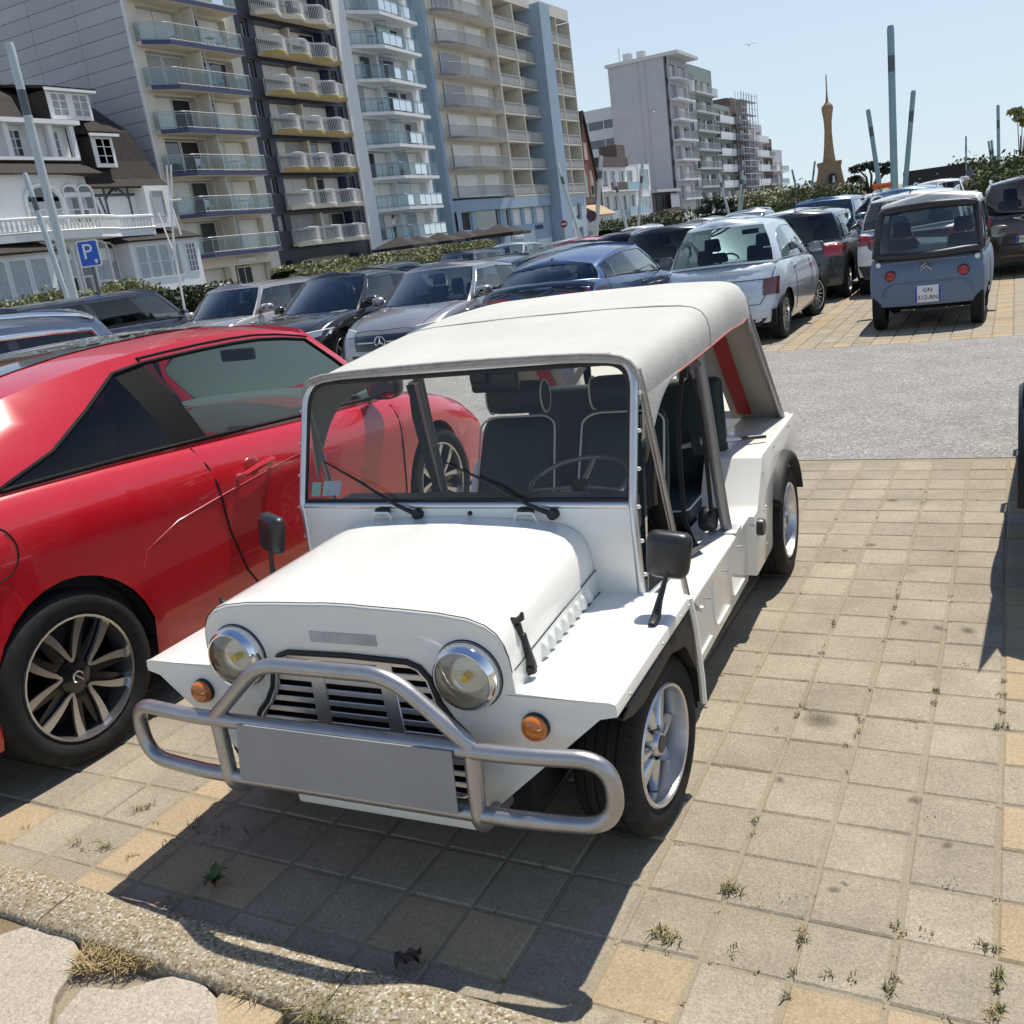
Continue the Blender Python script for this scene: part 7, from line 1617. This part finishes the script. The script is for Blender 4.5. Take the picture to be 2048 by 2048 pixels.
p = ray_y(1933, 355, 58); t = thing('give_way_sign', 'triangular give-way sign seen from behind by the black hoarding', 'sign', (p.x+.25, p.y, 0)); MB().tube([(0, 0, 0), (0, 0, p.z)], .03, 6).build('post', m_rail, t); MB().prism([(-.42, p.z+.35), (.42, p.z+.35), (0, p.z-.35)], 'y', -.03, -.015).build('triangle', mat('sign_back', (.12, .14, .17), .5), t, smooth=0)
# ---- black hoarding and orange board
a, b2 = ray_y(1806, 345, 56), ray_y(1931, 326, 56); t = thing('hoarding', 'large black hoarding screen behind the parked suvs', 'hoarding', (a.x, 56, 0))
wd = b2.x-a.x; MB().box(0, wd, 0, .25, .4, b2.z).build('panel', mat('hoarding_black', (.012, .013, .016), .7, var=.1, vscale=1), t, smooth=0)
for q in (.1, .5, .9): MB().box(wd*q-.08, wd*q+.08, .26, .5, 0, b2.z-.2).build('support', m_mastd, t, smooth=0)
for (u, v) in ((.27, .80), (.55, .85), (.12, .6)): MB().tube([(wd*u, -.02, b2.z*v), (wd*u+.02, -.02, b2.z*v+.05)], .05, 5).build('fixing', m_rail, t)
a, b2 = ray_y(1745, 379, 40), ray_y(1783, 364, 40); t = thing('orange_board', 'bright orange notice board with dark lettering behind the leaning masts', 'sign', ((a.x+b2.x)/2, 40, 0)); w2 = (b2.x-a.x)/2
MB().box(-w2, w2, 0, .04, a.z+.0, b2.z).build('board', mat('board_orange', (.70, .12, .012), .5), t, smooth=0); put('lettering', text_mesh('TOURIST', .19, mat('board_ink', (.12, .03, .01), .6), .004), t, (0, -.012, (a.z+b2.z)/2-.06), (PI/2, 0, 0))
for s in (-1, 1): MB().tube([(s*w2*.8, .06, 0), (s*w2*.8, .06, a.z+.2)], .03, 6).build('leg', m_rail, t)
# ---- sand-coloured tower replica
ms = mat('sand_sculpture', (.30, .215, .135), .9, var=.18, vscale=3.5, bump=.5, bscale=9)
p = ray_y(1661, 392, 60); t = thing('sand_tower', 'sand-coloured replica of a tapering lattice tower with a tall spire', 'sculpture', (p.x, 60, 0), .35)
def sq(hw2, z, k=.25):
    hw2 *= .9; return [(v.x, v.y, z) for v in fillet([(-hw2, -hw2, z), (hw2, -hw2, z), (hw2, hw2, z), (-hw2, hw2, z)], hw2*k, 3, True)]
def tier(nm, P):
    mb = MB(); mb.grid([sq(h, z) for h, z in P], wrap=True); mb.f.append(list(range(len(mb.v)-16, len(mb.v)))); mb.m.append(0); return mb.build(nm, ms, t, smooth=50)
for sx in (-1, 1):
    for sy in (-1, 1):
        mb = MB(); mb.grid([[(sx*c0+v[0], sy*c0+v[1], z) for v in sq(h, z)] for h, z, c0 in ((.50, 0, 1.02), (.45, .8, .86), (.42, 1.5, .70), (.40, 2.0, .55))], wrap=True); mb.build('foot', ms, t, smooth=50)
tier('base_deck', [(1.5, 1.85), (1.46, 2.0), (1.25, 2.35), (.98, 2.62), (.95, 2.7)]); tier('first_stage', [(.80, 2.65), (.70, 3.2), (.62, 3.7), (.64, 3.85), (.68, 4.0), (.66, 4.12)]); tier('shaft', [(.36, 4.05), (.29, 4.6), (.235, 5.3), (.20, 6.0), (.21, 6.6), (.25, 7.0), (.30, 7.3), (.31, 7.5), (.27, 7.62), (.12, 7.80)])
t.scale = (1, 1, .86)
MB().tube([(0, 0, 7.75), (0, 0, 8.1), (0, 0, 8.5), (0, 0, 9.5)], [.10, .06, .04, .03], 8).build('spire', ms, t); 
mb = MB(); mb.prism([(-.20, 2.75), (.20, 2.75), (.20, 3.2), (.1, 3.35), (-.1, 3.35), (-.20, 3.2)], 'y', -.78, -.70); mb.build('niche', m_drk, t, smooth=0); MB().tube([(0.05, -.82, 2.75), (.05, -.80, 3.2)], [.09, .05], 6).build('figurine', m_alw, t)
# ---- planting
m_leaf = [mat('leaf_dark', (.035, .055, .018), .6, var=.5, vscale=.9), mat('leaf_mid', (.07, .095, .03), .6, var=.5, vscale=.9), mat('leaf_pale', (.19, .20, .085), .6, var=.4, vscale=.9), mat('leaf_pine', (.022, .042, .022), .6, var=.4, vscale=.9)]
m_bark = mat('bark', (.09, .065, .045), .9, var=.3, vscale=6)
def leaves(pts, size, flat=.0):
    mb = MB()
    for p in pts:
        n = Vector((random.gauss(0, 1), random.gauss(0, 1), random.gauss(.5, 1))).normalized(); a = n.orthogonal().normalized(); b = n.cross(a); s = size*random.uniform(.6, 1.4); a, b = a*s, b*s*.55
        mb.v += [tuple(p-a), tuple(p-b*1.0+a*.1), tuple(p+a), tuple(p+b*1.0+a*.1)]; k = len(mb.v)-4; mb.f.append([k, k+1, k+2, k+3]); mb.m.append(0)
    return mb
def hedge(lab, p0, p1, w_, z0, z1, n, mi, size=.05, rough_=.12):
    c = (Vector(p0)+Vector(p1))/2; t = thing('hedge', lab, 'hedge', (c.x, c.y, 0)); P0, P1 = Vector(p0)-c, Vector(p1)-c; d = (P1-P0); s = Vector((-d.y, d.x, 0)).normalized()
    rows = []; L_ = d.length; K = max(4, int(L_/.5))
    for i in range(K+1):
        q = P0+d*i/K; zz = z1*.93+random.gauss(0, rough_*.4); rows.append([q-s*w_*.46+Vector((0, 0, 0)), q-s*w_*.46+Vector((0, 0, zz*.9)), q-s*w_*.3+Vector((0, 0, zz)), q+s*w_*.3+Vector((0, 0, zz)), q+s*w_*.46+Vector((0, 0, zz*.9)), q+s*w_*.46])
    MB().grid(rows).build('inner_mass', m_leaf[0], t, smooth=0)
    pts = []
    for _ in range(n):
        f = random.random(); sd = random.random(); q = P0+d*f
        if sd < .42: pts.append(q+s*w_*.5*random.choice((-1, 1))*random.uniform(.92, 1.06)+Vector((0, 0, random.uniform(z0, z1))))
        else: pts.append(q+s*w_*random.uniform(-.5, .5)+Vector((0, 0, z1+random.gauss(0, rough_*.5)+rough_*.5*math.sin(f*L_*1.7))))
    leaves(pts, size).build('foliage', m_leaf[mi], t, smooth=0, merge=0, recalc=False); return t
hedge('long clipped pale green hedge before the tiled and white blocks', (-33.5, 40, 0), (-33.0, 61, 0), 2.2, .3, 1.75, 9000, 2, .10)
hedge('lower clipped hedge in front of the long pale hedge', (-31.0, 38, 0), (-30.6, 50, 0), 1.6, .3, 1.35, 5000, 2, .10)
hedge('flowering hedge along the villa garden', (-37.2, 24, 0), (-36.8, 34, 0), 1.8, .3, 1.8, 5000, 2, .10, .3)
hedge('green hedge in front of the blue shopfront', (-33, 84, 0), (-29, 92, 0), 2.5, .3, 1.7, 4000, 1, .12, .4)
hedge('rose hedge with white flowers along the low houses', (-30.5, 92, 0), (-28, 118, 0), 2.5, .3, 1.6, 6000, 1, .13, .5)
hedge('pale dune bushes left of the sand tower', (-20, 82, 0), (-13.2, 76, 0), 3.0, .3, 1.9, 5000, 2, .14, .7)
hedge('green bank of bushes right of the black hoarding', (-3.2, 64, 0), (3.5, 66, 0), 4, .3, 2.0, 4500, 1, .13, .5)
hedge('bushes at the right end behind the brown suv', (-.9, 44, 0), (3.0, 40, 0), 2, .3, 1.7, 3000, 1, .10, .4)
hedge('low shrubs at the foot of the sand tower', (-11.5, 57, 0), (-7.2, 57.5, 0), 1.6, .2, 1.9, 2500, 1, .09, .4)
pts = [Vector((random.uniform(-30.6, -28.2)+1.3, random.uniform(92, 118), random.uniform(1.0, 2.1))) for _ in range(160)]
mbf = MB()
for p in pts: mbf.ball(p, random.uniform(.07, .14), 6, 4)
o = mbf.build('white_roses', m_alw, None, smooth=60, merge=0); tag(o, 'scattered white rose blooms on the hedge along the low houses', 'flowers', kind='stuff')
def bush(lab, c, r, n, mi, size=.08, nm='bush'):
    t = thing(nm, lab, 'bush', (c[0], c[1], 0)); pts = []
    lobes = [(Vector((random.uniform(-.6, .6)*r[0], random.uniform(-.6, .6)*r[1], r[2]*random.uniform(.75, 1.1))), random.uniform(.45, .65)) for _ in range(7)]
    for _ in range(n):
        lc, lr = random.choice(lobes); v = Vector((random.gauss(0, 1), random.gauss(0, 1), random.gauss(.1, 1))).normalized()*lr*random.uniform(.75, 1.05); pts.append(Vector((lc.x+v.x*r[0], lc.y+v.y*r[1], max(.05, lc.z+v.z*r[2]))))
    leaves(pts, size).build('foliage', m_leaf[mi], t, smooth=0, merge=0, recalc=False)
    for k in range(4): MB().tube([(0, 0, 0), lobes[k][0]*.9], [.05, .02], 5).build('stem', m_bark, t)
    return t
for (u, y, r, lab) in ((305, 34, (1.5, 1.5, 1.05), 'dark green rounded bush by the villa garden wall'), (420, 38, (1.9, 1.7, 1.0), 'dark green spreading bush in front of the panel-clad block'), (395, 36, (1.2, 1.2, .95), 'small dark bush beside the spreading bush')):
    p = ray_y(u, 560, y); bush(lab, (p.x, p.y), r, 3500, 0, .09)
def tree(lab, base, trunk, clumps, n, mi, size, nm='pine_tree', tr0=.22):
    t = thing(nm, lab, 'tree', base); tr = [Vector(q) for q in trunk]
    MB().tube(tr, [tr0*(1-.7*i/(len(tr)-1)) for i in range(len(tr))], 7).build('trunk', m_bark, t)
    pts = []
    for (c, r) in clumps:
        c = Vector(c); MB().tube([tr[-2], tr[-1].lerp(c, .5)+Vector((0, 0, -.1)), c], [tr0*.4, tr0*.28, tr0*.13], 5).build('limb', m_bark, t)
        for _ in range(n):
            v = Vector((random.gauss(0, 1), random.gauss(0, 1), random.gauss(0, 1))).normalized()*random.uniform(.35, 1.05)
            pts.append(c+Vector((v.x*r, v.y*r, v.z*r*.42)))
    leaves(pts, size).build('crown', m_leaf[mi], t, smooth=0, merge=0, recalc=False)
p = ray_y(1745, 392, 58); tree('dark windswept pine behind the leaning light masts', (p.x, 58, 0), [(0, 0, 0), (-.1, 0, 1.2), (.15, 0, 2.1)], [((-.75, 0, 2.9), .5), ((-.95, .2, 2.4), .4), ((-.2, 0, 3.0), .45), ((.35, .1, 2.8), .5), ((.75, 0, 2.55), .35), ((-.6, -.2, 1.75), .45), ((.9, -.2, 2.9), .28)], 260, 3, .10)
p = ray_y(1713, 400, 56); bush('dark low pine bush beside the sand tower', (p.x+1.0, 56), (.9, .7, .75), 900, 3, .09)
p = ray_y(1430, 425, 78); tree('dark spreading pine in front of the lilac-grey block', (p.x, 78, 0), [(0, 0, 0), (.1, 0, 1.0), (.2, 0, 1.6)], [((-.9, 0, 1.9), .8), ((0, 0, 2.5), .9), ((.9, 0, 2.1), .8), ((.4, -.4, 1.3), .8), ((-.5, -.4, 1.2), .7), ((1.5, 0, 1.4), .6)], 500, 3, .12)
p = ray_y(2040, 345, 46); tree('flat-crowned pollarded tree on a thin stem at the right', (p.x, 46, 0), [(0, 0, 0), (0, 0, 1.6), (.0, 0, 3.0)], [((.1, 0, 3.7), .45), ((.5, 0, 3.9), .45), ((-.2, 0, 3.95), .3), ((.3, 0, 3.45), .35)], 330, 2, .075, 'pollarded_tree', .06)
# ---- cafe parasols
m_par = mat('parasol_brown', (.022, .017, .017), .85, var=.15, vscale=2)
for k, (u, y) in enumerate(((800, 60), (835, 64), (880, 66), (925, 70), (960, 74), (1025, 84), (1000, 68))):
    p = ray_y(u, 490, y); t = thing('cafe_parasol', 'dark brown square cafe parasol of the row before the blue building', 'parasol', (p.x, p.y, 0), .2, 'cafe parasols'); MB().tube([(0, 0, 0), (0, 0, 2.75)], .04, 6).build('pole', m_bark, t)
    mb = MB(); top = (0, 0, 2.95); ring = [(-1.6, -1.6, 2.25), (1.6, -1.6, 2.25), (1.6, 1.6, 2.25), (-1.6, 1.6, 2.25)]; mb.add([top]+ring+[(x, y2, 2.05) for x, y2, z in ring], [(0, 1, 2), (0, 2, 3), (0, 3, 4), (0, 4, 1), (1, 5, 6, 2), (2, 6, 7, 3), (3, 7, 8, 4), (4, 8, 5, 1)]); mb.build('canopy', m_par, t, smooth=0, solid=.02)
    o = MB().box(-.4, .4, -.4, .4, .70, .75).box(-.05, .05, -.05, .05, 0, .7).build('cafe_table', m_par, None, (p.x+.6, p.y-1.0, 0), smooth=0); tag(o, 'small dark cafe table under the brown parasols', 'table', 'cafe tables')
# ---- people
m_skin = mat('skin', (.42, .26, .18), .6); m_hat = mat('cap_cloth', (.52, .49, .45), .8); m_tee = mat('pale_shirt', (.60, .58, .58), .8); m_trs = mat('dark_trousers', (.04, .045, .06), .8); m_brs = mat('brown_shirt', (.28, .22, .18), .8)
def person(lab, loc, rz, shirt, arms, cap=True, hair=(.05, .03, .02), step=.12):
    V_ = []; E_2 = []; R_2 = []
    def add(p, r, par=None):
        V_.append(p); R_2.append(r); 
        if par is not None: E_2.append((par, len(V_)-1))
        return len(V_)-1
    pel = add((0, 0, .95), .145); sp = add((0, .0, 1.15), .135, pel); ch = add((0, 0, 1.36), .155, sp); nk = add((0, .01, 1.50), .06, ch); hd = add((0, .02, 1.58), .085, nk); h2 = add((0, .02, 1.68), .10, hd); add((0, .02, 1.77), .07, h2)
    for s in (-1, 1):
        hp = add((s*.10, 0, .90), .10, pel); kn = add((s*.11, s*step*.5+.02, .50), .065, hp); an = add((s*.11, s*step, .09), .042, kn); add((s*.12, s*step+.13, .04), .035, an)
        sh = add((s*.19, 0, 1.42), .065, ch); el, wr_, hn = arms[0 if s < 0 else 1]; a = add(el, .046, sh); b = add(wr_, .034, a); c = add(hn, .040, b)
    me = bpy.data.meshes.new('body'); me.from_pydata(V_, E_2, []); o = bpy.data.objects.new('body', me); C.objects.link(o)
    md = o.modifiers.new('skin', 'SKIN'); 
    for i, sv2 in enumerate(me.skin_vertices[0].data): sv2.radius = (R_2[i], R_2[i]*(.72 if i in (0, 1, 2) else 1)); sv2.use_root = (i == 0)
    o.modifiers.new('sub', 'SUBSURF').levels = 1
    dg = bpy.context.evaluated_depsgraph_get(); m2 = bpy.data.meshes.new_from_object(o.evaluated_get(dg)); bpy.data.objects.remove(o)
    m2.materials.clear()
    for mm in (m_skin, shirt, m_trs): m2.materials.append(mm)
    for pl in m2.polygons:
        c = pl.center; pl.use_smooth = True; pl.material_index = 0 if c.z > 1.47 and abs(c.x) < .13 else (1 if c.z > .96 and abs(c.x) < .34 else (0 if c.z > .96 else 2))
    t = thing('person', lab, 'person', loc, rz); put('body', m2, t)
    if cap:
        MB().lathe([(.125, 1.72), (.122, 1.78), (.09, 1.83), (0, 1.85)], 'z', (0, .02, 0), 16).build('cap', m_hat, t); MB().prism([(-.09, .12), (.09, .12), (.07, .24), (-.07, .24)], 'z', 1.715, 1.73).build('cap_peak', m_hat, t)
    else: MB().ball((0, .0, 1.72), (.115, .13, .11), 12, 8).build('hair', mat('hair_dark', hair, .8), t)
    MB().ball((0, .125, 1.645), (.015, .022, .022), 8, 5).build('nose', m_skin, t)
    for s in (-1, 1): MB().ball((s*.036, .108, 1.675), .011, 6, 4).build('eye', m_drk, t)
    return t
dn = [((-.25, .02, 1.15), (-.26, .12, .95), (-.25, .15, .86)), ((.25, .02, 1.15), (.26, .12, .95), (.25, .15, .86))]
bk = [((-.27, .1, 1.18), (-.22, .36, 1.12), (-.20, .43, 1.12)), ((.27, .1, 1.18), (.22, .36, 1.12), (.20, .43, 1.12))]
up = [((-.33, .05, 1.55), (-.18, .08, 1.80), (-.12, .08, 1.86)), ((.33, .02, 1.22), (.26, .22, 1.15), (.2, .28, 1.15))]
for (u, v, y, rz, lab, arms, sh, cap) in ((1902, 356, 34, 2.2, 'person in pale cap and shirt leaning at the white suv door', bk, m_tee, True), (1929, 352, 36, -1.3, 'person in pale sun cap and white shirt standing before the black hoarding', dn, m_tee, True), (2030, 352, 30, -.6, 'person with dark hair and brown shirt reaching out beside the brown suv', bk, m_brs, False)):
    p = ray_y(u, v, y); person(lab, (p.x, p.y, p.z-1.85), rz, sh, arms, cap)
person('person in white top and dark trousers on the lowest balcony of the white block', (-43.2, 65.6, 2.91), -PI/2, m_tee, up, False)
# ---- gulls
def gull(u, v, y, lab, s=1.0):
    p = ray_y(u, v, y); t = thing('seagull', lab, 'bird', p, .6); MB().ball((0, 0, 0), (.08*s, .24*s, .08*s), 10, 6).build('body', m_alw, t)
    for q in (-1, 1): MB().grid([[(0, -.07*s, .03), (0, .08*s, .03)], [(q*.30*s, -.03*s, .16*s), (q*.30*s, .10*s, .15*s)], [(q*.68*s, -.10*s, .08*s), (q*.66*s, -.02*s, .08*s)]]).build('wing', mat('gull_grey', (.5, .5, .52), .7), t, smooth=0, solid=.01)
gull(1499, 90, 120, 'small dark seagull high in the open sky'); gull(1307, 225, 90, 'white seagull gliding in front of the lilac-grey gable', 1.2)
# low sea wall of dune behind everything at the right
o = MB().grid([[(-60, 240, -.1), (200, 240, -.1)], [(-60, 260, 1.2), (200, 250, 1.2)], [(-60, 300, 2.2), (200, 300, 1.8)]]).build('dune', mat('dune_grass', (.22, .21, .12), .9, var=.3, vscale=.2), None); o['kind'] = 'structure'
